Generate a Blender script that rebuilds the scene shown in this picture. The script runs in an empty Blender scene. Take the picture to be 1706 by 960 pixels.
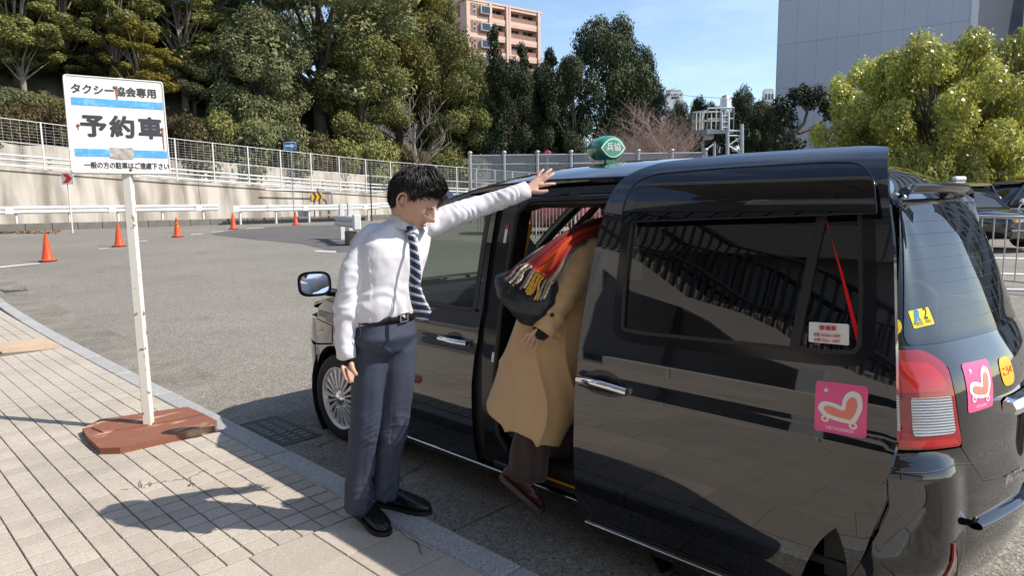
import bpy, bmesh, math, random
import numpy as np
from mathutils import Vector, Matrix, geometry, noise as mnoise
R = math.radians
sc = bpy.context.scene
col = sc.collection

# ------------------------------------------------------------------ camera
F_PX, CXP, CYP = 1130.0, 853.0, 480.0          # focal length and centre in pixels of the 1706 wide photo
_pitch = math.atan((CYP - 338.0) / F_PX)
_az = math.atan((CXP + 315.0) * math.cos(_pitch) / F_PX)
_roll = 0.012
EYE = Vector((0, 0, 1.6))
_f = Vector((math.sin(_az) * math.cos(_pitch), math.cos(_az) * math.cos(_pitch), -math.sin(_pitch)))
_r = _f.cross(Vector((0, 0, 1))).normalized()
_u = _r.cross(_f)
_c, _s = math.cos(_roll), math.sin(_roll)
_r, _u = _c * _r - _s * _u, _s * _r + _c * _u
CAM_R, CAM_U, CAM_F = _r.copy(), _u.copy(), _f.copy()
cam = bpy.data.objects.new('camera', bpy.data.cameras.new('camera'))
cam.data.sensor_width = 36.0
cam.data.lens = F_PX / 1706.0 * 36.0
cam.data.clip_end = 3000
cam.data.clip_start = 0.05
cam.matrix_world = Matrix((( _r.x, _u.x, -_f.x, EYE.x), (_r.y, _u.y, -_f.y, EYE.y), (_r.z, _u.z, -_f.z, EYE.z), (0, 0, 0, 1)))
col.objects.link(cam)
sc.camera = cam

# ------------------------------------------------------------------ light
SUN_EL, SUN_AZ = R(46), math.atan2(0.60, -0.80)
world = bpy.data.worlds.new('World'); sc.world = world
world.use_nodes = True
wn, wl = world.node_tree.nodes, world.node_tree.links
bg = wn['Background']
sky = wn.new('ShaderNodeTexSky'); sky.sky_type = 'NISHITA'; sky.sun_disc = False
sky.sun_elevation = SUN_EL; sky.sun_rotation = SUN_AZ; sky.dust_density = 0.6; sky.ozone_density = 1.3; sky.air_density = 1.0
_tc = wn.new('ShaderNodeTexCoord'); _mp = wn.new('ShaderNodeMapping'); _mp.inputs['Scale'].default_value = (1.2, 3.0, 9.0); _mp.inputs['Rotation'].default_value = (0.2, 0.35, 0.6)
_nz = wn.new('ShaderNodeTexNoise'); _nz.inputs['Scale'].default_value = 1.6; _nz.inputs['Detail'].default_value = 7; _nz.inputs['Roughness'].default_value = 0.62
_rp = wn.new('ShaderNodeMapRange'); _rp.inputs[1].default_value = 0.47; _rp.inputs[2].default_value = 0.85; _rp.inputs[3].default_value = 0.0; _rp.inputs[4].default_value = 0.30
_mx = wn.new('ShaderNodeMixRGB'); _mx.inputs[2].default_value = (6.4, 7.0, 7.6, 1)
wl.new(_tc.outputs['Generated'], _mp.inputs[0]); wl.new(_mp.outputs[0], _nz.inputs['Vector']); wl.new(_nz.outputs[0], _rp.inputs[0])
wl.new(_rp.outputs[0], _mx.inputs[0]); wl.new(sky.outputs[0], _mx.inputs[1]); wl.new(_mx.outputs[0], bg.inputs[0])
bg.inputs[1].default_value = 0.098
sun = bpy.data.objects.new('sun', bpy.data.lights.new('sun', 'SUN'))
sun.data.energy = 3.0; sun.data.angle = R(0.5); sun.data.color = (1.0, 0.93, 0.83)
_sd = Vector((math.sin(SUN_AZ) * math.cos(SUN_EL), math.cos(SUN_AZ) * math.cos(SUN_EL), math.sin(SUN_EL)))
sun.rotation_euler = _sd.to_track_quat('Z', 'Y').to_euler()
sun.location = (0, 0, 60)
col.objects.link(sun)
sc.view_settings.view_transform = 'Standard'; sc.view_settings.look = 'None'
sc.view_settings.exposure = 1.1; sc.view_settings.gamma = 1.0
sc.cycles.use_denoising = True
sc.cycles.max_bounces = 8; sc.cycles.transparent_max_bounces = 16; sc.cycles.glossy_bounces = 5

# ------------------------------------------------------------------ placing helpers (photo pixel -> point of the world)
def ray(px, py):
    return CAM_R * ((px - CXP) / F_PX) - CAM_U * ((py - CYP) / F_PX) + CAM_F
def at(px, py, d): return EYE + ray(px, py) * d
def onx(px, py, x): d = ray(px, py); return EYE + d * ((x - EYE.x) / d.x)
def ony(px, py, y): d = ray(px, py); return EYE + d * ((y - EYE.y) / d.y)
def onz(px, py, z): d = ray(px, py); return EYE + d * ((z - EYE.z) / d.z)
def sp(t): return t if t > 30 else math.log1p(math.exp(t))
def gz(x, y):
    s = (x + y) / 1.41421356
    return .031 * (sp(s - 8) - sp(s - 28))
def ground(px, py):
    d = ray(px, py); t = 1.0
    while t < 400:
        p = EYE + d * t
        if p.z <= gz(p.x, p.y): return p
        t += .01 + t * .0004
    return EYE + d * t
def pxw(n, d): return n * d / F_PX              # n photo pixels at depth d, in metres

# ------------------------------------------------------------------ object helpers
def tag(o, label=None, cat=None, group=None, kind=None):
    if label: o['label'] = label
    if cat: o['category'] = cat
    if group: o['group'] = group
    if kind: o['kind'] = kind
    return o
def empty(name, loc=(0, 0, 0), rz=0.0, **k):
    o = bpy.data.objects.new(name, None); o.location = loc; o.rotation_euler = (0, 0, rz); o.empty_display_size = .1
    col.objects.link(o)
    return tag(o, **k)
def link(name, me, parent=None):
    o = bpy.data.objects.new(name, me); col.objects.link(o)
    if parent is not None:
        o.parent = parent
        o.matrix_parent_inverse = world_of(parent).inverted()
    return o
def world_of(o):
    m = o.matrix_basis.copy()
    if o.parent is not None: m = world_of(o.parent) @ o.matrix_parent_inverse @ m
    return m
def dup(o, parent=None):
    c = o.copy(); col.objects.link(c)
    if parent is not None: c.parent = parent
    for ch in [x for x in col.objects if x.parent == o]: dup(ch, c)
    return c
def frame(d, up=Vector((0, 0, 1))):
    d = Vector(d).normalized()
    if abs(d.dot(up)) > .999: up = Vector((0, 1, 0))
    a = d.cross(up).normalized(); b = a.cross(d)
    return a, b
class MB:
    """collects shapes and links them as ONE mesh object (world coordinates unless the parent is at the origin)"""
    def __init__(s): s.v = []; s.f = []; s.m = []; s.cur = 0; s.sm = []
    def add(s, vs, fs, smooth=False):
        o = len(s.v); s.v += [tuple(v) for v in vs]
        for f in fs: s.f.append([i + o for i in f]); s.m.append(s.cur); s.sm.append(smooth)
    def box(s, lo, hi, M=None, bev=0.0):
        (a, b, c), (d, e, f) = lo, hi
        if bev > 0:
            vs = []; 
            for z, q in ((c, bev), (c + bev, 0), (f - bev, 0), (f, bev)):
                for x, y in ((a + q, b + bev), (a + bev, b + q), (d - bev, b + q), (d - q, b + bev), (d - q, e - bev), (d - bev, e - q), (a + bev, e - q), (a + q, e - bev)):
                    vs.append(Vector((x, y, z)))
            fs = [[7, 6, 5, 4, 3, 2, 1, 0], [24 + i for i in range(8)]]
            for k in range(3):
                for i in range(8): j = (i + 1) % 8; fs.append([k * 8 + i, k * 8 + j, k * 8 + 8 + j, k * 8 + 8 + i])
        else:
            vs = [Vector(p) for p in ((a, b, c), (d, b, c), (d, e, c), (a, e, c), (a, b, f), (d, b, f), (d, e, f), (a, e, f))]
            fs = [(3, 2, 1, 0), (4, 5, 6, 7), (0, 1, 5, 4), (1, 2, 6, 5), (2, 3, 7, 6), (3, 0, 4, 7)]
        if M is not None: vs = [M @ v for v in vs]
        s.add(vs, fs); return s
    def tube(s, pts, r, n=8, cap=True, smooth=True, up=Vector((0, 0, 1))):
        pts = [Vector(p) for p in pts]; k = len(pts)
        rs = r if isinstance(r, (list, tuple)) else [r] * k
        vs = []; pa = None
        for i, p in enumerate(pts):
            d = pts[min(i + 1, k - 1)] - pts[max(i - 1, 0)]
            if d.length < 1e-9: d = Vector((0, 0, 1))
            d.normalize()
            if pa is None: a, b = frame(d, up)
            else:
                a = (pa - d * pa.dot(d)); a = a.normalized() if a.length > 1e-6 else frame(d)[0]; b = a.cross(d)
            pa = a
            rr = rs[i]; ra, rb = (rr if isinstance(rr, (list, tuple)) else (rr, rr))
            for j in range(n):
                t = 2 * math.pi * j / n
                vs.append(p + a * (ra * math.cos(t)) + b * (rb * math.sin(t)))
        fs = []
        for i in range(k - 1):
            for j in range(n):
                q = (j + 1) % n; fs.append((i * n + j, i * n + q, i * n + n + q, i * n + n + j))
        s.add(vs, fs, smooth)
        if cap:
            s.add([vs[j] for j in range(n)], [list(range(n - 1, -1, -1))]); s.add([vs[(k - 1) * n + j] for j in range(n)], [list(range(n))])
        return s
    def lathe(s, prof, M=None, n=24, smooth=True):
        vs = []; k = len(prof)
        for r, z in prof:
            for j in range(n):
                t = 2 * math.pi * j / n; v = Vector((r * math.cos(t), r * math.sin(t), z)); vs.append(M @ v if M is not None else v)
        fs = []
        for i in range(k - 1):
            for j in range(n):
                q = (j + 1) % n; fs.append((i * n + j, i * n + q, i * n + n + q, i * n + n + j))
        s.add(vs, fs, smooth); return s
    def prism(s, outline, h0, h1, M=None, smooth=False):
        """outline in (u, v); extruded along w from h0 to h1; M maps (u, v, w) to the world"""
        n = len(outline); vs = [Vector((u, v, h0)) for u, v in outline] + [Vector((u, v, h1)) for u, v in outline]
        if M is not None: vs = [M @ v for v in vs]
        s.add(vs, [list(range(n - 1, -1, -1)), list(range(n, 2 * n))])
        s.add(vs, [(i, (i + 1) % n, (i + 1) % n + n, i + n) for i in range(n)], smooth)
        return s
    def grid(s, fn, nu, nv, smooth=True, flip=False):
        vs = [fn(i / nu, j / nv) for j in range(nv + 1) for i in range(nu + 1)]; fs = []
        for j in range(nv):
            for i in range(nu):
                a = j * (nu + 1) + i; q = (a, a + 1, a + nu + 2, a + nu + 1); fs.append(q[::-1] if flip else q)
        s.add(vs, fs, smooth); return s
    def mesh(s, name, mats):
        me = bpy.data.meshes.new(name); me.from_pydata(s.v, [], s.f)
        for m in (mats if isinstance(mats, (list, tuple)) else [mats]): me.materials.append(m)
        me.polygons.foreach_set('material_index', s.m); me.polygons.foreach_set('use_smooth', s.sm)
        me.update(); return me
    def build(s, name, mats, parent=None): return link(name, s.mesh(name, mats), parent)

def rot_frame(origin, xaxis, yaxis):
    x = Vector(xaxis).normalized(); y = Vector(yaxis); y = (y - x * y.dot(x)).normalized(); z = x.cross(y); o = Vector(origin)
    return Matrix(((x.x, y.x, z.x, o.x), (x.y, y.y, z.y, o.y), (x.z, y.z, z.z, o.z), (0, 0, 0, 1)))

def text_mesh(body, size, mat, bold=0.0, depth=0.0008, spacing=1.0, align='CENTER', sx=1.0):
    cu = bpy.data.curves.new('lettering', 'FONT'); cu.body = body; cu.size = size; cu.align_x = align; cu.align_y = 'CENTER'
    cu.extrude = depth; cu.offset = 0.0; cu.space_character = spacing; cu.resolution_u = 3
    o = bpy.data.objects.new('lettering', cu); col.objects.link(o)
    dg = bpy.context.evaluated_depsgraph_get(); me = bpy.data.meshes.new_from_object(o.evaluated_get(dg))
    bpy.data.objects.remove(o); bpy.data.curves.remove(cu)
    if sx != 1.0: me.transform(Matrix.Diagonal((sx, 1, 1, 1)))
    if bold:                                             # thicken the strokes with shifted copies, each a hair apart in depth
        bm = bmesh.new(); bm.from_mesh(me); src = bm.copy(); src_me = bpy.data.meshes.new('stroke'); src.to_mesh(src_me)
        for k, (dx, dy) in enumerate(((1, 0), (-1, 0), (0, 1), (0, -1), (.7, .7), (-.7, -.7), (.7, -.7), (-.7, .7))):
            c = src_me.copy(); c.transform(Matrix.Translation((dx * bold, dy * bold, -.00006 * (k + 1)))); bm.from_mesh(c); bpy.data.meshes.remove(c)
        bm.to_mesh(me); bm.free(); src.free(); bpy.data.meshes.remove(src_me)
    me.materials.clear(); me.materials.append(mat)
    return me
def text(name, body, size, mat, M, parent, **k):
    me = text_mesh(body, size, mat, **k); me.transform(M)
    return link(name, me, parent)

# ------------------------------------------------------------------ materials
def new_mat(name):
    m = bpy.data.materials.new(name); m.use_nodes = True
    return m, m.node_tree.nodes, m.node_tree.links, m.node_tree.nodes['Principled BSDF']
def pm(name, c1, c2=None, scale=8.0, rough=.6, bump=0.0, bscale=None, metal=0.0, detail=5, rand=0.0, coat=0.0, ior=None, spec=None, r2=None, dist=.01, lo=.3, hi=.7, island=0.0, sheen=0.0, obj=True, stretch=None):
    m, n, l, p = new_mat(name)
    p.inputs['Roughness'].default_value = rough; p.inputs['Metallic'].default_value = metal
    if coat: p.inputs['Coat Weight'].default_value = coat; p.inputs['Coat Roughness'].default_value = .03
    if ior: p.inputs['IOR'].default_value = ior
    if spec is not None: p.inputs['Specular IOR Level'].default_value = spec
    if sheen: p.inputs['Sheen Weight'].default_value = sheen
    p.inputs['Base Color'].default_value = (*c1, 1)
    tc = n.new('ShaderNodeTexCoord'); src = tc.outputs['Object']
    if stretch:
        mp = n.new('ShaderNodeMapping'); mp.inputs['Scale'].default_value = stretch; l.new(src, mp.inputs[0]); src = mp.outputs[0]
    out = None
    if c2 is not None:
        t = n.new('ShaderNodeTexNoise'); t.inputs['Scale'].default_value = scale; t.inputs['Detail'].default_value = detail; l.new(src, t.inputs['Vector'])
        mr = n.new('ShaderNodeMapRange'); mr.inputs[1].default_value = lo; mr.inputs[2].default_value = hi; l.new(t.outputs[0], mr.inputs[0])
        mx = n.new('ShaderNodeMixRGB'); mx.inputs[1].default_value = (*c1, 1); mx.inputs[2].default_value = (*c2, 1); l.new(mr.outputs[0], mx.inputs[0]); out = mx.outputs[0]
        if r2 is not None:
            m2 = n.new('ShaderNodeMapRange'); m2.inputs[1].default_value = lo; m2.inputs[2].default_value = hi; m2.inputs[3].default_value = rough; m2.inputs[4].default_value = r2
            l.new(t.outputs[0], m2.inputs[0]); l.new(m2.outputs[0], p.inputs['Roughness'])
    for amt, kind in ((rand, 'o'), (island, 'i')):
        if amt:
            if kind == 'o': g = n.new('ShaderNodeObjectInfo'); o_ = g.outputs['Random']
            else: g = n.new('ShaderNodeNewGeometry'); o_ = g.outputs['Random Per Island']
            mr = n.new('ShaderNodeMapRange'); mr.inputs[3].default_value = 1 - amt; mr.inputs[4].default_value = 1 + amt; l.new(o_, mr.inputs[0])
            hs = n.new('ShaderNodeHueSaturation'); l.new(mr.outputs[0], hs.inputs['Value'])
            if out is not None: l.new(out, hs.inputs['Color'])
            else: hs.inputs['Color'].default_value = (*c1, 1)
            out = hs.outputs[0]
    if out is not None: l.new(out, p.inputs['Base Color'])
    if bump:
        t = n.new('ShaderNodeTexNoise'); t.inputs['Scale'].default_value = bscale or scale * 4; t.inputs['Detail'].default_value = 4; l.new(src, t.inputs['Vector'])
        b = n.new('ShaderNodeBump'); b.inputs['Strength'].default_value = bump; b.inputs['Distance'].default_value = dist; l.new(t.outputs[0], b.inputs['Height']); l.new(b.outputs[0], p.inputs['Normal'])
    return m
def speckle(name, base, dark, light, vs=140, rough=.9, bump=.5, big=(.85, 1.1), bigscale=.6, rand=0.0, stain=None, dist=.004):
    """granular surface: aggregate speckle from a fine voronoi, large soft wear from noise"""
    m, n, l, p = new_mat(name); p.inputs['Roughness'].default_value = rough
    tc = n.new('ShaderNodeTexCoord')
    geo = n.new('ShaderNodeNewGeometry'); pos = geo.outputs['Position']
    v = n.new('ShaderNodeTexVoronoi'); v.inputs['Scale'].default_value = vs; l.new(pos, v.inputs['Vector'])
    bw = n.new('ShaderNodeSeparateColor'); l.new(v.outputs['Color'], bw.inputs[0])
    cr = n.new('ShaderNodeValToRGB'); e = cr.color_ramp.elements
    e[0].position = 0.0; e[0].color = (*dark, 1); e[1].position = 1.0; e[1].color = (*light, 1)
    x = e.new(.28); x.color = (*base, 1); x = e.new(.75); x.color = (*base, 1)
    l.new(bw.outputs[0], cr.inputs[0])
    t = n.new('ShaderNodeTexNoise'); t.inputs['Scale'].default_value = bigscale; t.inputs['Detail'].default_value = 8; t.inputs['Roughness'].default_value = .65; l.new(pos, t.inputs['Vector'])
    mr = n.new('ShaderNodeMapRange'); mr.inputs[1].default_value = .3; mr.inputs[2].default_value = .7; mr.inputs[3].default_value = big[0]; mr.inputs[4].default_value = big[1]; l.new(t.outputs[0], mr.inputs[0])
    hs = n.new('ShaderNodeHueSaturation'); l.new(cr.outputs[0], hs.inputs['Color']); l.new(mr.outputs[0], hs.inputs['Value'])
    out = hs.outputs[0]
    if rand:
        g = n.new('ShaderNodeObjectInfo'); m2 = n.new('ShaderNodeMapRange'); m2.inputs[3].default_value = 1 - rand; m2.inputs[4].default_value = 1 + rand; l.new(g.outputs['Random'], m2.inputs[0])
        h2 = n.new('ShaderNodeHueSaturation'); l.new(out, h2.inputs['Color']); l.new(m2.outputs[0], h2.inputs['Value']); out = h2.outputs[0]
    if stain:
        t2 = n.new('ShaderNodeTexNoise'); t2.inputs['Scale'].default_value = stain[1]; t2.inputs['Detail'].default_value = 9; t2.inputs['Roughness'].default_value = .7; l.new(pos, t2.inputs['Vector'])
        m3 = n.new('ShaderNodeMapRange'); m3.inputs[1].default_value = stain[2]; m3.inputs[2].default_value = stain[2] + .12; m3.inputs[4].default_value = stain[3]; l.new(t2.outputs[0], m3.inputs[0])
        mx = n.new('ShaderNodeMixRGB'); mx.inputs[2].default_value = (*stain[0], 1); l.new(m3.outputs[0], mx.inputs[0]); l.new(out, mx.inputs[1]); out = mx.outputs[0]
    l.new(out, p.inputs['Base Color'])
    b = n.new('ShaderNodeBump'); b.inputs['Strength'].default_value = bump; b.inputs['Distance'].default_value = dist; l.new(v.outputs['Distance'], b.inputs['Height']); l.new(b.outputs[0], p.inputs['Normal'])
    return m
def leaf_mat(name, c1, c2, trans=.25, var=.35, gloss=None):
    m, n, l, p = new_mat(name); p.inputs['Roughness'].default_value = .62; p.inputs['Specular IOR Level'].default_value = .25
    if gloss: p.inputs['Roughness'].default_value = gloss; p.inputs['Specular IOR Level'].default_value = .6
    g = n.new('ShaderNodeNewGeometry'); oi = n.new('ShaderNodeObjectInfo')
    t = n.new('ShaderNodeTexNoise'); t.inputs['Scale'].default_value = .55; t.inputs['Detail'].default_value = 3; l.new(g.outputs['Position'], t.inputs['Vector'])
    ad = n.new('ShaderNodeMath'); ad.operation = 'MULTIPLY_ADD'; ad.inputs[1].default_value = .55; l.new(g.outputs['Random Per Island'], ad.inputs[0])
    mr = n.new('ShaderNodeMapRange'); mr.inputs[1].default_value = .3; mr.inputs[2].default_value = .75; mr.inputs[4].default_value = .6; l.new(t.outputs[0], mr.inputs[0]); l.new(mr.outputs[0], ad.inputs[2])
    mx = n.new('ShaderNodeMixRGB'); mx.inputs[1].default_value = (*c1, 1); mx.inputs[2].default_value = (*c2, 1); l.new(ad.outputs[0], mx.inputs[0])
    m2 = n.new('ShaderNodeMapRange'); m2.inputs[3].default_value = 1 - var; m2.inputs[4].default_value = 1 + var; l.new(oi.outputs['Random'], m2.inputs[0])
    hs = n.new('ShaderNodeHueSaturation'); l.new(mx.outputs[0], hs.inputs['Color']); l.new(m2.outputs[0], hs.inputs['Value']); l.new(hs.outputs[0], p.inputs['Base Color'])
    tr = n.new('ShaderNodeBsdfTranslucent'); l.new(hs.outputs[0], tr.inputs[0])
    ms = n.new('ShaderNodeMixShader'); ms.inputs[0].default_value = trans; l.new(p.outputs[0], ms.inputs[1]); l.new(tr.outputs[0], ms.inputs[2])
    l.new(ms.outputs[0], n['Material Output'].inputs[0])
    return m
def glass_mat(name, tint, ior=1.52, rough=0.0):
    """thin sheet glass: tinted see-through plus a mirror layer by Fresnel"""
    m, n, l, p = new_mat(name); n.remove(p)
    tr = n.new('ShaderNodeBsdfTransparent'); tr.inputs[0].default_value = (*tint, 1)
    gl = n.new('ShaderNodeBsdfGlossy'); gl.inputs['Roughness'].default_value = rough; gl.inputs[0].default_value = (1, 1, 1, 1)
    fr = n.new('ShaderNodeFresnel'); ge = n.new('ShaderNodeNewGeometry'); mr = n.new('ShaderNodeMapRange')
    mr.inputs[3].default_value = ior; mr.inputs[4].default_value = 1 / ior; l.new(ge.outputs['Backfacing'], mr.inputs[0]); l.new(mr.outputs[0], fr.inputs[0])   # same reflectance from both sides
    ms = n.new('ShaderNodeMixShader'); l.new(fr.outputs[0], ms.inputs[0]); l.new(tr.outputs[0], ms.inputs[1]); l.new(gl.outputs[0], ms.inputs[2]); l.new(ms.outputs[0], n['Material Output'].inputs[0])
    return m
def flat(name, c, rough=.6, metal=0.0, **k): return pm(name, c, rough=rough, metal=metal, **k)

M = dict(
    asphalt=speckle('asphalt', (.205, .187, .157), (.08, .074, .064), (.38, .355, .31), vs=95, rough=.92, bump=.6, big=(.86, 1.12), bigscale=.35, dist=.006, stain=((.125, .115, .098), .75, .57, .55)),
    asphalt_new=speckle('fresh asphalt', (.10, .096, .092), (.05, .048, .046), (.20, .19, .18), vs=95, big=(.85, 1.15), bigscale=.5),
    gutter=speckle('gutter concrete', (.225, .205, .17), (.05, .045, .04), (.36, .33, .28), vs=120, bump=.55, big=(.66, 1.15), bigscale=1.8, stain=((.085, .077, .065), 1.4, .55, .55), rand=.08),
    granite=speckle('granite', (.37, .37, .36), (.12, .12, .12), (.58, .58, .57), vs=240, rough=.7, bump=.12, big=(.86, 1.08), bigscale=2.5, rand=.08),
    tile=speckle('paving tile', (.43, .38, .322), (.29, .25, .205), (.54, .49, .425), vs=330, rough=.8, bump=.1, big=(.84, 1.08), bigscale=1.7, rand=.08, stain=((.27, .235, .19), 2.6, .60, .35), dist=.002),
    grout=pm('grout', (.12, .105, .085), (.20, .175, .14), scale=9, rough=.95),
    mortar=speckle('tan mortar', (.50, .375, .25), (.36, .26, .17), (.60, .47, .33), vs=220, big=(.85, 1.1), bigscale=2.5),
    white_paint=pm('white paint', (.70, .70, .68), (.60, .60, .58), scale=5, rough=.45),
    road_white=pm('road paint', (.62, .61, .58), (.35, .34, .32), scale=22, rough=.8, lo=.45, hi=.75),
    steel=pm('galvanised steel', (.48, .49, .50), (.36, .37, .38), scale=14, rough=.45, metal=.6),
    dark_iron=pm('cast iron', (.05, .052, .055), (.09, .088, .085), scale=14, rough=.55, metal=.5, bump=.2, bscale=60),
    concrete=pm('old concrete', (.52, .475, .405), (.24, .21, .17), scale=.75, rough=.92, bump=.25, bscale=9, detail=13, lo=.40, hi=.64, stretch=(1.9, 1, .32)),
    concrete_dark=pm('stained concrete', (.22, .20, .175), (.13, .12, .105), scale=1.4, rough=.95, bump=.3, bscale=10, detail=8),
    concrete_pale=pm('pale concrete', (.52, .49, .44), (.40, .375, .335), scale=.9, rough=.85, detail=8, bump=.08, bscale=20),
    black=flat('black rubber', (.012, .012, .012), .55),
    black_gloss=flat('black gloss plastic', (.006, .006, .007), .12),
    chrome=flat('chrome', (.86, .87, .88), .06, 1.0),
    bark=pm('bark', (.13, .10, .075), (.075, .058, .045), scale=6, rough=.9, bump=.5, bscale=22),
    bark_pale=pm('pale bark', (.30, .25, .20), (.18, .15, .12), scale=6, rough=.9),
    twig=pm('reddish twigs', (.40, .285, .24), (.28, .19, .16), scale=5, rough=.85, island=.25),
    soil=pm('leaf mould', (.085, .066, .042), (.045, .045, .022), scale=1.6, rough=1.0, detail=8, bump=.5, bscale=6),
)
# ================================================================== GROUND
def axis(pts):
    out = []
    for a, b, st in pts:
        n = max(1, round((b - a) / st)); out += [a + (b - a) * i / n for i in range(n)]
    return out + [pts[-1][1]]
XS = axis([(-900, -100, 160), (-100, -20, 16), (-20, 60, 1.6), (60, 160, 12), (160, 1200, 200)])
def sheet(name, xs, ys, zf, mat, parent=None):
    b = MB(); nx = len(xs)
    b.add([Vector((x, y, zf(x, y))) for y in ys for x in xs], [(j * nx + i, j * nx + i + 1, (j + 1) * nx + i + 1, (j + 1) * nx + i) for j in range(len(ys) - 1) for i in range(nx - 1)], True)
    return b.build(name, mat, parent)
tag(sheet('road', XS, XS, lambda x, y: gz(x, y), M['asphalt']), kind='structure')

KI, KO, GE = 1.772, 1.925, 2.52                     # kerb inner / outer face, gutter edge
def xcurve(y): return .0 if y < 9 else .004 * (y - 9) ** 2 * .9   # the kerb line bends gently far off
# gutter: a row of concrete slabs
gut = tag(sheet('gutter', [KO + .0, GE + .01], axis([(-6, 24, .5)]), lambda x, y: gz(x, y) + .003, M['grout']), kind='structure')
def slab_mesh(name, w, l, h, bev, mat):
    b = MB(); b.box((-w / 2, -l / 2, -h), (w / 2, l / 2, 0), bev=bev); return b.mesh(name, mat)
gm = slab_mesh('slab', GE - KO - .012, .975, .05, .006, M['gutter'])
def tilt_at(x, y):
    e = .2; return math.atan((gz(x, y + e) - gz(x, y - e)) / (2 * e)), -math.atan((gz(x + e, y) - gz(x - e, y)) / (2 * e))
rng = random.Random(4)
for k in range(-3, 15):
    y = 2.90 + k * .985
    if abs(y - 4.45) < .3: continue
    o = link('slab', gm, gut); x = (KO + GE) / 2 + .003 + xcurve(y)
    o.location = (x, y, gz(x, y) + .012 + rng.uniform(-.002, .002)); a, c = tilt_at(x, y); o.rotation_euler = (a, c, 0)
o = link('slab', slab_mesh('slab', .19, .70, .05, .006, M['gutter']), gut); o.location = (2.43, 4.45, gz(2.43, 4.45) + .012)
for yy, ll in ((4.90, .16),):
    o = link('slab', slab_mesh('slab', .36, ll, .05, .006, M['gutter']), gut); o.location = (2.11, yy, .012)
# kerb of granite stones
kerb = tag(sheet('kerb', [KI + .004, KO - .004], axis([(-6, 24, .5)]), lambda x, y: gz(x, y) + .06, M['grout']), kind='structure')
km = slab_mesh('kerb_stone', KO - KI, .979, .13, .011, M['granite'])
for k in range(-4, 20):
    y = 3.31 + k * .984; x = (KI + KO) / 2 + xcurve(y); o = link('kerb_stone', km, kerb)
    o.location = (x, y, gz(x, y) + .10 + rng.uniform(-.0015, .0015)); a, c = tilt_at(x, y); o.rotation_euler = (a, c, -math.atan(.0072 * max(0, y - 9)))
# sidewalk with tiles
walk = tag(sheet('pavement', axis([(-3.4, KI - .002, .5)]), axis([(-7, 24, .5)]), lambda x, y: gz(x, y) + .090, M['grout']), kind='structure')
TP = .1150; TY = .1165
tm = slab_mesh('tile', TP - .0062, TY - .0105, .016, .0018, M['tile'])
tiles = []
for i in range(45):
    for j in range(140):
        x = KI - .004 - TP * (i + .5); y = 2.744 + TY * (j + .5)
        if y > 16 or (8.46 < y < 9.32 and x > 1.25 and x + (y - 8.46) * .0 > 1.25): continue
        x0 = .30
        tiles.append((x, y, math.hypot(x, y), x > x0 + (0) and y < 12))
# the ones in the frame, nearest first, are objects; the rest is one stuff part
def in_frame(x, y, z):
    d = Vector((x, y, z)) - EYE; w = d.dot(CAM_F)
    if w < .2: return False
    return -20 < CXP + F_PX * d.dot(CAM_R) / w < 1726 and CYP - F_PX * d.dot(CAM_U) / w < 975
vis = sorted([t for t in tiles if in_frame(t[0], t[1], .1)], key=lambda t: t[2])
near = set(id(t) for t in vis[:300])
rest = MB()
for t in tiles:
    x, y = t[0], t[1]; z = gz(x, y) + .1 + rng.uniform(-.0012, .0012); a, c = tilt_at(x, y)
    if id(t) in near:
        o = link('tile', tm, walk); o.location = (x, y, z); o.rotation_euler = (a + rng.uniform(-.006, .006), c + rng.uniform(-.006, .006), rng.uniform(-.006, .006))
    else:
        w, l = TP / 2 - .0031, TY / 2 - .0052
        rest.box((-w, -l, -.012), (w, l, 0), Matrix.Translation((x, y, z)) @ Matrix.Rotation(a + rng.uniform(-.006, .006), 4, 'X'))
tag(rest.build('tile', M['tile'], walk), kind='stuff')
SW = .3005
sm_ = slab_mesh('paving_slab', SW - .005, SW - .005, .016, .0025, M['tile'])
rest = MB()
for i in range(17):
    for j in range(31):
        x = KI - .004 - SW * (i + .5); y = 2.739 - SW * (j + .5); z = .1 + rng.uniform(-.001, .001)
        if in_frame(x, y, .1) or in_frame(x + .15, y + .15, .1):
            o = link('paving_slab', sm_, walk); o.location = (x, y, z); o.rotation_euler = (rng.uniform(-.003, .003), rng.uniform(-.003, .003), 0)
        else: rest.box((x - SW / 2 + .0025, y - SW / 2 + .0025, z - .014), (x + SW / 2 - .0025, y + SW / 2 - .0025, z))
tag(rest.build('paving_slab', M['tile'], walk), kind='stuff')
b = MB(); pts = [(1.245, 9.30), (1.50, 9.33), (1.762, 9.32), (1.764, 8.50), (1.70, 8.47), (1.52, 8.52), (1.25, 8.62)]
b.prism([(x, y) for x, y in pts][::-1], 0, .012, Matrix.Translation((0, 0, gz(1.5, 8.9) + .0895))); tag(b.build('mortar_patch', M['mortar'], walk))
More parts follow.
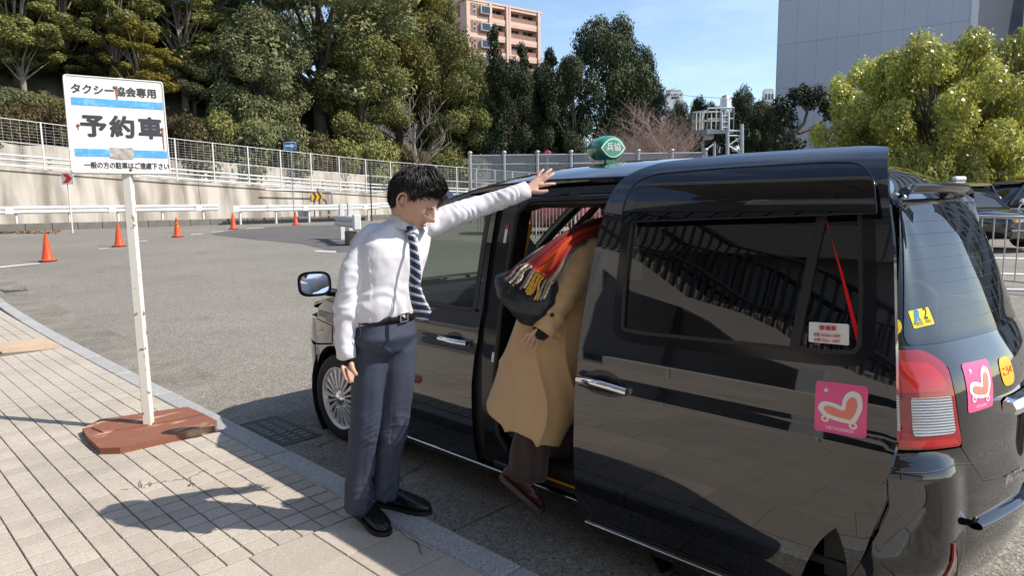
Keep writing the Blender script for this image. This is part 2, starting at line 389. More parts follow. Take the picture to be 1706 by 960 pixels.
# cracks: thin dark grooves laid as slivers of dirt over the broken tiles
crack = MB(); rc = random.Random(9)
def crack_line(pts, z, w=.0022):
    for (x0, y0), (x1, y1) in zip(pts, pts[1:]):
        d = Vector((x1 - x0, y1 - y0, 0)); n = Vector((-d.y, d.x, 0)).normalized() * w * rc.uniform(.5, 1.2)
        a, c = Vector((x0, y0, z)), Vector((x1, y1, z)); crack.add([a - n, c - n * .7, c + n * .7, a + n], [(0, 1, 2, 3)])
def wander(a, c, n, amp):
    return [(a[0] + (c[0] - a[0]) * i / n + rc.uniform(-amp, amp) * (0 < i < n), a[1] + (c[1] - a[1]) * i / n + rc.uniform(-amp, amp) * (0 < i < n)) for i in range(n + 1)]
for p, q in (((200, 818), (262, 805)), ((232, 815), (236, 800)), ((262, 805), (318, 798)), ((318, 798), (322, 812)), ((318, 798), (345, 782)), ((360, 790), (415, 778)), ((640, 872), (720, 920)), ((690, 900), (700, 925)), ((110, 690), (132, 683)), ((240, 815), (228, 806)), ((250, 812), (252, 802)), ((312, 812), (320, 806))):
    A, B_ = onz(*p, .1), onz(*q, .1); crack_line(wander((A.x, A.y), (B_.x, B_.y), 9, .012), .1026)
for p, q in (((522, 748), (560, 733)), ((640, 815), (712, 770)), ((760, 745), (905, 800))):
    A, B_ = onz(*p, .01), onz(*q, .01); crack_line(wander((A.x, A.y), (B_.x, B_.y), 10, .016), .0165, .005)
o = crack.build('crack', pm('crack dirt', (.07, .06, .05), rough=1.0), walk); tag(o, kind='stuff')
# asphalt patch and markings
def ground_poly(name, pts, lift, mat, parent=None, sub=10):
    b = MB(); P = [Vector((x, y, 0)) for x, y in pts]; n = len(P)
    c = sum(P, Vector()) / n; rings = 6; vs = [c]; fs = []
    E_ = []
    for i in range(n):
        for k in range(sub): E_.append(P[i].lerp(P[(i + 1) % n], k / sub))
    m = len(E_)
    for r_ in range(1, rings + 1): vs += [c.lerp(p, r_ / rings) for p in E_]
    for i in range(m): fs.append((0, 1 + i, 1 + (i + 1) % m))
    for r_ in range(rings - 1):
        for i in range(m): a = 1 + r_ * m + i; q = 1 + r_ * m + (i + 1) % m; fs.append((a, a + m, q + m, q))
    b.add([Vector((v.x, v.y, gz(v.x, v.y) + lift)) for v in vs], fs, True); return b.build(name, mat, parent)
gp = lambda *p: [(ground(x, y).x, ground(x, y).y) for x, y in p]
tag(ground_poly('asphalt_patch', gp((350, 391), (392, 383), (470, 377), (600, 374), (600, 420), (562, 421), (505, 407), (420, 399)), .005, M['asphalt_new']), kind='structure')
marks = [((0, 447), (66, 440), (66, 438.6), (0, 444.6)), ((165, 416), (181, 414.5), (181, 413.5), (165, 415)), ((232, 403.5), (246, 402), (246, 401), (232, 402.5)), ((280, 396), (292, 395), (292, 394.3), (280, 395.2)), ((318, 392), (338, 390), (338, 389.2), (318, 391)), ((352, 387.5), (372, 386), (372, 385.3), (352, 386.8)), ((410, 382), (440, 380), (440, 379.4), (410, 381.4)), ((525, 418), (560, 419), (560, 421), (525, 420)),
         ((1560, 427), (1720, 431), (1720, 433), (1560, 429)), ((1560, 452), (1720, 457), (1720, 459.5), (1560, 454.5)), ((1640, 480), (1720, 482), (1720, 485), (1640, 483))]
for q in marks: tag(ground_poly('road_marking', gp(*q), .009, M['road_white'], sub=3), kind='structure')
# drain grates
def grate(name, c, wx, wy, rz, label, fine=False):
    e = empty(name, c, rz, label=label, cat='drain grate')
    W = Matrix.Translation(c) @ Matrix.Rotation(rz, 4, 'Z')
    b = MB(); t = .03; h = .03
    for lo, hi in (((-wx / 2, -wy / 2), (wx / 2, -wy / 2 + t)), ((-wx / 2, wy / 2 - t), (wx / 2, wy / 2)), ((-wx / 2, -wy / 2 + t), (-wx / 2 + t, wy / 2 - t)), ((wx / 2 - t, -wy / 2 + t), (wx / 2, wy / 2 - t))): b.box((*lo, -h), (*hi, .012), W, bev=.003)
    b.build('frame', M['dark_iron'], e)
    n = 12 if fine else 9
    for k in range(n):
        y = -wy / 2 + t + (wy - 2 * t) * (k + .5) / n
        bb = MB(); bb.box((-wx / 2 + t, y - .011, -h), (wx / 2 - t, y + .011, .008), W, bev=.002); bb.build('bar', M['dark_iron'], e)
    for k in range(3):
        x = -wx / 2 + t + (wx - 2 * t) * (k + 1) / 4
        bb = MB(); bb.box((x - .011, -wy / 2 + t, -h + .003), (x + .011, wy / 2 - t, .0095), W); bb.build('cross_bar', M['dark_iron'], e)
    bb = MB(); bb.box((-wx / 2 + t, -wy / 2 + t, -.06), (wx / 2 - t, wy / 2 - t, -.001), W); bb.build('pit_shade', flat('pit_shade', (.01, .01, .01), .9), e)  # near-black box at road level, its colour stands in for the shaded depth
grate('drain_grate', Vector((2.135, 4.45, .006)), .38, .66, 0, 'black iron drain grate in the gutter right by the front wheel')
grate('drain_grate', Vector((2.42, 14.9, gz(2.42, 14.9) + .006)), .34, .62, 0, 'small dark drain grate far along the gutter at the left edge', True)
# ================================================================== FAR SIDE OF THE ROAD
WY = 38.6
def wall_top(x): return float(np.interp(x, [-30, 4.9, 13.2, 19, 27, 40, 60], [4.3, 3.62, 3.05, 2.72, 2.3, 1.9, 1.5]))
# low kerb strip of dark upright blocks under the guardrail
strip = tag(sheet('road_edge', axis([(-12, 46, 1)]), [36.25, 37.9], lambda x, y: gz(x, 36) + .30, M['concrete_dark']), kind='structure')
bm_ = MB(); bm_.box((-.49, -.10, -.35), (.49, .10, 0), bev=.012); bmesh_ = bm_.mesh('kerb_block', M['concrete_dark'])
for k in range(44):
    x = -4 + k; o = link('kerb_block', bmesh_, strip); o.location = (x, 36.15, gz(x, 36) + .33 + rng.uniform(-.01, .01)); o.rotation_euler = (0, 0, rng.uniform(-.01, .01))
lit = MB(); rl = random.Random(3)
for _ in range(900):
    q = ground(rl.uniform(-20, 100), rl.uniform(378, 390)); s_ = rl.uniform(.03, .09); a = rl.uniform(0, 6.3)
    d = Vector((math.cos(a), math.sin(a), rl.uniform(-.3, .3))) * s_; e_ = Vector((-d.y, d.x, rl.uniform(-.02, .05))) * .6; c_ = Vector((q.x, q.y, q.z + .02))
    lit.add([c_ - d, c_ + e_, c_ + d, c_ - e_], [(0, 1, 2, 3)])
tag(lit.build('leaf_litter', pm('dry leaves', (.22, .13, .06), rough=.9, island=.4)), kind='stuff', label='dry brown leaves blown against the road edge')

def guardrail(x0, x1, y, label, step=2.0, wrap=False, zoff=.30):
    e = empty('guardrail', ((x0 + x1) / 2, y, gz((x0 + x1) / 2, y)), label=label, cat='guardrail')
    n = int((x1 - x0) / step)
    pm_ = None
    for k in range(n + 1):
        x = x0 + .25 + k * step
        if x > x1: break
        if pm_ is None:
            b = MB(); b.tube([(0, 0, -.3), (0, 0, .80)], .06, 10); pm_ = b.mesh('post', M['white_paint'])
        o = link('post', pm_, e); o.location = (x, y + .09, gz(x, y) + zoff)
    prof = [(-.17, .02), (-.15, -.03), (-.10, -.06), (-.05, -.045), (-.02, -.01), (.02, -.01), (.05, -.045), (.10, -.06), (.15, -.03), (.17, .02)]
    L = 4.0; k = 0; x = x0
    while x < x1 - .1:
        xe = min(x + L, x1); b = MB(); vs = []
        for xx in (x, xe):
            for z, d in prof: vs.append(Vector((xx, y + d, gz(xx, y) + zoff + .62 + z)))
            for z, d in prof[::-1]: vs.append(Vector((xx, y + d + .012, gz(xx, y) + zoff + .62 + z)))
        m = len(prof) * 2
        b.add(vs, [(i, (i + 1) % m, (i + 1) % m + m, i + m) for i in range(m)] + [list(range(m))[::-1], list(range(m, 2 * m))])
        b.build('beam', M['white_paint'], e)
        bb = MB(); bb.box((x - .16, y - .066, gz(x, y) + zoff + .46), (x + .16, y - .052, gz(x, y) + zoff + .78), bev=.004); bb.build('splice_plate', M['white_paint'], e)
        x = xe
    return e
guardrail(-6, 15.0, 36.2, 'long white corrugated guardrail below the left half of the retaining wall')
guardrail(15.6, 24.5, 35.4, 'white corrugated guardrail ahead of the far one, behind the last cone', zoff=.22)
guardrail(25.0, 40.0, 36.6, 'white guardrail running on behind the standing man towards the grey fence')
# the end of a nearer guardrail, turned towards the viewer
def near_rail():
    p = ground(590, 408)
    e = empty('barrier_end', p, label='white guardrail end on a dark block beside the shirt sleeve', cat='guardrail')
    d = (ground(640, 408) - p).normalized(); W = rot_frame(p, (-.35, -.94, 0), (.94, -.35, 0))
    X = lambda u, v, w: (u, v, w)
    b = MB(); b.box((-.30, -.22, -.02), (.30, .22, .42), W, bev=.03); b.build('base_block', M['concrete_dark'], e)
    b = MB()
    prof = [(.0, .02), (.03, -.04), (.09, -.08), (.15, -.05), (.18, 0), (.22, -.05), (.28, -.08), (.34, -.04), (.37, .02)]
    vs = []
    for u in (-2.6, .42):
        for z, q in prof: vs.append(W @ Vector((u, q, .50 + z)))
        for z, q in prof[::-1]: vs.append(W @ Vector((u, q + .015, .50 + z)))
    m = 18; b.add(vs, [(i, (i + 1) % m, (i + 1) % m + m, i + m) for i in range(m)] + [list(range(m))[::-1], list(range(m, 36))]); b.build('beam', M['white_paint'], e)
    b = MB(); b.box((.30, -.10, .46), (.52, .12, .92), W, bev=.03); b.build('end_cap', M['white_paint'], e)
    for u in (-2.2, -.9):
        b = MB(); b.box((u - .09, .03, -.05), (u + .09, .17, 1.25), W, bev=.01); b.build('post', M['white_paint'], e)
near_rail()

# retaining wall with its pours, one panel each
wall = empty('retaining_wall', (15, WY, .6), label='long stained concrete retaining wall below the wire fence', cat='retaining wall')
x = -16.0
while x < 46:
    xe = x + 6.2; b = MB(); n = 6
    fr = []
    for i in range(n + 1):
        xx = x + .012 + (xe - x - .024) * i / n; zt = wall_top(xx)
        fr += [Vector((xx, WY - .42, .2)), Vector((xx, WY, zt - .16)), Vector((xx, WY - .07, zt - .155)), Vector((xx, WY - .07, zt)), Vector((xx, WY + .5, zt)), Vector((xx, WY + .5, .2))]
    fs = []
    for i in range(n):
        for j in range(6): fs.append((i * 6 + j, (i + 1) * 6 + j, (i + 1) * 6 + (j + 1) % 6, i * 6 + (j + 1) % 6))
    fs += [list(range(6)), [n * 6 + j for j in range(5, -1, -1)]]
    b.add(fr, [f[::-1] for f in fs]); b.build('wall_panel', M['concrete'], wall); x = xe
# wire fence on the wall
fence = empty('wire_fence', (15, WY + .2, 3.2), label='tall white wire mesh fence along the top of the retaining wall', cat='fence')
wire_v = MB(); FH = 2.25
post_b = MB(); post_b.box((-.035, -.035, -.2), (.035, .035, FH), bev=.006); post_me = post_b.mesh('post', M['white_paint'])
px_ = -14.0
while px_ < 46:
    o = link('post', post_me, fence); o.location = (px_, WY + .2, wall_top(px_))
    xe = px_ + 2.0
    for h in (FH - .03, FH * .52, .08):
        b = MB(); b.tube([(px_, WY + .2, wall_top(px_) + h), (xe, WY + .2, wall_top(xe) + h)], .02, 6); b.build('rail', M['white_paint'], fence)
    for k in range(6):
        x1 = px_ + 2.0 * (k + .5) / 6
        wire_v.box((x1 - .0035, WY + .196, wall_top(x1) + .1), (x1 + .0035, WY + .204, wall_top(x1) + FH - .03))
    for k in range(15):
        h = .12 + (FH - .2) * k / 15
        wire_v.tube([(px_, WY + .19, wall_top(px_) + h), (xe, WY + .19, wall_top(xe) + h)], .0055, 3, cap=False)
    px_ = xe
tag(wire_v.build('wire_mesh', M['white_paint'], fence), kind='stuff')
# upper road rail behind the fence
ur = empty('guardrail', (15, 41.5, 3.2), label='white two-rail guardrail on the upper road behind the wire fence', cat='guardrail')
for k in range(22):
    x = -12 + 2.6 * k; b = MB(); b.box((x - .07, 41.45, wall_top(x) - .3), (x + .07, 41.6, wall_top(x) + .85), bev=.01); b.build('post', M['white_paint'], ur)
for h in (.78, .55, .3):
    b = MB(); b.tube([(x, 41.42, wall_top(x) + h) for x in range(-12, 46, 4)], .05, 8); b.build('rail', M['white_paint'], ur)
upw = empty('upper_wall', (15, 43.2, 3.2), label='weathered pale concrete wall at the back of the upper road, seen through the wire fence', cat='retaining wall')
x = -16.0
while x < 50:
    xe = x + 4.0; b = MB(); n = 8; fr = []
    for i in range(n + 1):
        xx = x + .01 + (xe - x - .02) * i / n; zt = wall_top(xx) + 1.55 + .25 * mnoise.noise((xx * .7, 3, 0)) + .12 * mnoise.noise((xx * 3, 5, 0))
        fr += [Vector((xx, 43.0, wall_top(xx) - .5)), Vector((xx, 43.25, zt)), Vector((xx, 43.6, zt)), Vector((xx, 43.6, wall_top(xx) - .5))]
    b.add(fr, [(i * 4 + j, i * 4 + (j + 1) % 4, i * 4 + 4 + (j + 1) % 4, i * 4 + 4 + j) for i in range(n) for j in range(4)] + [(3, 2, 1, 0), (n * 4, n * 4 + 1, n * 4 + 2, n * 4 + 3)]); b.build('wall_panel', M['concrete'], upw); x = xe
# ------------------------------------------------------------------ hill
def hill(x, y):
    b = wall_top(x) - .05; d = y - 44.0
    k = float(np.interp(x, [-60, 0, 20, 34, 46, 60, 90], [1.0, 1.0, 1.0, .75, .42, .22, .1]))
    up = 0 if d < 0 else .95 * (sp(d / 1.5) * 1.5 - .9) if d < 20 else .95 * 19.1 + (d - 20) * .35
    return b + max(0, up) * k
hx = axis([(-70, -20, 5), (-20, 60, 1.6), (60, 130, 7)])
hy = [WY + .45, 40.5, 43, 44, 45, 46, 47, 48.5, 50, 52, 54, 57, 60, 64, 70, 80, 100, 140]
tag(sheet('hillside', hx, hy, lambda x, y: hill(x, y) + mnoise.noise((x * .3, y * .3, 0)) * .35 * min(1, max(0, (y - 44) / 3)), M['soil']), kind='structure')

# ------------------------------------------------------------------ foliage
def leaf_cloud(rs, clumps, n, size, flatk=.75, shell=.62, wide=.52):
    """n bent leaf clusters spread through the clumps (centre, radius); arrays of vertices and faces"""
    cs = np.array([c for c, r_ in clumps]); rr = np.array([r_ for c, r_ in clumps])
    w = rr ** 2; idx = rs.choice(len(rr), n, p=w / w.sum())
    d = rs.normal(size=(n, 3)); d /= np.linalg.norm(d, axis=1)[:, None]
    rad = rr[idx] * (shell + (1 - shell) * rs.random(n)) * (1 + .12 * rs.normal(size=n))
    p = cs[idx] + d * rad[:, None] * np.array([1, 1, flatk])
    nrm = d * .8 + rs.normal(size=(n, 3)) * .55 + np.array([0, 0, .45]); nrm /= np.linalg.norm(nrm, axis=1)[:, None]
    t = np.cross(nrm, rs.normal(size=(n, 3))); t /= np.linalg.norm(t, axis=1)[:, None]; b = np.cross(nrm, t)
    s = (size * (.55 + .9 * rs.random(n)))[:, None]
    v = np.empty((n, 4, 3)); v[:, 0] = p - t * s; v[:, 1] = p - b * s * wide + nrm * s * .14; v[:, 2] = p + t * s; v[:, 3] = p + b * s * wide + nrm * s * .14
    return v.reshape(-1, 3)
def leaf_mesh(name, v, mat):
    n = len(v) // 4; me = bpy.data.meshes.new(name)
    me.vertices.add(len(v)); me.vertices.foreach_set('co', v.ravel())
    me.loops.add(n * 4); me.loops.foreach_set('vertex_index', np.arange(n * 4))
    me.polygons.add(n); me.polygons.foreach_set('loop_start', np.arange(n) * 4); me.polygons.foreach_set('loop_total', np.full(n, 4))
    me.materials.append(mat); me.update(calc_edges=True); return me
def tree_proto(seed, h, rx, kind):
    """unit tree: crown between .25h and h; returns trunk mesh builder data and crown vertices"""
    rs = np.random.RandomState(seed); r2 = random.Random(seed)
    trunk = MB(); clumps = []
    if kind == 'broad':
        for k in range(46):
            a = r2.uniform(0, 6.28); q = r2.random() ** .5; z = r2.uniform(.22, 1.0)
            prof = math.sin(math.pi * min(1, max(.06, (z - .12) / .95)) ** .8) ** .7
            clumps.append(((math.cos(a) * q * rx * prof, math.sin(a) * q * rx * prof, z * h), rx * r2.uniform(.16, .34)))
        nl, size, flatk = 38000, .125, .8
    elif kind == 'tall':
        for k in range(64):
            a = r2.uniform(0, 6.28); q = r2.random() ** .5; z = r2.uniform(.30, 1.0)
            prof = .55 + .45 * math.sin(math.pi * (z - .3) / .75)
            clumps.append(((math.cos(a) * q * rx * prof, math.sin(a) * q * rx * prof, z * h), rx * r2.uniform(.12, .30)))
        nl, size, flatk = 30000, .11, .75
    elif kind == 'conifer':
        for k in range(46):
            z = r2.uniform(.08, 1.0); a = r2.uniform(0, 6.28); q = r2.random() ** .5
            clumps.append(((math.cos(a) * q * rx * (1.08 - z), math.sin(a) * q * rx * (1.08 - z), z * h), rx * (.12 + .3 * (1.05 - z))))
        nl, size, flatk = 16000, .14, 1.2
    elif kind == 'bush':
        for k in range(16):
            a = r2.uniform(0, 6.28); q = r2.random() ** .5
            clumps.append(((math.cos(a) * q * rx, math.sin(a) * q * rx, h * r2.uniform(.2, .75)), rx * r2.uniform(.25, .45)))
        nl, size, flatk = 11000, .09, .8
    elif kind == 'camphor':
        for k in range(90):
            a = r2.uniform(0, 6.28); q = r2.random() ** .45; z = r2.uniform(.25, 1.0)
            prof = math.sin(math.pi * min(1, max(.10, (z - .05) / 1.0)) ** .9) ** .6
            clumps.append(((math.cos(a) * q * rx * prof, math.sin(a) * q * rx * prof, z * h), rx * r2.uniform(.11, .21)))
        nl, size, flatk = 42000, .095, .8
    v = leaf_cloud(rs, clumps, nl, size, flatk, wide=.75 if kind == 'camphor' else .52)
    r0 = .028 * h if kind != 'tall' else .014 * h
    trunk.tube([(0, 0, -.8), (.05, 0, h * .2), (-.08 * rx, .06 * rx, h * .5), (.05 * rx, 0, h * .88)], [r0 * 1.25, r0, r0 * .65, r0 * .18], 8)
    for c, r_ in clumps[:: (2 if kind != 'conifer' else 5)]:
        z0 = max(h * .16, c[2] * r2.uniform(.35, .62)); c = Vector(c)
        mid = Vector((c.x * .45 + r2.uniform(-.2, .2), c.y * .45 + r2.uniform(-.2, .2), (z0 + c.z) / 2 + .1))
        trunk.tube([(0, 0, z0), mid, c], [r0 * .42, r0 * .26, r0 * .08], 5, cap=False)
    return trunk, v
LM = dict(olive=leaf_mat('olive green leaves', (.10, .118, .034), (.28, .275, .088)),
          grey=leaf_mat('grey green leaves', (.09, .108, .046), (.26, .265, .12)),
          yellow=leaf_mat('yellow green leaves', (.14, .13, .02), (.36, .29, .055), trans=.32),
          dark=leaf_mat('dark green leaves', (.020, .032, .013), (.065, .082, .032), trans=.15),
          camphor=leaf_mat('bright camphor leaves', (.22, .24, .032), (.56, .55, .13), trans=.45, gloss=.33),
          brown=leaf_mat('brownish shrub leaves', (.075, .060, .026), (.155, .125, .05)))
PROTO = {}
def proto(kind, seed, h, rx, leaf):
    key = (kind, seed, leaf)
    if key not in PROTO:
        t, v = tree_proto(seed, h, rx, kind); PROTO[key] = (t.mesh('trunk', M['bark_pale'] if kind == 'tall' else M['bark']), leaf_mesh('crown', v, LM[leaf]), h, rx)
    return PROTO[key]
def plant(name, kind, seed, h, rx, leaf, base, H, RX, label, cat, group=None, rz=0.0):
    t, c, h0, r0 = proto(kind, seed, h, rx, leaf)
    e = empty(name, base, rz, label=label, cat=cat, group=group)
    for nm, me in (('trunk', t), ('crown', c)):
        o = bpy.data.objects.new(nm, me); col.objects.link(o); o.parent = e; o.scale = (RX / r0, RX / r0, H / h0)
    return e
def tree_px(name, kind, seed, leaf, px, ytop, ybot, wpx, d, label, cat='tree', group=None, rz=None, zbase=None):
    """stand a tree whose crown spans the given picture rows at distance d, rooted on the terrain there"""
    if px < 800 and d > 40 and zbase is None:            # stand at the same distance behind the wall all along the slope
        r_ = ray(px, ytop); d = (46.8 + (d - 49) * .62) / max(.5, r_.y)
    top = at(px, ytop, d); z0 = zbase if zbase is not None else (hill(top.x, top.y) if top.y > WY and top.x < 130 else gz(top.x, top.y))
    zb = min(z0, at(px, ybot, d).z + (top.z - at(px, ybot, d).z) * .0)
    H = top.z - z0; RX = pxw(wpx / 2, d)
    dims = dict(broad=(12, 5), tall=(13, 3), conifer=(12, 3), bush=(2.4, 2.2), camphor=(9, 5.5))[kind]
    return plant(name, kind, seed, *dims, leaf, Vector((top.x, top.y, z0)), max(1.0, H), RX, label, cat, group, rz if rz is not None else random.Random(px * 7 + seed).uniform(0, 6.28))
HG = 'trees on the wooded slope above the wall'
T = [ # kind seed leaf px top bottom width depth label
    ('tall', 1, 'olive', 18, -60, 170, 150, 53, 'slender pale-trunked tree at the left edge of the slope'),
    ('tall', 2, 'olive', 95, -70, 170, 140, 56, 'tall light green tree directly above the sign board left corner'),
    ('tall', 3, 'olive', 178, -50, 190, 130, 54, 'olive thin-trunked tree above the middle of the sign board'),
    ('tall', 1, 'yellow', 226, 40, 190, 110, 51, 'lower yellow green tree above the right corner of the sign board'),
    ('tall', 2, 'olive', 290, -90, 215, 190, 56, 'tall olive tree right of the sign board with flat tiers of leaves'),
    ('broad', 4, 'grey', 345, 20, 215, 130, 60, 'grey green tree in shade between the olive tree and the huge round one'),
    ('broad', 5, 'grey', 520, -110, 235, 330, 55, 'huge dense grey green tree filling the middle of the slope'),
    ('broad', 6, 'grey', 425, 30, 245, 170, 51, 'dense grey green tree on the left foot of the huge one'),
    ('broad', 7, 'olive', 600, 60, 262, 170, 50, 'olive tree at the right foot of the huge grey green one'),
    ('broad', 4, 'yellow', 655, -80, 270, 175, 57, 'tall yellowish tree right of the huge grey green one'),
    ('broad', 5, 'olive', 725, 40, 280, 170, 53, 'olive tree with a rounded crown below the salmon apartments left end'),
    ('broad', 6, 'olive', 775, 128, 285, 130, 49, 'lower light olive tree just left of the dark conifers'),
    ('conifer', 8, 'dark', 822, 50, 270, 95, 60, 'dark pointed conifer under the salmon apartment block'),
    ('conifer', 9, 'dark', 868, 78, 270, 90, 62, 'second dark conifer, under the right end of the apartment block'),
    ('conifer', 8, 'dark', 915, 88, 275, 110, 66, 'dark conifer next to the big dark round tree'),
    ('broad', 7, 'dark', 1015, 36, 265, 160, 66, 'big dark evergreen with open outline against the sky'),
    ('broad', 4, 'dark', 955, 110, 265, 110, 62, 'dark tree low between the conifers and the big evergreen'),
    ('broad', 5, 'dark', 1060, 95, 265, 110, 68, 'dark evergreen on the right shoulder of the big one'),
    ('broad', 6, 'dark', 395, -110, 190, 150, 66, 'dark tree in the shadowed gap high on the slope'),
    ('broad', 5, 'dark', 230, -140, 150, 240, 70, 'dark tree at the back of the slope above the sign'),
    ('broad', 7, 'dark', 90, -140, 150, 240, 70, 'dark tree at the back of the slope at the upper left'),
    ('broad', 4, 'olive', 600, -140, 90, 240, 68, 'olive tree at the back of the slope above the huge one'),
    ('broad', 7, 'olive', 690, -120, 60, 130, 64, 'olive tree top cut by the upper edge beside the apartments'),
    ('broad', 5, 'olive', 762, 78, 285, 120, 56, 'olive tree under the left end of the salmon apartments'),
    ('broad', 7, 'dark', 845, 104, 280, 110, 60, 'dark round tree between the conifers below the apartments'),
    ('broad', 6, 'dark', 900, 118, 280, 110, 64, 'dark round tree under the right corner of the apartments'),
    ('broad', 5, 'olive', 60, -30, 130, 180, 62, 'olive tree filling the slope behind the slender left ones'),
    ('broad', 7, 'olive', 150, -20, 150, 190, 63, 'olive tree filling the slope behind the yellow green one'),
    ('broad', 4, 'dark', 265, 10, 170, 170, 62, 'dark tree filling the slope right of the sign board'),
    ('broad', 6, 'grey', 20, 60, 190, 130, 56, 'low grey green tree on the bank at the far left'),
    ('broad', 5, 'dark', 130, 80, 200, 130, 57, 'low dark tree on the bank above the sign board'),
    ('broad', 7, 'grey', 235, 95, 205, 120, 56, 'low grey green tree on the bank at the sign board right corner'),
    ('broad', 6, 'grey', 318, 85, 215, 110, 55, 'low grey green tree right of the sign board'),
    ('broad', 6, 'olive', -60, -60, 200, 200, 55, 'olive tree cut by the left edge of the slope'),
]
for t in T: tree_px('tree', t[0], t[1], t[2], *t[3:8], t[8], group=HG)
SG = 'shrubs along the foot of the wooded slope'
S = [('brown', -10, 176, 90), ('brown', 55, 172, 120), ('brown', 85, 185, 100), ('brown', 150, 195, 110), ('brown', 200, 190, 120), ('brown', 262, 196, 110), ('brown', 305, 190, 110), ('grey', 345, 185, 110), ('olive', 395, 190, 120), ('grey', 450, 200, 130), ('brown', 500, 222, 100), ('olive', 548, 226, 110), ('olive', 600, 232, 110), ('brown', 650, 240, 100), ('olive', 700, 246, 110), ('grey', 745, 248, 110), ('grey', 410, 160, 110), ('grey', 30, 150, 110), ('olive', 120, 160, 110)]
SL = {'brown': 'brownish shrub', 'grey': 'grey green shrub', 'olive': 'olive green shrub'}
WHERE = {-10: 'cut by the left edge above the wire fence', 55: 'left of the sign board, second from the left edge', 85: 'just left of the sign board', 150: 'behind the sign board, left part', 200: 'behind the middle of the sign board', 262: 'at the right edge of the sign board', 305: 'right of the sign board', 345: 'second to the right of the sign board', 395: 'under the dark gap in the trees', 450: 'above the blue arrow sign, left side', 500: 'straight above the blue arrow sign', 548: 'right of the blue arrow sign', 600: 'above the fence left of the man', 650: 'above the fence left of the man s hair', 700: 'above the dark hair of the man', 745: 'left of the grey panel fence', 410: 'higher on the bank under the dark gap', 30: 'higher on the bank near the left edge', 120: 'higher on the bank above the sign board'}
for i, (lf, px, yt, w) in enumerate(S):
    d = 45.5 + (i % 3) * 1.2 + (4 if i > 15 else 0)
    tree_px('shrub', 'bush', 20 + i % 4, lf, px, yt, yt + 60, w, d, SL[lf] + ' ' + WHERE[px], 'shrub', SG)
# bare branches
def bare_tree(name, px, ytop, wpx, d, label, mat, zb=None, seed=1, n=7, depth=4, lean=0.0, spread=0.0):
    top = at(px, ytop, d); z0 = zb if zb is not None else gz(top.x, top.y)
    H = top.z - z0; RX = pxw(wpx / 2, d); r2 = random.Random(seed)
    e = empty(name, (top.x, top.y, z0), label=label, cat='bare tree')
    t = MB(); tw = MB()
    def grow(p, dr, L, r_, lev):
        k = 4; pts = [p]; q = p.copy(); dd = dr.copy()
        for i in range(k):
            dd = (dd + Vector((r2.uniform(-.2, .2), r2.uniform(-.2, .2), r2.uniform(-.05, .16)))).normalized(); q = q + dd * (L / k); pts.append(q.copy())
        (t if lev < 2 else tw).tube(pts, [r_ * (1 - .55 * i / k) for i in range(k + 1)], 6 if lev < 2 else 4, cap=False)
        if lev < depth:
            for j in range(n if lev else n + 2):
                i = r2.randint(1, k) if lev else r2.randint(1, k); a = r2.uniform(0, 6.28)
                side = Vector((math.cos(a), math.sin(a), r2.uniform(.1, .8))).normalized()
                grow(pts[i], (dd * (.75 - .3 * spread) + side * (.8 + .4 * spread)).normalized(), L * r2.uniform(.45 + .32 * spread, .68 + .3 * spread * (lev < 2)), r_ * .45, lev + 1)
    grow(Vector((top.x, top.y, z0)), Vector((lean, 0, 1)).normalized(), H * (.48 - .10 * spread), max(.04, H * .022), 0)
    t.build('trunk', mat, e); tw.build('twig', mat, e)
bare_tree('cherry_tree', 1118, 176, 150, 46, 'bare reddish cherry tree behind the roof lamp', M['twig'], seed=5, zb=.7, n=6, spread=1.0)
bare_tree('cherry_tree', 1072, 196, 110, 48, 'smaller bare reddish tree left of the cherry tree', M['twig'], seed=8, zb=.7, n=6, spread=1.0)
bare_tree('bare_tree', 690, 110, 120, 48.5, 'bare grey branches in front of the yellowish tree', M['bark_pale'], seed=11, zb=3.0, n=4, depth=3)
bare_tree('bare_tree', 1075, 58, 70, 70, 'leafless tree top beside the big dark evergreen', M['bark_pale'], seed=13, zb=3.0, n=5, depth=3)
bare_tree('bare_tree', 125, 20, 60, 50.5, 'thin leafless trunk above the sign board', M['bark_pale'], seed=15, zb=5.0, n=4, depth=3)
bare_tree('bare_tree', 262, 30, 60, 50, 'thin leafless tree right above the sign board', M['bark_pale'], seed=17, zb=5.5, n=4, depth=3)
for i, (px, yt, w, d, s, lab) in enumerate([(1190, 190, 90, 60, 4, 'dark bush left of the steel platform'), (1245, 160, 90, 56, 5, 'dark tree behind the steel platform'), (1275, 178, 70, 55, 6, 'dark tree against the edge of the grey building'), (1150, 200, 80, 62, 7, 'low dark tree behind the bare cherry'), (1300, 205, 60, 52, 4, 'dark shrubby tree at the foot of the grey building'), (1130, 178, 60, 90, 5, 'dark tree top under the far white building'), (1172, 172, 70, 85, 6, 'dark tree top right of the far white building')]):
    tree_px('tree', 'broad', s, 'dark', px, yt, 300, w, d, lab, group='dark trees around the steel platform')
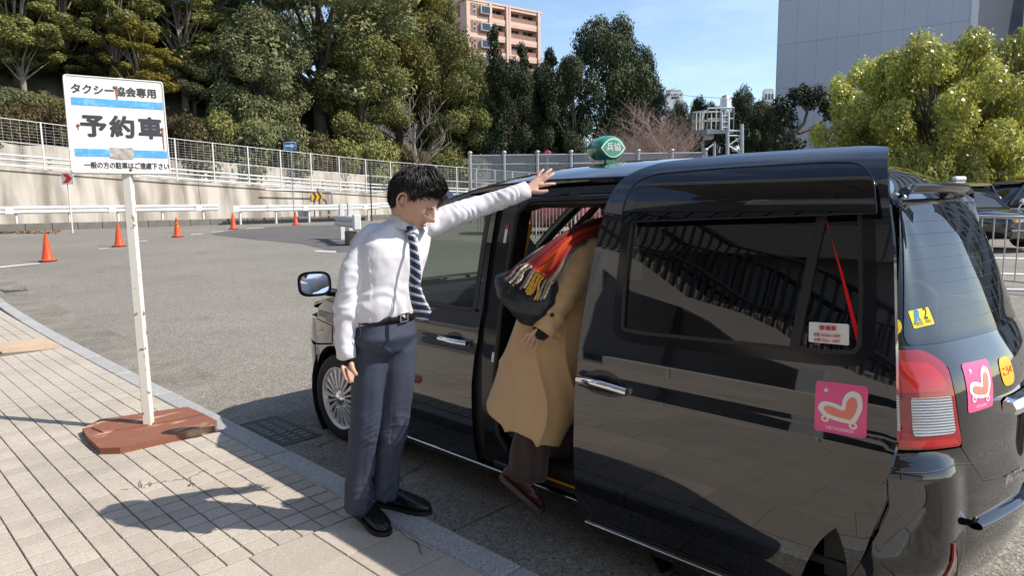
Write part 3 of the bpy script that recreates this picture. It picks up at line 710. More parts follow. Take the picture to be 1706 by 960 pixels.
# pruned tree before the grey building: thick bare limbs carrying small tufts
def pruned(px, yb, d):
    p = at(px, yb, d); e = empty('pruned_tree', (p.x, p.y, .6), label='pruned small tree with knotty limbs before the grey building', cat='tree')
    t = MB(); sc_ = pxw(1, d); c = []
    P = lambda x, y, o=0: at(x, y, d + o)
    for limb in ([(1318, 330), (1318, 260), (1322, 225), (1318, 205), (1312, 180)], [(1322, 225), (1340, 205), (1345, 185), (1352, 165), (1362, 152)], [(1330, 222), (1352, 214), (1375, 200), (1392, 188), (1402, 180)], [(1318, 205), (1306, 195), (1298, 180)], [(1345, 185), (1330, 165), (1325, 155)], [(1375, 200), (1378, 180), (1372, 165)]):
        o = random.Random(len(c)).uniform(-.8, .8)
        pts = [P(x, y, o * i / 4) for i, (x, y) in enumerate(limb)]
        t.tube(pts, [.22 * (1 - .2 * i) if limb[0][1] > 300 else .12 * (1 - .17 * i) for i in range(len(pts))], 7)
        for q in pts[-2:]: c.append((tuple(q), .55))
        c.append((tuple((pts[-1] + pts[-2]) / 2), .45))
    for x, y in ((1300, 170), (1296, 232), (1310, 246), (1336, 150), (1352, 172), (1385, 192), (1330, 240)): c.append((tuple(P(x, y)), .5))
    t.build('trunk', M['bark'], e); v = leaf_cloud(np.random.RandomState(2), c, 2600, .12); link('crown', leaf_mesh('crown', v, LM['dark']), e)
pruned(1340, 260, 40)
for i, (px, yt, w, d, s, lab) in enumerate([(1560, 72, 290, 27, 30, 'large bright yellow green camphor tree behind the parked taxis'), (1690, 66, 260, 29, 31, 'bright camphor tree cut by the right edge'), (1455, 112, 180, 30, 32, 'smaller camphor tree on the left of the bright group')]):
    tree_px('camphor_tree', 'camphor', s, 'camphor', px, yt, 320, w, d, lab, group='camphor trees behind the parked taxis')
for px, yt, w, lab in ((1600, 232, 120, 'green shrub under the camphor tree behind the parked taxi'), (1680, 225, 120, 'green shrub under the camphor tree at the right edge'), (1520, 240, 110, 'green shrub at the left foot of the camphor group')):
    tree_px('shrub', 'bush', 21, 'camphor', px, yt, 300, w, 25.5, lab, 'shrub', 'shrubs under the camphor trees')
# ================================================================== SIGNS
M.update(sign_white=pm('sign enamel', (.72, .71, .68), (.60, .58, .54), scale=3, rough=.35, lo=.5, hi=.8), ink=flat('sign ink', (.028, .03, .036), .5),
         sign_blue=pm('faded blue stripe', (.07, .33, .72), (.16, .42, .74), scale=30, rough=.45, lo=.5, hi=.62),
         rust=pm('rust stain', (.24, .085, .028), (.36, .16, .06), scale=40, rough=.9),
         chipped=pm('chipped white paint', (.68, .66, .60), (.20, .12, .075), scale=16, rough=.55, lo=.60, hi=.66, detail=9),
         rusty_plate=pm('rusted red paint', (.23, .088, .052), (.50, .35, .22), scale=4.0, rough=.7, lo=.58, hi=.72, detail=12, bump=.35, bscale=30, stretch=(1.2, 3.2, 1)),
         red=flat('sign red', (.62, .02, .015), .4), orange=pm('cone plastic', (.75, .085, .018), (.62, .065, .018), scale=6, rough=.4),
         arrow_blue=flat('traffic blue', (.02, .20, .55), .4), amber=flat('amber panel', (.62, .30, .02), .45))
def taxi_sign():
    base = Vector((1.457, 4.868, .10)); e = empty('taxi_sign', base, label='tilted white sign board with Japanese lettering on a chipped post and rusty base', cat='sign')
    TL, TR, BL, BR = at(103, 122, 4.42), at(275, 137, 4.75), at(119, 289, 4.42), at(281, 290, 4.72)
    c = (TL + TR + BL + BR) / 4; W = rot_frame(c, (TR - TL) + (BR - BL), (TL - BL) + (TR - BR)); w = ((TR - TL).length + (BR - BL).length) / 2; h = ((TL - BL).length + (TR - BR).length) / 2
    px = lambda x, y: ((x - 510) / 870 * w, (488 - y) / 835 * h)          # from the enlarged view of the board
    rr = []
    for sx, sy, a0 in ((1, 1, 0), (-1, 1, 90), (-1, -1, 180), (1, -1, 270)):
        for k in range(5):
            a = R(a0 + k * 22.5); rr.append((sx * (w / 2 - .02) + .02 * math.cos(a), sy * (h / 2 - .02) + .02 * math.sin(a)))
    b = MB(); b.prism(rr, -.028, 0, W); b.build('panel', M['sign_white'], e)
    b = MB()
    for i in range(len(rr)):   # rolled rim
        pass
    b.tube([W @ Vector((x * .985, y * .985, 0)) for x, y in rr + rr[:1]], .0055, 6, cap=False); b.build('rim', M['sign_white'], e)
    def stripe(x0, x1, y0, y1):
        p = [px(x0, y1), px(x1, y1), px(x1, y0), px(x0, y0)]; b = MB(); b.prism(p, .001, .0025, W); b.build('stripe', M['sign_blue'], e)
    stripe(128, 925, 262, 325); stripe(122, 408, 696, 760); stripe(610, 925, 696, 760)
    def T(s, x, y, size, **k):
        u, v = px(x, y); return text('lettering', s, size, M['ink'], W @ Matrix.Translation((u, v, .002)), e, **k)
    T('タクシー協会専用', 505, 192, .068, bold=.0020, spacing=1.0, sx=.93)
    T('予約車', 545, 512, .155, bold=.0056, spacing=1.16)
    T('一般の方の駐車はご遠慮下さい', 562, 838, .047, bold=.0008, spacing=.95, sx=.785)
    b = MB(); r0 = random.Random(2); pts = [(418 + (i % 2) * 6 + r0.uniform(-8, 8), 690 + i * 9) for i in range(11)]
    oc = [px(x, y) for x, y in [(412, 770), (500, 782), (600, 776), (622, 768), (628, 700), (616, 676), (520, 684), (420, 678)]]
    b.prism(oc, .0026, .0036, W); b.build('torn_sticker', pm('torn sticker', (.50, .47, .44), (.26, .23, .23), scale=38, rough=.9, detail=8), e)
    for x, y in ((507, 152), (585, 870), (168, 500), (900, 500)):
        u, v = px(x, y); b = MB(); b.lathe([(0, .008), (.007, .007), (.010, .002), (.010, 0)], W @ Matrix.Translation((u, v, .001)), 10); b.build('bolt', M['rust'], e)
    for (x, y0, y1, ww) in ((520, 165, 262, 10), (902, 515, 690, 8), (168, 505, 545, 5)):
        b = MB(); q = [px(x - ww, y0), px(x - ww * .4, y1), px(x + ww * .5, y1 - 8), px(x + ww, y0)]; b.prism(q, .0028, .0034, W); b.build('rust_streak', M['rust'], e)
    # post, from the base up behind the board
    top = W @ Vector((px(560, 100)[0], h / 2 + .012, -.052)); foot = base + Vector((0, 0, .03))
    d = (top - foot).normalized(); WP = rot_frame(foot, Vector((.78, -.62, 0)) - d * d.dot(Vector((.78, -.62, 0))), d)
    L = (top - foot).length
    b = MB(); b.box((-.0275, 0, -.0275), (.0275, L, .0275), WP, bev=.004); b.build('post', M['chipped'], e)
    # base: two thick rusty plates
    def plate(pts, z0, z1):
        b = MB(); q = [onz(x, y, z1) for x, y in pts]; b.prism([(p.x, p.y) for p in q][::-1], z0, z1); b.build('base_plate', M['rusty_plate'], e)
    plate([(137, 714), (166, 699), (312, 678), (336, 688), (361, 701), (357, 711), (200, 746), (166, 747), (147, 730)], .100, .142)
    plate([(152, 712), (166, 702), (312, 680), (330, 688), (300, 698), (172, 720)], .142, .150)
    b = MB(); q0_, q1_ = onz(303, 697, .150), onz(352, 697, .142); b.tube([onz(298, 700, .1425), onz(330, 693, .1425), onz(340, 691, .1425)], .006, 5); b.build('gap', M['ink'], e)
taxi_sign()
def post_sign(name, px, yfoot, ytop, d, label, cat='sign', r=.03, mat='steel', foot=None):
    p = at(px, ytop, d); e = empty(name, (p.x, p.y, gz(p.x, p.y) if foot is None else foot), label=label, cat=cat)
    b = MB(); b.tube([(p.x, p.y, (gz(p.x, p.y) if foot is None else foot) - .05), p], r, 10); b.build('post', M[mat], e); return e, p
FACE = lambda p, w=0: rot_frame(p, CAM_R - Vector((0, 0, CAM_R.z)), (0, 0, 1))
g_ = ground(122, 389); dd = (g_ - EYE).dot(CAM_F)
e, p = post_sign('chevron_marker', 112, 389, 290, dd, 'white plate with a red chevron on a thin white pole, left of the sign board', mat='white_paint')
W = FACE(at(112, 297, dd - .06)); s = pxw(10, dd)
b = MB(); b.prism([(-s, -s), (s, -s), (s, s), (-s, s)], -.02, 0, W); b.build('plate', M['sign_white'], e)
b = MB()
for o in (-.85, ): b.prism([(x * s, y * s) for x, y in ((-.8, .75), (.1, .75), (.85, 0), (.1, -.75), (-.8, -.75), (-.1, 0))][::-1], .002, .008, W)
b.build('chevron', M['red'], e)
e, p = post_sign('direction_sign', 484, 372, 238, 36.2, 'blue one-way sign with a white arrow on a grey pole', foot=.9)
W = FACE(at(483, 243, 36.1)); k = pxw(1, 36.1)
b = MB(); b.prism([(-10.5 * k, -6.5 * k), (10.5 * k, -6.5 * k), (10.5 * k, 6.5 * k), (-10.5 * k, 6.5 * k)], -.02, 0, W); b.build('plate', M['arrow_blue'], e)
b = MB(); b.prism([(x * k, y * k) for x, y in ((-8.3, 1.5), (1.5, 1.5), (1.5, 4.2), (8.6, 0), (1.5, -4.2), (1.5, -1.5), (-8.3, -1.5))][::-1], .003, .01, W); b.build('arrow', M['sign_white'], e)
b = MB(); b.tube([W @ Vector((x * k, y * k, .004)) for x, y in ((-10, -6), (10, -6), (10, 6), (-10, 6), (-10, -6))], .3 * k, 4); b.build('border', M['sign_white'], e)
# amber chevron panel with two legs, and a junction box with its conduit on the wall
q = ony(528, 328, 37.6); k = pxw(1, (q - EYE).dot(CAM_F)); e = empty('road_sign', (q.x, q.y, .6), label='amber panel with two black chevrons standing against the retaining wall', cat='sign')
W = rot_frame(q, (1, 0, 0), (0, 0, 1))
b = MB(); b.prism([(-10 * k, -7 * k), (10 * k, -7 * k), (10 * k, 7 * k), (-10 * k, 7 * k)], -.03, 0, W); b.build('plate', M['amber'], e)
for o in (-8, 1):
    b = MB(); b.prism([((x + o) * k, y * k) for x, y in ((0, 7), (4, 7), (8, 0), (4, -7), (0, -7), (4, 0))][::-1], .002, .01, W); b.build('chevron', M['ink'], e)
for o in (-5, 5):
    b = MB(); b.box((q.x + o * k - .03, q.y + .02, .5), (q.x + o * k + .03, q.y + .07, q.z)); b.build('leg', M['dark_iron'], e)
q = ony(534, 317, 38.15); e = empty('junction_box', (q.x, q.y, q.z), label='grey junction box with conduit pipes on the retaining wall', cat='junction box')
b = MB(); b.box((q.x - .22, q.y - .12, q.z - .13), (q.x + .22, q.y + .1, q.z + .13), bev=.01); b.build('box', M['steel'], e)
b = MB(); b.tube([(q.x + .2, q.y, q.z - .03), (q.x + .6, q.y, q.z - .05), (q.x + .78, q.y, q.z - .2), (q.x + .8, q.y, q.z - 1.2)], .05, 8); b.build('pipe', M['steel'], e)
b = MB(); b.tube([(q.x - .2, q.y, q.z - .05), (q.x - 3.6, q.y, q.z + .02)], .045, 8); b.build('pipe', M['steel'], e)
e, p = post_sign('pole', 616, 372, 273, 38.0, 'thin dark pole standing left of the man s hair', 'pole', .04, 'dark_iron', foot=.7)
e, p = post_sign('parking_sign', 912, 310, 250, 38.0, 'round no parking sign with blue centre and red rim behind the grey fence', 'sign', .035, 'steel', foot=.8)
W = FACE(at(912, 257, 37.9)); k = pxw(1, 37.9)
b = MB(); b.lathe([(0, .012), (4.3 * k, .012)], W, 20); b.build('blue_disc', M['arrow_blue'], e)
b = MB(); b.lathe([(4.2 * k, .018), (6.4 * k, .018), (6.6 * k, 0), (6.4 * k, -.02), (0, -.02)], W, 24); b.build('red_rim', M['red'], e)
b = MB(); b.prism([(-3.6 * k, 2.6 * k), (-2.6 * k, 3.6 * k), (3.6 * k, -2.6 * k), (2.6 * k, -3.6 * k)][::-1], .019, .024, W); b.build('slash', M['red'], e)
# cones
def cone_me():
    b = MB(); b.lathe([(.175, .03), (.165, .045), (.13, .06), (.125, .07), (.032, .68), (.028, .70), (.0, .703)], None, 20); a = b.mesh('body', M['orange'])
    c = MB(); n = 8; c.prism([(.19 * math.cos(R(22.5 + 45 * i)) * 1.06, .19 * math.sin(R(22.5 + 45 * i)) * 1.06) for i in range(n)], 0, .035); return a, c.mesh('foot', flat('cone foot', (.10, .02, .012), .7))
ca, cf = cone_me()
for i, (px, yb, lab) in enumerate([(80, 438, 'orange traffic cone nearest the viewer, at the end of a white line'), (199, 413, 'red orange traffic cone just left of the sign post'), (296, 397, 'orange cone with slanting yellow and black tape right of the sign post'), (389, 384, 'orange cone by the dark asphalt patch, fourth from the left'), (493, 377, 'farthest orange cone, under the blue arrow sign')]):
    g_ = ground(px, yb - 2); e = empty('traffic_cone', g_, rng.uniform(0, 1), label=lab, cat='traffic cone', group='traffic cones across the road')
    for nm, me in (('foot', cf), ('body', ca)):
        o = bpy.data.objects.new(nm, me); col.objects.link(o); o.parent = e
    if i == 2:
        for k_, mt in ((0, 'amber'), (1, 'ink')):
            b = MB()
            for z0 in (.36, .46):
                z = z0 + k_ * .05; vs = []
                for j in range(13):
                    a = -2.6 + j * .22; zz = z + .05 * math.sin(j * .3)
                    for dz in (0, .05): rr_ = .125 - (zz + dz - .07) / .61 * .093 + .004; vs.append(Vector((rr_ * math.cos(a), rr_ * math.sin(a), zz + dz)))
                b.add(vs, [(2 * j, 2 * j + 2, 2 * j + 3, 2 * j + 1) for j in range(12)], True)
            me = b.mesh('tape', M[mt]); o = bpy.data.objects.new('tape', me); col.objects.link(o); o.parent = e
# ------------------------------------------------------------------ grey panel fence beyond the car
m, n, l, p_ = new_mat('punched grey panel'); tr = n.new('ShaderNodeBsdfTransparent'); ms = n.new('ShaderNodeMixShader'); ms.inputs[0].default_value = .5
p_.inputs['Base Color'].default_value = (.42, .43, .43, 1); p_.inputs['Roughness'].default_value = .7
l.new(tr.outputs[0], ms.inputs[1]); l.new(p_.outputs[0], ms.inputs[2]); l.new(ms.outputs[0], n['Material Output'].inputs[0]); M['panel'] = m
FD = 33.0; pf = empty('panel_fence', at(950, 330, FD), label='fence of grey see-through panels between light grey posts beyond the taxi roof', cat='fence')
posts = [783, 840, 895.5, 951.5, 1007.5, 1063.5, 1119.5, 1175.5]
pz = lambda y: at(900, y, FD).z
for i, px in enumerate(posts):
    q = at(px, 258, FD); b = MB(); b.tube([(q.x, q.y, .2), (q.x, q.y, pz(254))], .085, 10); b.build('post', M['steel'], pf)
    b = MB(); b.lathe([(.0, pz(250)), (.08, pz(251)), (.115, pz(252.5)), (.115, pz(254)), (.085, pz(255))], Matrix.Translation((q.x, q.y, 0)), 10); b.build('post_cap', M['steel'], pf)
    if i + 1 < len(posts):
        q2 = at(posts[i + 1], 258, FD)
        for yy in (258, 273, 300):
            b = MB(); z = pz(yy); b.tube([(q.x, q.y, z), (q2.x, q2.y, z)], .045, 6); b.build('rail', M['steel'], pf)
        d = (q2 - q); d.z = 0; n_ = Vector((-d.y, d.x, 0)).normalized() * .012
        for y0, y1 in ((259.5, 271.5), (274.5, 298.5), (301.5, 335)):
            b = MB(); v = [Vector((q.x, q.y, pz(y1))) + d * .07, Vector((q.x, q.y, pz(y1))) + d * .93, Vector((q.x, q.y, pz(y0))) + d * .93, Vector((q.x, q.y, pz(y0))) + d * .07]
            b.add(v, [(0, 1, 2, 3)]); b.build('panel', M['panel'], pf)
# ------------------------------------------------------------------ steel platform
PD = 36.0
plat = empty('steel_platform', at(1200, 330, PD), label='white steel platform with railings on tubular legs beyond the taxi roof', cat='platform')
P = lambda x, y, o=0: at(x, y, PD + o)
def bar(name, a, c, r=.04, n=6): b = MB(); b.tube([a, c], r, n); return b.build(name, M['white_paint'], plat)
for x, yt in ((1212, 207), (1236, 207)): 
    b = MB(); b.tube([P(x, 330), P(x, yt)], .10, 10); b.build('leg', M['steel'], plat)
for x in (1171, 1190): 
    b = MB(); b.tube([P(x, 330, 2), P(x, 236, 2)], .08, 8); b.build('leg', M['steel'], plat)
for a, c in (((1214, 226), (1235, 226)), ((1214, 242), (1235, 228)), ((1214, 243), (1235, 256)), ((1173, 252), (1189, 240)), ((1214, 218), (1235, 218))): bar('brace', P(*a), P(*c), .045)
A, B_, C_, D_ = P(1154, 217, 2.6), P(1178, 216, 0), P(1222, 215, 0), P(1200, 216, 2.6)
b = MB(); lo = [v - Vector((0, 0, .22)) for v in (A, B_, C_, D_)]; b.add([A, B_, C_, D_] + lo, [(0, 1, 2, 3), (7, 6, 5, 4), (0, 4, 5, 1), (1, 5, 6, 2), (2, 6, 7, 3), (3, 7, 4, 0)]); b.build('deck', M['steel'], plat)
def rail_run(a, c, n, h):
    up = Vector((0, 0, h))
    for i in range(n + 1): q = a.lerp(c, i / n); bar('baluster', q, q + up, .032)
    bar('rail', a + up, c + up, .04); bar('rail', a + up * .5, c + up * .5, .03)
h_ = (P(1178, 181).z - P(1178, 216).z)
rail_run(A, B_, 4, h_ * .9); rail_run(B_, C_, 3, h_); rail_run(A, D_, 3, h_ * .9); rail_run(D_, C_, 3, h_)
b = MB(); b.box((-.4, -.25, 0), (.4, .25, .5), Matrix.Translation(P(1180, 232, 1)) @ Matrix.Rotation(.6, 4, 'Z'), bev=.03); b.build('hanging_box', M['steel'], plat)
for x in (1203, 1214): bar('ladder_rail', P(x, 217, -.1), P(x, 186, -.1), .05)
for y in (193, 203, 212): bar('ladder_rung', P(1203, y, -.1), P(1214, y, -.1), .035)
b = MB(); b.box((-.28, -.2, 0), (.28, .2, .55), Matrix.Translation(P(1209, 181, .5)), bev=.04); b.build('lamp_box', M['white_paint'], plat)
b = MB(); b.lathe([(.0, .5), (.2, .42), (.24, .2), (.16, 0)], Matrix.Translation(P(1209, 173, .5)), 12); b.build('lamp_head', M['steel'], plat)
# ================================================================== BUILDINGS
M.update(salmon=pm('salmon render', (.66, .47, .38), (.60, .42, .34), scale=.5, rough=.85), brick=pm('brown tile cladding', (.30, .155, .10), (.26, .13, .085), scale=1.5, rough=.8), win=flat('window glass', (.03, .04, .05), .05, ior=1.6),
         win_white=flat('window frame', (.6, .6, .6), .4), greypanel=pm('pale grey cladding', (.50, .515, .555), (.47, .485, .525), scale=.25, rough=.6), joint=flat('panel joint', (.36, .37, .40), .8), navy=pm('dark blue cladding', (.035, .045, .065), (.03, .04, .058), scale=.3, rough=.5),
         white_build=flat('white render', (.70, .70, .68), .8), cream=flat('cream render', (.62, .55, .42), .85), grey_conc=flat('grey concrete', (.36, .37, .38), .85))
def salmon_block():
    A, B_ = at(777, 0, 120), at(901, 0, 129.5); A.z = B_.z = 0; e1 = (B_ - A); L = e1.length; e1.normalize(); e2 = Vector((-e1.y, e1.x, 0))
    if e2.dot(CAM_F) > 0: e2 = -e2                       # towards the viewer
    o = A; W = Matrix(((e1.x, e2.x, 0, o.x), (e1.y, e2.y, 0, o.y), (0, 0, 1, 0), (0, 0, 0, 1)))
    e = empty('apartment_building', A + Vector((0, 0, 10)), label='salmon pink apartment block with brown tiled balconies above the trees', cat='building')
    top = at(777, -4, 120).z; fh = 2.95
    u = lambda x: (x - 777) / 124 * L
    def bx(name, lo, hi, mat): b = MB(); b.box(lo, hi, W); return b.build(name, M[mat], e)
    bx('wall', (0, -13, 4), (L, -1.6, top - .25), 'salmon')
    bx('roof', (-.4, -13.3, top - .25), (L + .3, .1, top + .1), 'salmon')
    bx('left_bay', (0, -1.6, 4), (u(814), 0, top - .25), 'salmon')
    bx('penthouse', (1.5, -9, top + .1), (u(822), -3, top + 2.6), 'grey_conc')
    for x in (814, 842, 845, 896.5): bx('pillar', (u(x) - .3, -1.6, 4), (u(x) + .3, .25, top - .1), 'salmon')
    for k in range(8):
        z = top - .25 - fh * (k + 1)
        for x0, x1 in ((816.5, 839.5), (847.5, 894)):
            bx('slab', (u(x0) - .15, -1.6, z - .15), (u(x1) + .15, .05, z + .55), 'salmon')
            bx('parapet', (u(x0) - .1, -.25, z + .55), (u(x1) + .1, -.05, z + 1.35), 'brick')
            n = 2 if x1 - x0 > 30 else 1
            for i in range(n):
                xa = u(x0) + (u(x1) - u(x0)) * (i + .25) / n; f = bx('window', (xa, -1.62, z + .5), (xa + 2.4, -1.55, z + 2.5), 'win_white')
                b = MB(); b.box((xa + .08, -1.56, z + .55), (xa + 1.16, -1.53, z + 2.42), W); b.box((xa + 1.24, -1.56, z + .55), (xa + 2.32, -1.53, z + 2.42), W); b.build('pane', M['win'], f)
            bx('ceiling_beam', (u(x0) - .1, -1.6, z + fh - .5), (u(x1) + .1, .02, z + fh - .15), 'salmon')
        bx('tile_panel', (u(783), -.05, z + .5), (u(795), .04, z + 2.6), 'brick'); bx('tile_panel', (u(796), -.05, z + .5), (u(813), .04, z + 2.6), 'brick')
        for zz in (z + .75, z + 1.6): f = bx('window', (u(786.5), .0, zz), (u(791), .08, zz + .75), 'win_white'); b = MB(); b.box((u(787), .07, zz + .08), (u(790.5), .1, zz + .67), W); b.build('pane', M['win'], f)
        f = bx('bay_window', (u(797.5), 0, z + .95), (u(812.5), .55, z + 2.3), 'win_white'); b = MB(); b.box((u(798.5), .54, z + 1.05), (u(811.5), .58, z + 2.2), W); b.build('pane', M['win'], f)
        bx('tile_panel', (-.05, -11.5, z + .5), (.02, -2.2, z + 2.6), 'brick')
        for yy in (-4.5, -8): f = bx('window', (-.1, yy, z + 1.2), (.0, yy + .9, z + 2.2), 'win_white'); b = MB(); b.box((-.13, yy + .08, z + 1.28), (-.08, yy + .82, z + 2.12), W); b.build('pane', M['win'], f)
    bx('lower_wing', (-6.5, -16, 4), (0, -13, top - 3.2), 'salmon'); bx('lower_wing', (-12, -18, 4), (-6.5, -13, top + 1.5), 'salmon')
    bx('tile_panel', (-6.3, -13.02, top - 7), (-.3, -12.9, top - 4.2), 'brick')
    for k in range(3): f = bx('window', (-5 + k * 1.6, -12.95, top - 6.4), (-4 + k * 1.6, -12.85, top - 5), 'win_white')
salmon_block()
def grey_block():
    A, B_ = at(1287, 300, 69), at(1608, 300, 60); A.z = B_.z = 0; e1 = B_ - A; L = e1.length; e1.normalize(); e2 = Vector((e1.y, -e1.x, 0))
    if e2.dot(CAM_F) > 0: e2 = -e2
    W = Matrix(((e1.x, e2.x, 0, A.x), (e1.y, e2.y, 0, A.y), (0, 0, 1, 0), (0, 0, 0, 1)))
    e = empty('grey_building', A, label='tall windowless pale grey building behind the bright trees', cat='building')
    rows = [0, 4.2, 8.4, 12.6, 16.8, 21, 25.2, 29.4]; n = 9
    b = MB(); b.box((.05, -22, 0), (L - .3, -.06, 33), W); b.build('core', M['joint'], e)
    for z0, z1 in zip(rows, rows[1:] + [33]):
        for i in range(n):
            b = MB(); b.box((L * i / n + .006, -.06, z0 + .012), (L * (i + 1) / n - .006 - (.45 if i == n - 1 else 0), 0, z1 - .012), W); b.build('cladding_panel', M['greypanel'], e)
        b = MB(); b.box((-.02, -22, z0 + .02), (.05, -.0, z1 - .02), W); b.build('cladding_panel', M['greypanel'], e)
    b = MB(); b.box((L - .44, -.3, 0), (L + .1, .06, 33), W); b.build('corner_strip', M['white_build'], e)
    # dark flank further right and the balconied tower beside it
    D = at(1685, 300, 74); D.z = 0; C0 = B_ + e1 * .1; f1 = D - C0; L2 = f1.length; f1.normalize(); f2 = Vector((f1.y, -f1.x, 0))
    if f2.dot(CAM_F) > 0: f2 = -f2
    W2 = Matrix(((f1.x, f2.x, 0, C0.x), (f1.y, f2.y, 0, C0.y), (0, 0, 1, 0), (0, 0, 0, 1)))
    for z0, z1 in ((0, 12.6), (12.6, 22.4), (22.4, 33)):
        for i in range(3):
            b = MB(); b.box((L2 * i / 3 + .02, -.4, z0 + .03), (L2 * (i + 1) / 3 - .02, -.05, z1 - .03), W2); b.build('dark_panel', M['navy'], e)
    e = empty('balcony_tower', D, label='tower with stacked grey balconies cut by the upper right corner', cat='building')
    G = rot_frame(D, e1, (0, 0, 1)); 
    W3 = Matrix(((e1.x, e2.x, 0, D.x), (e1.y, e2.y, 0, D.y), (0, 0, 1, 0), (0, 0, 0, 1)))
    def bx(name, lo, hi, mat): b = MB(); b.box(lo, hi, W3); return b.build(name, M[mat], e)
    bx('wall', (.3, -16, 0), (16, -1.5, 36), 'grey_conc'); bx('corner_pillar', (-.15, -1.6, 0), (.35, .1, 36), 'white_build')
    for k in range(12):
        z = k * 2.95 + .6; bx('balcony_slab', (.35, -1.5, z), (16, .02, z + .22), 'grey_conc'); bx('parapet', (.35, -.12, z + .22), (16, .0, z + 1.25), 'greypanel')
        for i in range(4): 
            f = bx('window', (1 + i * 3.8, -1.52, z + .3), (3.6 + i * 3.8, -1.45, z + 2.4), 'win_white'); b = MB(); b.box((1.1 + i * 3.8, -1.46, z + .4), (3.5 + i * 3.8, -1.43, z + 2.3), W3); b.build('pane', M['win'], f)
grey_block()
def far_block(name, x0, x1, yt, d, z0, label, mat, rows=3, cols=3, lines=None):
    A, B_ = at(x0, yt, d), at(x1, yt, d); e1 = B_ - A; top = A.z; A.z = B_.z = 0; e1.z = 0; L = e1.length; e1.normalize(); e2 = Vector((e1.y, -e1.x, 0))
    if e2.dot(CAM_F) > 0: e2 = -e2
    W = Matrix(((e1.x, e2.x, 0, A.x), (e1.y, e2.y, 0, A.y), (0, 0, 1, 0), (0, 0, 0, 1))); e = empty(name, A, label=label, cat='building')
    b = MB(); b.box((0, -L * .7, z0), (L, 0, top), W); b.build('wall', M[mat], e)
    b = MB(); b.box((L * .08, -L * .5, top), (L * .9, -L * .08, top + L * .13), W); b.build('rooftop_box', M['grey_conc'], e)
    if lines:
        Wt = rot_frame(Vector((A.x, A.y, 0)) + e1 * L * .5 + e2 * .05, e1, (0, 0, 1))
        for s, zz, size in lines: text('lettering', s, size * L, M['ink'], Wt @ Matrix.Translation((L * .03, top - zz * L, .02)), e, bold=.012 * L)
    else:
        for r_ in range(rows):
            for c_ in range(cols):
                b = MB(); b.box((L * (c_ + .2) / cols, -.1, top - 2.6 - r_ * 3.2), (L * (c_ + .75) / cols, .06, top - 1.0 - r_ * 3.2), W); b.build('window', M['win'], e)
far_block('white_building', 1110, 1138, 153, 260, 0, 'small far white building with black sign lettering above the cherry tree', 'white_build', lines=[('プレステージ', .18, .145), ('新神戸', .36, .15)])
far_block('cream_building', 1262, 1292, 172, 150, 0, 'cream building peeking out left of the grey building', 'cream')
far_block('pale_building', 1274, 1290, 150, 190, 0, 'pale far building top beside the edge of the grey building', 'white_build')
e = empty('antenna_mast', at(1244, 330, 170), label='thin antenna mast against the sky left of the grey building', cat='mast')
b = MB(); b.tube([at(1244, 330, 170), at(1244, 137, 170)], .12, 6); b.build('pole', M['steel'], e)
b = MB(); b.tube([at(1240, 145, 170), at(1248, 145, 170)], .08, 5); b.tube([at(1241, 150, 170), at(1247, 150, 170)], .08, 5); b.build('crossbar', M['steel'], e)
e = tag(MB().tube([at(1138 + i * 11, 158.5 + 4 * (1 - ((i - 5) / 5) ** 2) * .4 + i * .5, 240 - i * 6) for i in range(12)], .07, 4).build('power_line', M['dark_iron']), label='thin power line from the far white building across the sky', cat='power line')
# ------------------------------------------------------------------ white pipe fence along the far side of the road
mf = empty('pipe_fence', (15, 6, gz(15, 6)), label='beige pipe fence with upright bars in front of the parked taxis', cat='fence')
FA, FB = Vector((13.0, -2.6, 0)), Vector((17.2, 18.5, 0)); FL = (FB - FA).length; nf = int(FL / .18); M['fence'] = pm('beige pipe paint', (.52, .47, .41), (.44, .39, .34), scale=6, rough=.5)
bmf = None; FHT = 1.16
for i in range(nf + 1):
    q = FA.lerp(FB, i / nf); z = gz(q.x, q.y); post = i % 11 == 0
    b = MB(); b.tube([(0, 0, 0.0 if post else .1), (0, 0, FHT)], .028 if post else .012, 8 if post else 6)
    o = b.build('post' if post else 'bar', M['fence'], mf); o.location = (q.x, q.y, z)
for i in range(0, nf - 10, 11):
    a, c = FA.lerp(FB, i / nf), FA.lerp(FB, (i + 11) / nf)
    for h in (FHT, .1): b = MB(); b.tube([(a.x, a.y, gz(a.x, a.y) + h), (c.x, c.y, gz(c.x, c.y) + h)], .026 if h > 1 else .018, 8); b.build('rail', M['fence'], mf)
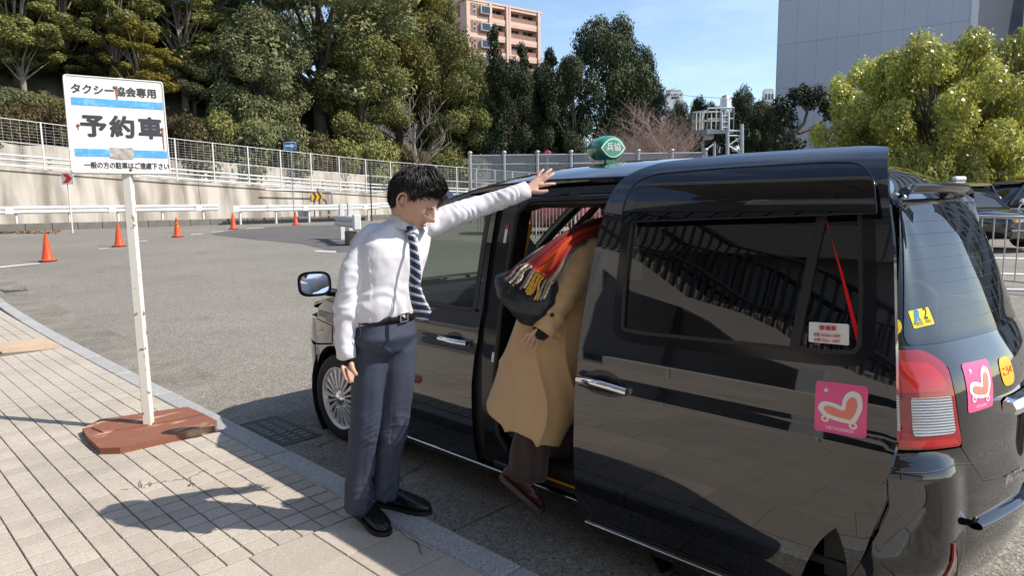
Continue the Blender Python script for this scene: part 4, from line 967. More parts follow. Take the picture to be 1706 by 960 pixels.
# ================================================================== PARKED CARS
M.update(black_paint=flat('black car paint', (.005, .005, .007), .06, ior=1.75, coat=1.0), maroon=flat('maroon car paint', (.20, .022, .03), .12, coat=1.0), lens=flat('lamp lens', (.55, .56, .58), .08, .3), tyre=flat('tyre rubber', (.014, .014, .014), .75), alloy=flat('wheel alloy', (.72, .72, .72), .28, .35), cabin_glass=flat('dark cabin glass', (.012, .016, .018), .03, ior=1.6), plate_green=flat('green number plate', (.02, .20, .10), .4), lamp_white=flat('roof lamp white', (.74, .74, .72), .35), lamp_yellow=flat('roof lamp yellow', (.72, .42, .02), .35))
def loft(b, secs, n=24, ex=3.4, caps=True):
    """secs: (u, half width, z low, z high); superellipse rings"""
    vs = []
    for u, w, z0, z1 in secs:
        for j in range(n):
            t = 2 * math.pi * j / n; c, s_ = math.cos(t), math.sin(t)
            vs.append(Vector((u, w * math.copysign(abs(c) ** (2 / ex), c), (z0 + z1) / 2 + (z1 - z0) / 2 * math.copysign(abs(s_) ** (2 / ex), s_))))
    k = len(secs); b.add(vs, [(i * n + j, i * n + (j + 1) % n, i * n + n + (j + 1) % n, i * n + n + j) for i in range(k - 1) for j in range(n)], True)
    if caps: b.add(vs[:n], [list(range(n))[::-1]]); b.add(vs[-n:], [list(range(n))])
def parked(name, pos, head, paint, label, H=1.5, lamp=None, L=4.6, cat='car', group=None, van=False):
    hd = Vector((head[0], head[1], 0)).normalized(); lf = Vector((-hd.y, hd.x, 0)); z0 = gz(*pos)
    W = Matrix(((hd.x, lf.x, 0, pos[0]), (hd.y, lf.y, 0, pos[1]), (0, 0, 1, z0), (0, 0, 0, 1)))
    e = empty(name, (pos[0], pos[1], z0), math.atan2(hd.y, hd.x), label=label, cat=cat, group=group)
    def fin(b, nm, mat, par=None): b.v = [tuple(W @ Vector(v)) for v in b.v]; return b.build(nm, M[mat], par or e)
    h = L / 2; bel = .88 if not van else .98; hood = .88 if not van else 1.0
    b = MB(); loft(b, [(-h, .62, .42, .80), (-h + .08, .76, .30, bel - .02), (-h + .5, .83, .22, bel), (-.6, .85, .2, bel), (h - 1.6, .85, .2, bel), (h - .7, .84, .22, hood - .03), (h - .2, .79, .26, hood - .12), (h - .03, .70, .30, hood - .2), (h, .60, .40, hood - .3)]); fin(b, 'body', paint)
    cab = [(-h + (.25 if van else .75), .66, bel - .1, bel + .02), (-h + (.5 if van else 1.35), .70, bel - .1, H - .06), (-.2, .71, bel - .1, H), (.35, .70, bel - .1, H - .03), (h - (1.35 if not van else 1.2), .70, bel - .1, bel + .05)]
    b = MB(); loft(b, cab, ex=5); fin(b, 'cabin_glass', 'cabin_glass')
    b = MB(); loft(b, [(-h + (.45 if van else 1.25), .60, H - .12, H - .04), (-h + (.7 if van else 1.6), .66, H - .09, H + .01), (-.2, .67, H - .07, H + .03), (.3, .66, H - .09, H + .005), (.52, .62, H - .13, H - .05)], ex=2.6); fin(b, 'roof', paint)
    for s in (-1, 1):
        for ua, ub in (((.40, H - .06), (h - 1.38, bel)), ((-.25, H - .03), (-.2, bel)), ((-h + .6 if van else -h + 1.3, H - .08), (-h + .35 if van else -h + .85, bel))):
            b = MB(); b.tube([(ua[0], s * .675, ua[1]), ((ua[0] + ub[0]) / 2, s * .70, (ua[1] + ub[1]) / 2), (ub[0], s * .735, ub[1])], .04, 6); fin(b, 'pillar', paint)
        b = MB(); b.box((h - .17, s * .44 - .17, hood - .36), (h + .0, s * .44 + .17, hood - .17), bev=.03); hl = fin(b, 'headlight', 'lens')
        b = MB(); b.box((h - .02, s * .54 - .05, hood - .34), (h + .012, s * .54 + .05, hood - .19), bev=.01); fin(b, 'indicator', 'amber', hl)
        b = MB(); b.tube([(h - 1.0, s * .72, hood - .02), (h - .98, s * .80, hood + .1)], .015, 6); b.lathe([(0, -.05), (.07, -.04), (.085, 0), (.07, .05), (0, .055)], Matrix.Translation((h - .98, s * .82, hood + .16)) @ Matrix.Rotation(R(90), 4, 'Y'), 12); fin(b, 'fender_mirror', 'chrome')
        b = MB(); b.box((-h - .01, s * .6 - .14, .62), (-h + .1, s * .6 + .14, .80), bev=.02); fin(b, 'tail_light', 'red')
        for u in (h - .85, -h + .95):
            C = Matrix.Translation((u, s * .74, .31)) @ Matrix.Rotation(R(-90 * s), 4, 'X')
            b = MB(); b.lathe([(.19, .09), (.27, .10), (.31, .06), (.31, -.08), (.2, -.1)], C, 24); wh = fin(b, 'wheel', 'tyre')
            b = MB(); b.lathe([(.0, .095), (.05, .10), (.17, .075), (.195, .092), (.2, .05)], C, 20); fin(b, 'rim', 'alloy', wh)
    for k in range(6):
        b = MB(); b.box((h - .01, -.24, hood - .36 + k * .033), (h + .02, .24, hood - .345 + k * .033)); fin(b, 'grille_bar', 'chrome')
    b = MB(); b.box((h - .1, -.72, .30), (h + .05, .72, .50), bev=.04); bp = fin(b, 'bumper', paint)
    b = MB(); b.box((h + .05, -.165, .35), (h + .06, .165, .50)); fin(b, 'number_plate', 'plate_green' if lamp else 'sign_white', bp)
    if lamp:
        b = MB(); b.box((.0, -.2, H + .01), (.16, .2, H + .14), bev=.04); fin(b, 'roof_lamp', lamp)
    return e
parked('parked_taxi', (21.6, 4.3), (-.52, -.85), 'black_paint', 'black parked taxi with a white roof lamp behind the pipe fence', H=1.70, van=True, L=4.4, lamp='lamp_white', cat='taxi', group='parked taxis')
parked('parked_taxi', (26.0, 3.4), (-.70, .72), 'black_paint', 'black parked taxi with a yellow roof lamp at the right edge', H=1.72, lamp='lamp_yellow', cat='taxi', van=True, group='parked taxis')
q = at(905, 400, 24.5); parked('red_car', (q.x, q.y), (.70, -.72), 'maroon', 'maroon parked car seen through the open taxi door behind the fence', H=1.5, van=True, L=4.2)
# ================================================================== THE TAXI
XC = 3.19
M.update(paint=flat('black taxi paint', (.0035, .0035, .0048), .02, ior=1.62, coat=1.0), glass=glass_mat('clear side glass', (.62, .68, .63), 1.55), privacy=glass_mat('privacy glass', (.055, .058, .06), 1.75), rear_privacy=glass_mat('rear glass', (.10, .11, .115), 1.9),
         smoke=glass_mat('smoked visor', (.10, .095, .095), 1.75), trim=flat('satin black trim', (.022, .020, .020), .35), liner=flat('inner lining', (.012, .012, .013), .6), grey_trim=flat('grey interior trim', (.13, .125, .12), .7), seat=pm('grey seat fabric', (.17, .165, .165), (.13, .13, .13), scale=30, rough=.95),
         red_lens=flat('red lens', (.32, .003, .005), .06, ior=1.6, coat=1.0), red_bright=flat('bright red lens', (.52, .008, .008), .10, ior=1.6, coat=1.0), pink=flat('pink sticker', (.80, .10, .27), .35), salmon_st=flat('salmon sticker', (.78, .22, .16), .35), white_st=flat('white sticker', (.75, .74, .71), .35), yellow_st=flat('yellow sticker', (.86, .66, .01), .35), orange_st=flat('orange sticker', (.80, .42, .01), .35), red_ink=flat('red ink', (.60, .02, .02), .5), blue_ink=flat('blue ink', (.0, .24, .52), .5), green_lamp=flat('green lamp housing', (.012, .26, .155), .18, coat=1.0), yellow_bar=flat('yellow grab bar', (.80, .40, .01), .4))
m, n, l, p_ = new_mat('clear reversing lens'); p_.inputs['Roughness'].default_value = .12; p_.inputs['Metallic'].default_value = .5; p_.inputs['Coat Weight'].default_value = 1.0
t = n.new('ShaderNodeTexWave'); t.inputs['Scale'].default_value = 34; t.bands_direction = 'Z'; t.inputs['Distortion'].default_value = 1.2; t.inputs['Detail'].default_value = 3; t.inputs['Detail Scale'].default_value = 3
c_ = n.new('ShaderNodeTexCoord'); l.new(c_.outputs['Object'], t.inputs['Vector']); r_ = n.new('ShaderNodeValToRGB'); r_.color_ramp.elements[0].color = (.22, .22, .23, 1); r_.color_ramp.elements[1].color = (.62, .62, .63, 1); l.new(t.outputs[0], r_.inputs[0]); l.new(r_.outputs[0], p_.inputs['Base Color'])
b_ = n.new('ShaderNodeBump'); b_.inputs['Strength'].default_value = .25; b_.inputs['Distance'].default_value = .01; l.new(t.outputs[0], b_.inputs['Height']); l.new(b_.outputs[0], p_.inputs['Normal']); M['clear_lens'] = m

def smooth_interp(xs, ys, sig=.012, n=4000):
    g = np.linspace(xs[0], xs[-1], n); v = np.interp(g, xs, ys); k = max(1, int(sig / (g[1] - g[0]) * 3)); w = np.exp(-.5 * (np.arange(-k, k + 1) / (k / 3)) ** 2); w /= w.sum()
    vp = np.concatenate([2 * v[0] - v[k:0:-1], v, 2 * v[-1] - v[-2:-k - 2:-1]]); v = np.convolve(vp, w, 'valid')
    return lambda x: float(np.interp(x, g, v))
I_SIDE = smooth_interp([.10, .16, .22, .30, .42, .55, .70, .80, .826, .858, .90, .97, 1.03, 1.2, 1.4, 1.55, 1.63, 1.70, 1.74, 1.77, 1.79, 1.81], [.10, .066, .040, .020, .007, 0, .002, .006, .008, .020, .0205, .026, .036, .070, .117, .157, .187, .230, .275, .33, .39, .47], .010)
I_REAR = smooth_interp([.10, .20, .28, .40, .60, .66, .70, .80, .95, 1.02, 1.08, 1.12, 1.3, 1.47, 1.55, 1.6, 1.64, 1.70, 1.81], [.16, .09, .04, .0, .0, .010, .016, .016, .032, .052, .085, .108, .172, .240, .290, .335, .385, .47, .8], .014)
I_FRONT = smooth_interp([.10, .20, .30, .45, .60, .70, .80, .86, .90, 1.81], [.16, .08, .03, .0, .01, .03, .07, .12, .2, .3], .02)
# plan outline: half width and y, from the nose round the left side to the tail
_pl = [(0, 4.745), (.15, 4.738), (.30, 4.72), (.52, 4.66), (.66, 4.56), (.75, 4.42), (.80, 4.25), (.835, 4.0), (.8475, 3.7), (.8475, 3.2), (.8475, 2.6), (.8475, 2.0), (.8475, 1.5), (.8475, 1.1), (.842, .85), (.825, .68), (.78, .56), (.69, .475), (.55, .408), (.30, .348), (.15, .330), (0, .325)]
def catmull(P, k=24):
    P = [Vector(p) for p in P]; Q = [P[0] * 2 - P[1]] + P + [P[-1] * 2 - P[-2]]; out = []
    for i in range(1, len(Q) - 2):
        a, b, c, d = Q[i - 1:i + 3]
        for j in range(k):
            t = j / k; out.append(.5 * ((2 * b) + (c - a) * t + (2 * a - 5 * b + 4 * c - d) * t * t + (3 * b - a - 3 * c + d) * t ** 3))
    return out + [P[-1]]
_c = catmull(_pl); _cx = np.array([p.x for p in _c]); _cy = np.array([p.y for p in _c]); _cs = np.concatenate([[0], np.cumsum(np.hypot(np.diff(_cx), np.diff(_cy)))]); LH = float(_cs[-1])
_g = np.arange(0, LH, .004); _gx = np.interp(_g, _cs, _cx); _gy = np.interp(_g, _cs, _cy)
def _sm(v, sym):
    k = 22; w = np.exp(-.5 * (np.arange(-k, k + 1) / 8.0) ** 2); w /= w.sum(); a = v[k:0:-1] * sym; b = v[-2:-k - 2:-1] * sym
    return np.convolve(np.concatenate([a, v, b]), w, 'valid')
_gx = _sm(_gx, -1); _gy = _sm(_gy, 1); _tx = np.gradient(_gx); _ty = np.gradient(_gy); _tl = np.hypot(_tx, _ty); _nx, _ny = -_ty / _tl, _tx / _tl
def plan(s):
    """s in [-LH, 2 LH]: position (hw signed: + is the left side) and outward normal"""
    f = 1
    if s < 0: s, f = -s, -1
    if s > LH: s, f = 2 * LH - s, -f
    i = np.interp(s, _g, _gx), np.interp(s, _g, _gy), np.interp(s, _g, _nx), np.interp(s, _g, _ny)
    return i[0] * f, i[1], i[2] * f, i[3]
def P0(s, z):
    h, y, nx, ny = plan(s); r = ny * ny
    ins = I_SIDE(z) * (1 - r) + (I_REAR(z) if ny < 0 else I_FRONT(z)) * r
    return Vector((XC - h + nx * ins, y - ny * ins, z))
def surf_body(s, z, off=0.0):
    p = P0(s, z); e = .004
    n = (P0(s + e, z) - P0(s - e, z)).cross(P0(s, z + e) - P0(s, z - e)).normalized()
    h, y, nx, ny = plan(s)
    if n.dot(Vector((-nx, ny, .0))) < 0: n = -n
    return p + n * off, n
def side_s(y): return float(np.interp(-y, -_gy[(_g > .5)], _g[_g > .5]))      # left side: s from y
DOFF = .10
def surf_door(y, z, off=0.0):
    e = .003; q = lambda zz: Vector((XC - .8475 + I_SIDE(zz) - DOFF, y, zz)); t = q(z + e) - q(z - e); n = Vector((-t.z, 0, t.x)).normalized()
    return q(z) + n * off, n
def surf_left(y, z, off=0.0): return surf_body(side_s(y), z, off)
def surf_right(y, z, off=0.0): return surf_body(2 * LH - side_s(y), z, off)
Z_RAIL = smooth_interp([.4, .68, .78, .92, 1.25, 2.3, 2.7, 2.95, 3.15], [1.52, 1.60, 1.635, 1.682, 1.70, 1.70, 1.68, 1.62, 1.53], .06)
Z_CEN = smooth_interp([.4, .66, .71, .78, .88, 1.05, 1.35, 2.0, 2.4, 2.75, 2.95, 3.15], [1.48, 1.61, 1.648, 1.695, 1.742, 1.780, 1.802, 1.815, 1.80, 1.755, 1.70, 1.61], .03)
def roof_z(x, y):
    hw = .8475 - I_SIDE(Z_RAIL(y)); t = min(1.02, abs(x - XC) / hw); return Z_RAIL(y) + (Z_CEN(y) - Z_RAIL(y)) * (1 - t ** 2.6)
def fn_surf(f):
    def s(x, y, off=0.0):
        e = .004; p = Vector((x, y, f(x, y))); n = Vector((-(f(x + e, y) - f(x - e, y)) / (2 * e), -(f(x, y + e) - f(x, y - e)) / (2 * e), 1)).normalized(); return p + n * off, n
    return s
surf_roof = fn_surf(roof_z)
_zh = smooth_interp([3.6, 3.8, 4.1, 4.3, 4.45, 4.6, 4.75], [1.09, 1.065, 1.005, .955, .915, .86, .78], .05)
surf_hood = fn_surf(lambda x, y: _zh(y) - .035 * (abs(x - XC) / .8) ** 4)
def rpoly(pts, rad, k=6):
    """polygon with rounded corners; rad one number or a list"""
    n = len(pts); out = []
    for i in range(n):
        r_ = rad[i] if isinstance(rad, (list, tuple)) else rad; p = Vector(pts[i]); a = Vector(pts[i - 1]) - p; c = Vector(pts[(i + 1) % n]) - p
        q = min(r_, a.length * .48, c.length * .48)
        if q < 1e-4: out.append(tuple(p)); continue
        a, c = p + a.normalized() * q, p + c.normalized() * q
        for j in range(k + 1): t = j / k; out.append(tuple(a * (1 - t) ** 2 + p * (2 * t * (1 - t)) + c * t * t))
    return out
def densify(pts, st):
    out = []; n = len(pts)
    for i in range(n):
        a, c = Vector(pts[i]), Vector(pts[(i + 1) % n]); k = max(1, math.ceil((c - a).length / st)); out += [tuple(a.lerp(c, j / k)) for j in range(k)]
    return out
def inside(p, poly):
    x, y = p; r_ = False; j = len(poly) - 1
    for i in range(len(poly)):
        (xi, yi), (xj, yj) = poly[i], poly[j]
        if (yi > y) != (yj > y) and x < (xj - xi) * (y - yi) / (yj - yi) + xi: r_ = not r_
        j = i
    return r_
def inset_poly(poly, d):
    n = len(poly); out = []; A = sum(poly[i][0] * poly[(i + 1) % n][1] - poly[(i + 1) % n][0] * poly[i][1] for i in range(n)); sg = 1 if A > 0 else -1
    for i in range(n):
        a, c = Vector(poly[i - 1]), Vector(poly[(i + 1) % n]); t = (c - a)
        if t.length < 1e-9: out.append(poly[i]); continue
        t.normalize(); out.append((poly[i][0] - t.y * d * sg, poly[i][1] + t.x * d * sg))
    return out
def panel(name, surf, outline, mat, parent, holes=(), off=0.0, thick=.012, step=.04, gap=0.0, flip=None):
    """sheet on a curved surface, cut to an outline with holes, with exact normals and a turned-in edge"""
    if gap: outline = inset_poly(densify(outline, step), gap)
    loops = [densify(outline, step)] + [densify(h, step) for h in holes]
    co = []; ed = []; lid = []
    for L in loops:
        k = len(co); co += [Vector(p) for p in L]; ed += [(k + i, k + (i + 1) % len(L)) for i in range(len(L))]; lid.append((k, len(L)))
    xs = [p[0] for p in loops[0]]; ys = [p[1] for p in loops[0]]; bp = np.array([[p.x, p.y] for p in co])
    for i in range(1, int((max(xs) - min(xs)) / step) + 1):
        for j in range(1, int((max(ys) - min(ys)) / step) + 1):
            q = (min(xs) + i * step, min(ys) + j * step)
            if inside(q, loops[0]) and not any(inside(q, h) for h in loops[1:]) and np.min((bp[:, 0] - q[0]) ** 2 + (bp[:, 1] - q[1]) ** 2) > (step * .45) ** 2: co.append(Vector(q))
    v2, e2, f2, ov, oe, of = geometry.delaunay_2d_cdt(co, ed, [], 1, 1e-7)
    fs = []
    for f in f2:
        c = sum((v2[i] for i in f), Vector((0, 0))) / len(f)
        if inside(c, loops[0]) and not any(inside(c, h) for h in loops[1:]): fs.append(list(f))
    pts = []; nr = []
    for v in v2: p, n_ = surf(v.x, v.y, off); pts.append(p); nr.append(n_)
    if fs:
        a, b_, c = (pts[i] for i in fs[0][:3])
        if (b_ - a).cross(c - a).dot(nr[fs[0][0]]) < 0: fs = [f[::-1] for f in fs]
    nv = len(pts); nface = len(fs); normals = [nr[i] for f in fs for i in f]
    if thick:
        imap = {}
        for i, o_ in enumerate(ov):
            for q in o_: imap[q] = i
        for k, m_ in lid:
            base = len(pts); ring = [imap.get(k + i, None) for i in range(m_)]
            ring = [q for q in ring if q is not None]; m2 = len(ring)
            for q in ring: pts.append(pts[q].copy()); nr.append(None)
            for q in ring: pts.append(pts[q] - nr[q] * thick); nr.append(None)
            for i in range(m2):
                j = (i + 1) % m2; f = [base + i, base + j, base + m2 + j, base + m2 + i]; fs.append(f)
    me = bpy.data.meshes.new(name); me.from_pydata(pts, [], fs); me.materials.append(mat if not isinstance(mat, str) else M[mat])
    me.update(); sm = [True] * nface + [False] * (len(fs) - nface); me.polygons.foreach_set('use_smooth', sm)
    for f in me.polygons[nface:]: normals += [f.normal.copy()] * 4
    me.normals_split_custom_set([tuple(n_) for n_ in normals])
    return link(name, me, parent)
def decal_text(s, surf, a, b, size, mat, parent, bold=0.0, sx=1.0, dirx=1, off=.003, spacing=1.0, rot=0.0, name='lettering', skew=0.0):
    me = text_mesh(s, size, M[mat], bold=bold, depth=0.0, spacing=spacing, sx=sx); c, s_ = math.cos(rot), math.sin(rot)
    for v in me.vertices:
        u, w = v.co.x + v.co.y * skew, v.co.y; p, n_ = surf(a + dirx * (u * c - w * s_), b + u * s_ + w * c, off + v.co.z); v.co = p
    return link(name, me, parent)
def strip_on(name, surf, pts, w, mat, parent, off=.004):
    """raised narrow bead that follows a line on a surface"""
    b = MB(); b.tube([surf(x, y, off)[0] for x, y in pts], w, 6); return b.build(name, M[mat] if isinstance(mat, str) else mat, parent)

car = empty('taxi', (XC, 2.5, 0), label='black taxi with its rear side door slid open and a green roof lamp', cat='taxi')
S = side_s
def ys(poly): return [(S(y), z) for y, z in poly]
def arc(cx, cz, r_, a0, a1, n=14): return [(cx + r_ * math.cos(R(a0 + (a1 - a0) * i / n)), cz + r_ * math.sin(R(a0 + (a1 - a0) * i / n))) for i in range(n + 1)]
FW, RW = 3.95, 1.20
door_o = [(2.597, .215), (2.590, .65), (2.553, .92), (2.535, 1.06), (2.545, 1.645), (2.80, 1.648), (2.93, 1.605), (3.64, 1.06), (3.60, .80), (3.56, .36), (3.50, .215)]
win_o = rpoly([(2.605, 1.045), (2.612, 1.60), (2.82, 1.602), (2.90, 1.575), (3.48, 1.10), (3.46, 1.055)], [.03, .05, .1, .1, .05, .02])
rear_door_o = [(1.40, .70), (1.37, 1.02), (1.40, 1.63), (1.48, 1.66), (2.50, 1.66), (2.53, 1.60), (2.525, 1.06), (2.545, .92), (2.58, .65), (2.587, .215), (1.64, .215), (1.56, .40), (1.46, .56)]
rear_win_o = rpoly([(1.46, 1.06), (1.46, 1.58), (1.52, 1.62), (2.42, 1.62), (2.455, 1.58), (2.455, 1.06)], .06)
fender_o = [(3.572, .22)] + arc(FW, .30, .362, 190, -8, 22)[1:-1][::1] + [(4.315, .62), (3.985, .665), (3.975, .80), (4.27, .815), (4.26, .885), (4.1, .965), (3.9, 1.02), (3.72, 1.052), (3.65, 1.05), (3.61, .80), (3.57, .36)]
fender_o = [(3.51, .22), (3.578, .36), (3.606, .62), (3.618, .80), (3.652, 1.05), (3.72, 1.052), (3.9, 1.018), (4.1, .968), (4.26, .895), (4.27, .815), (3.975, .80), (3.985, .672), (4.30, .622), (4.302, .42)] + arc(FW, .30, .362, 8, 186, 20)
for sd, surf, nm in ((1, surf_left, 'left'), (-1, surf_right, 'right')):
    panel('front_fender', surf, fender_o, 'paint', car, gap=.002)
    d = panel('front_door', surf, door_o, 'paint', car, holes=[win_o], gap=.003)
    panel('window', surf, inset_poly(win_o, -.01), 'glass', d, off=-.006, thick=0)
    w2 = inset_poly(densify(win_o, .03), -.026); panel('window_frame', surf, w2, 'trim', d, holes=[inset_poly(densify(win_o, .03), .006)], off=.0025, thick=.01)
    strip_on('belt_moulding', surf, [(y, 1.043) for y in np.linspace(2.58, 3.5, 20)], .008, 'trim', d, .008)
    b = MB(); hx = [(2.625 + .225 * i / 10) for i in range(11)]; b.tube([surf(y, .862 + .004 * math.sin(math.pi * i / 10), .018 + .022 * math.sin(math.pi * i / 10))[0] for i, y in enumerate(hx)], [(.013, .017)] * 11, 8); b.build('handle', M['chrome'], d)
    panel('recess_shade', surf, rpoly([(2.66, .848), (2.68, .905), (2.73, .915), (2.80, .90), (2.815, .848)], .03), 'black_gloss', d, off=.0015, thick=0)  # flat black panel on the skin: shade of the handle cup as colour
    panel('sill', surf, [(3.50, .212), (1.56, .212), (1.54, .165), (3.48, .165)], 'paint', car, thick=.03)
    strip_on('sill_trim', surf, [(y, .205) for y in np.linspace(1.9, 3.5, 24)], .005, 'chrome', car, .004)
    # dark inner lining with the same openings
    holes = [inset_poly(densify(win_o, .03), -.008)]
    if sd > 0: holes.append([(1.62, .34), (1.60, .60), (1.56, 1.05), (1.62, 1.60), (1.72, 1.635), (2.33, 1.625), (2.40, 1.57), (2.415, 1.06), (2.43, .70), (2.42, .42), (2.36, .33)])
    else: holes.append(inset_poly(densify(rear_win_o, .03), -.008))
    lin = [(3.50, .22)] + arc(FW, .30, .36, 180, 20, 14) + [(4.28, .55), (4.20, .88), (3.72, 1.03), (2.95, 1.58), (2.6, 1.64), (.9, 1.62), (.78, 1.05), (.75, .55)] + [(RW - .38, .42)] + arc(RW, .30, .38, 160, 20, 14)[::-1][::-1][0:0] + arc(RW, .30, .39, 165, 10, 14) + [(1.62, .22)]
    panel('inner_lining', surf, lin, 'liner', car, holes=holes, off=-.028, thick=0, step=.06)
# left: rear quarter behind the slid door; right: the closed door and its quarter
arch_r = arc(1.105, .32, .385, 172, 2, 24)
quarter_o = [(1.52, .165), (1.56, .70), (1.56, 1.62), (1.50, 1.67), (1.0, 1.665), (.80, 1.63), (.74, 1.45), (.66, 1.12), (.80, 1.115), (.80, .785), (.66, .77), (.66, .70), (.70, .60), (.72, .48)] + arc(1.105, .32, .385, 172, 8, 20)[::-1][0:0]
quarter_o = [(1.56, .70), (1.56, 1.62), (1.50, 1.67), (1.0, 1.665), (.80, 1.63), (.74, 1.45), (.67, 1.12), (.80, 1.115), (.80, .775), (.62, .765), (.60, .60), (.66, .40), (.70, .30)] + arc(1.105, .30, .39, 180, 20, 22) + [(1.50, .40)]
panel('rear_quarter', surf_left, quarter_o, 'paint', car, gap=.002)
panel('rear_quarter', surf_right, [(1.36, 1.02), (1.39, 1.62), (1.44, 1.665), (1.0, 1.665), (.80, 1.63), (.74, 1.45), (.67, 1.12), (.80, 1.115), (.80, .775), (.62, .765), (.60, .60), (.66, .40), (.70, .30)] + arc(1.105, .30, .39, 180, 20, 22) + [(1.46, .53), (1.39, .70)], 'paint', car, gap=.002)
d = panel('side_door', surf_right, rear_door_o, 'paint', car, holes=[rear_win_o], gap=.003)
panel('window', surf_right, inset_poly(rear_win_o, -.01), 'glass', d, off=-.006, thick=0)
# ------------------------------------------------------------------ the slid door
sd_o = rpoly([(1.775, .118), (1.822, .17), (1.826, .29), (1.820, .60), (1.815, .92), (1.800, 1.30), (1.785, 1.50), (1.772, 1.62), (1.735, 1.705), (1.62, 1.765), (1.30, 1.786), (.80, 1.786), (.715, 1.775), (.690, 1.71), (.632, 1.47), (.583, 1.104), (.556, .86), (.572, .74), (.636, .637), (.690, .563), (.767, .470), (.812, .363), (.845, .25), (.865, .118)], [.02, .03, .05, .05, .05, .05, .05, .05, .06, .08, .05, .04, .02, .03, .05, .05, .06, .05, .03, .03, .05, .05, .05, .02])
sw_o = rpoly([(1.628, 1.045), (1.645, 1.25), (1.66, 1.63), (1.60, 1.668), (.80, 1.672), (.722, 1.64), (.672, 1.30), (.658, 1.12), (.69, 1.078), (.80, 1.066), (1.50, 1.040)], [.05, .03, .05, .05, .05, .06, .05, .05, .04, .03, .03])
sdoor = panel('sliding_door', surf_door, sd_o, 'paint', car, holes=[sw_o], thick=.03, step=.035)
panel('door_back', surf_door, inset_poly(densify(sd_o, .035), .012), 'liner', sdoor, holes=[inset_poly(densify(sw_o, .035), -.012)], off=-.032, thick=0, step=.06)
panel('window', surf_door, inset_poly(sw_o, -.008), 'privacy', sdoor, off=-.008, thick=0)
panel('window_frame', surf_door, inset_poly(densify(sw_o, .03), -.012), 'black_gloss', sdoor, holes=[inset_poly(densify(sw_o, .03), .030)], off=.002, thick=.012)
panel('window_seal', surf_door, inset_poly(densify(sw_o, .03), .026), 'trim', sdoor, holes=[inset_poly(densify(sw_o, .03), .040)], off=.0035, thick=.012)
panel('window_bar', surf_door, [(.882, 1.06), (.862, 1.36), (.835, 1.665), (.868, 1.665), (.893, 1.36), (.915, 1.06)], 'trim', sdoor, off=.001, thick=.01)
vis_o = rpoly([(1.656, 1.505), (1.662, 1.60), (1.645, 1.668), (1.57, 1.702), (1.31, 1.713), (.86, 1.718), (.765, 1.708), (.712, 1.655), (.683, 1.545)], [.002, .03, .04, .06, .05, .06, .05, .04, .002])
def surf_visor(y, z, off=0.0): return surf_door(y, z, off + .012 + .022 * max(0, min(1, (1.72 - z) / .2)))
panel('rain_visor', surf_visor, vis_o, 'smoke', sdoor, off=0, thick=0)
strip_on('visor_edge', surf_visor, densify(vis_o, .03)[:-1], .0028, 'black_gloss', sdoor, .001)
b = MB(); b.tube([surf_door(1.795 - .25 * i / 12, .833 + .005 * math.sin(math.pi * i / 12) - .006 * i / 12, .012 + .026 * math.sin(math.pi * i / 12))[0] for i in range(13)], [(.014, .018)] * 13, 10); b.build('handle', M['chrome'], sdoor)
panel('recess_shade', surf_door, rpoly([(1.80, .818), (1.80, .85), (1.72, .892), (1.66, .898), (1.60, .880), (1.55, .845), (1.535, .815), (1.62, .79), (1.72, .792)], .03), 'black_gloss', sdoor, off=.0012, thick=0)  # no real hollow, the cup's shade is this black shape
strip_on('trim_strip', surf_door, [(y, .168) for y in np.linspace(1.80, .86, 20)], .0055, 'chrome', sdoor, .003)
strip_on('lower_bead', surf_door, [(y, .205) for y in np.linspace(1.815, .86, 20)], .003, 'black_gloss', sdoor, .002)
# fare sticker on the glass and the pink sticker on the door
panel('red_strip', surf_door, [(.860, 1.555), (.855, 1.556), (.780, 1.36), (.700, 1.135), (.684, 1.118), (.688, 1.145), (.772, 1.36)], flat('red strip', (.70, .008, .015), .15), sdoor, off=-.0055, thick=0, step=.02)
def fare():
    o = panel('fare_sticker', surf_door, rpoly([(.858, 1.190), (.732, 1.196), (.724, 1.129), (.852, 1.124)], .006), 'white_st', sdoor, off=-.004, thick=.001)
    k = dict(surf=surf_door, mat='red_ink', parent=o, dirx=-1, off=.001)
    c = lambda x, y: (.858 - .126 * (x - 70) / 270 - .004 * (y - 140) / 130, 1.190 - .066 * (y - 145) / 130 + .006 * (x - 70) / 270)
    for s, x, y, sz, bo, sx in (('普通車', 203, 180, .0165, .0006, 1.1), ('初乗 0.850km 500円', 201, 226, .0115, .0003, .83), ('加算 225m  100円', 201, 259, .0115, .0003, .90)):
        a, b_ = c(x, y); decal_text(s, a=a, b=b_, size=sz, bold=bo, sx=sx, rot=.045, spacing=1.05, **k)
fare()
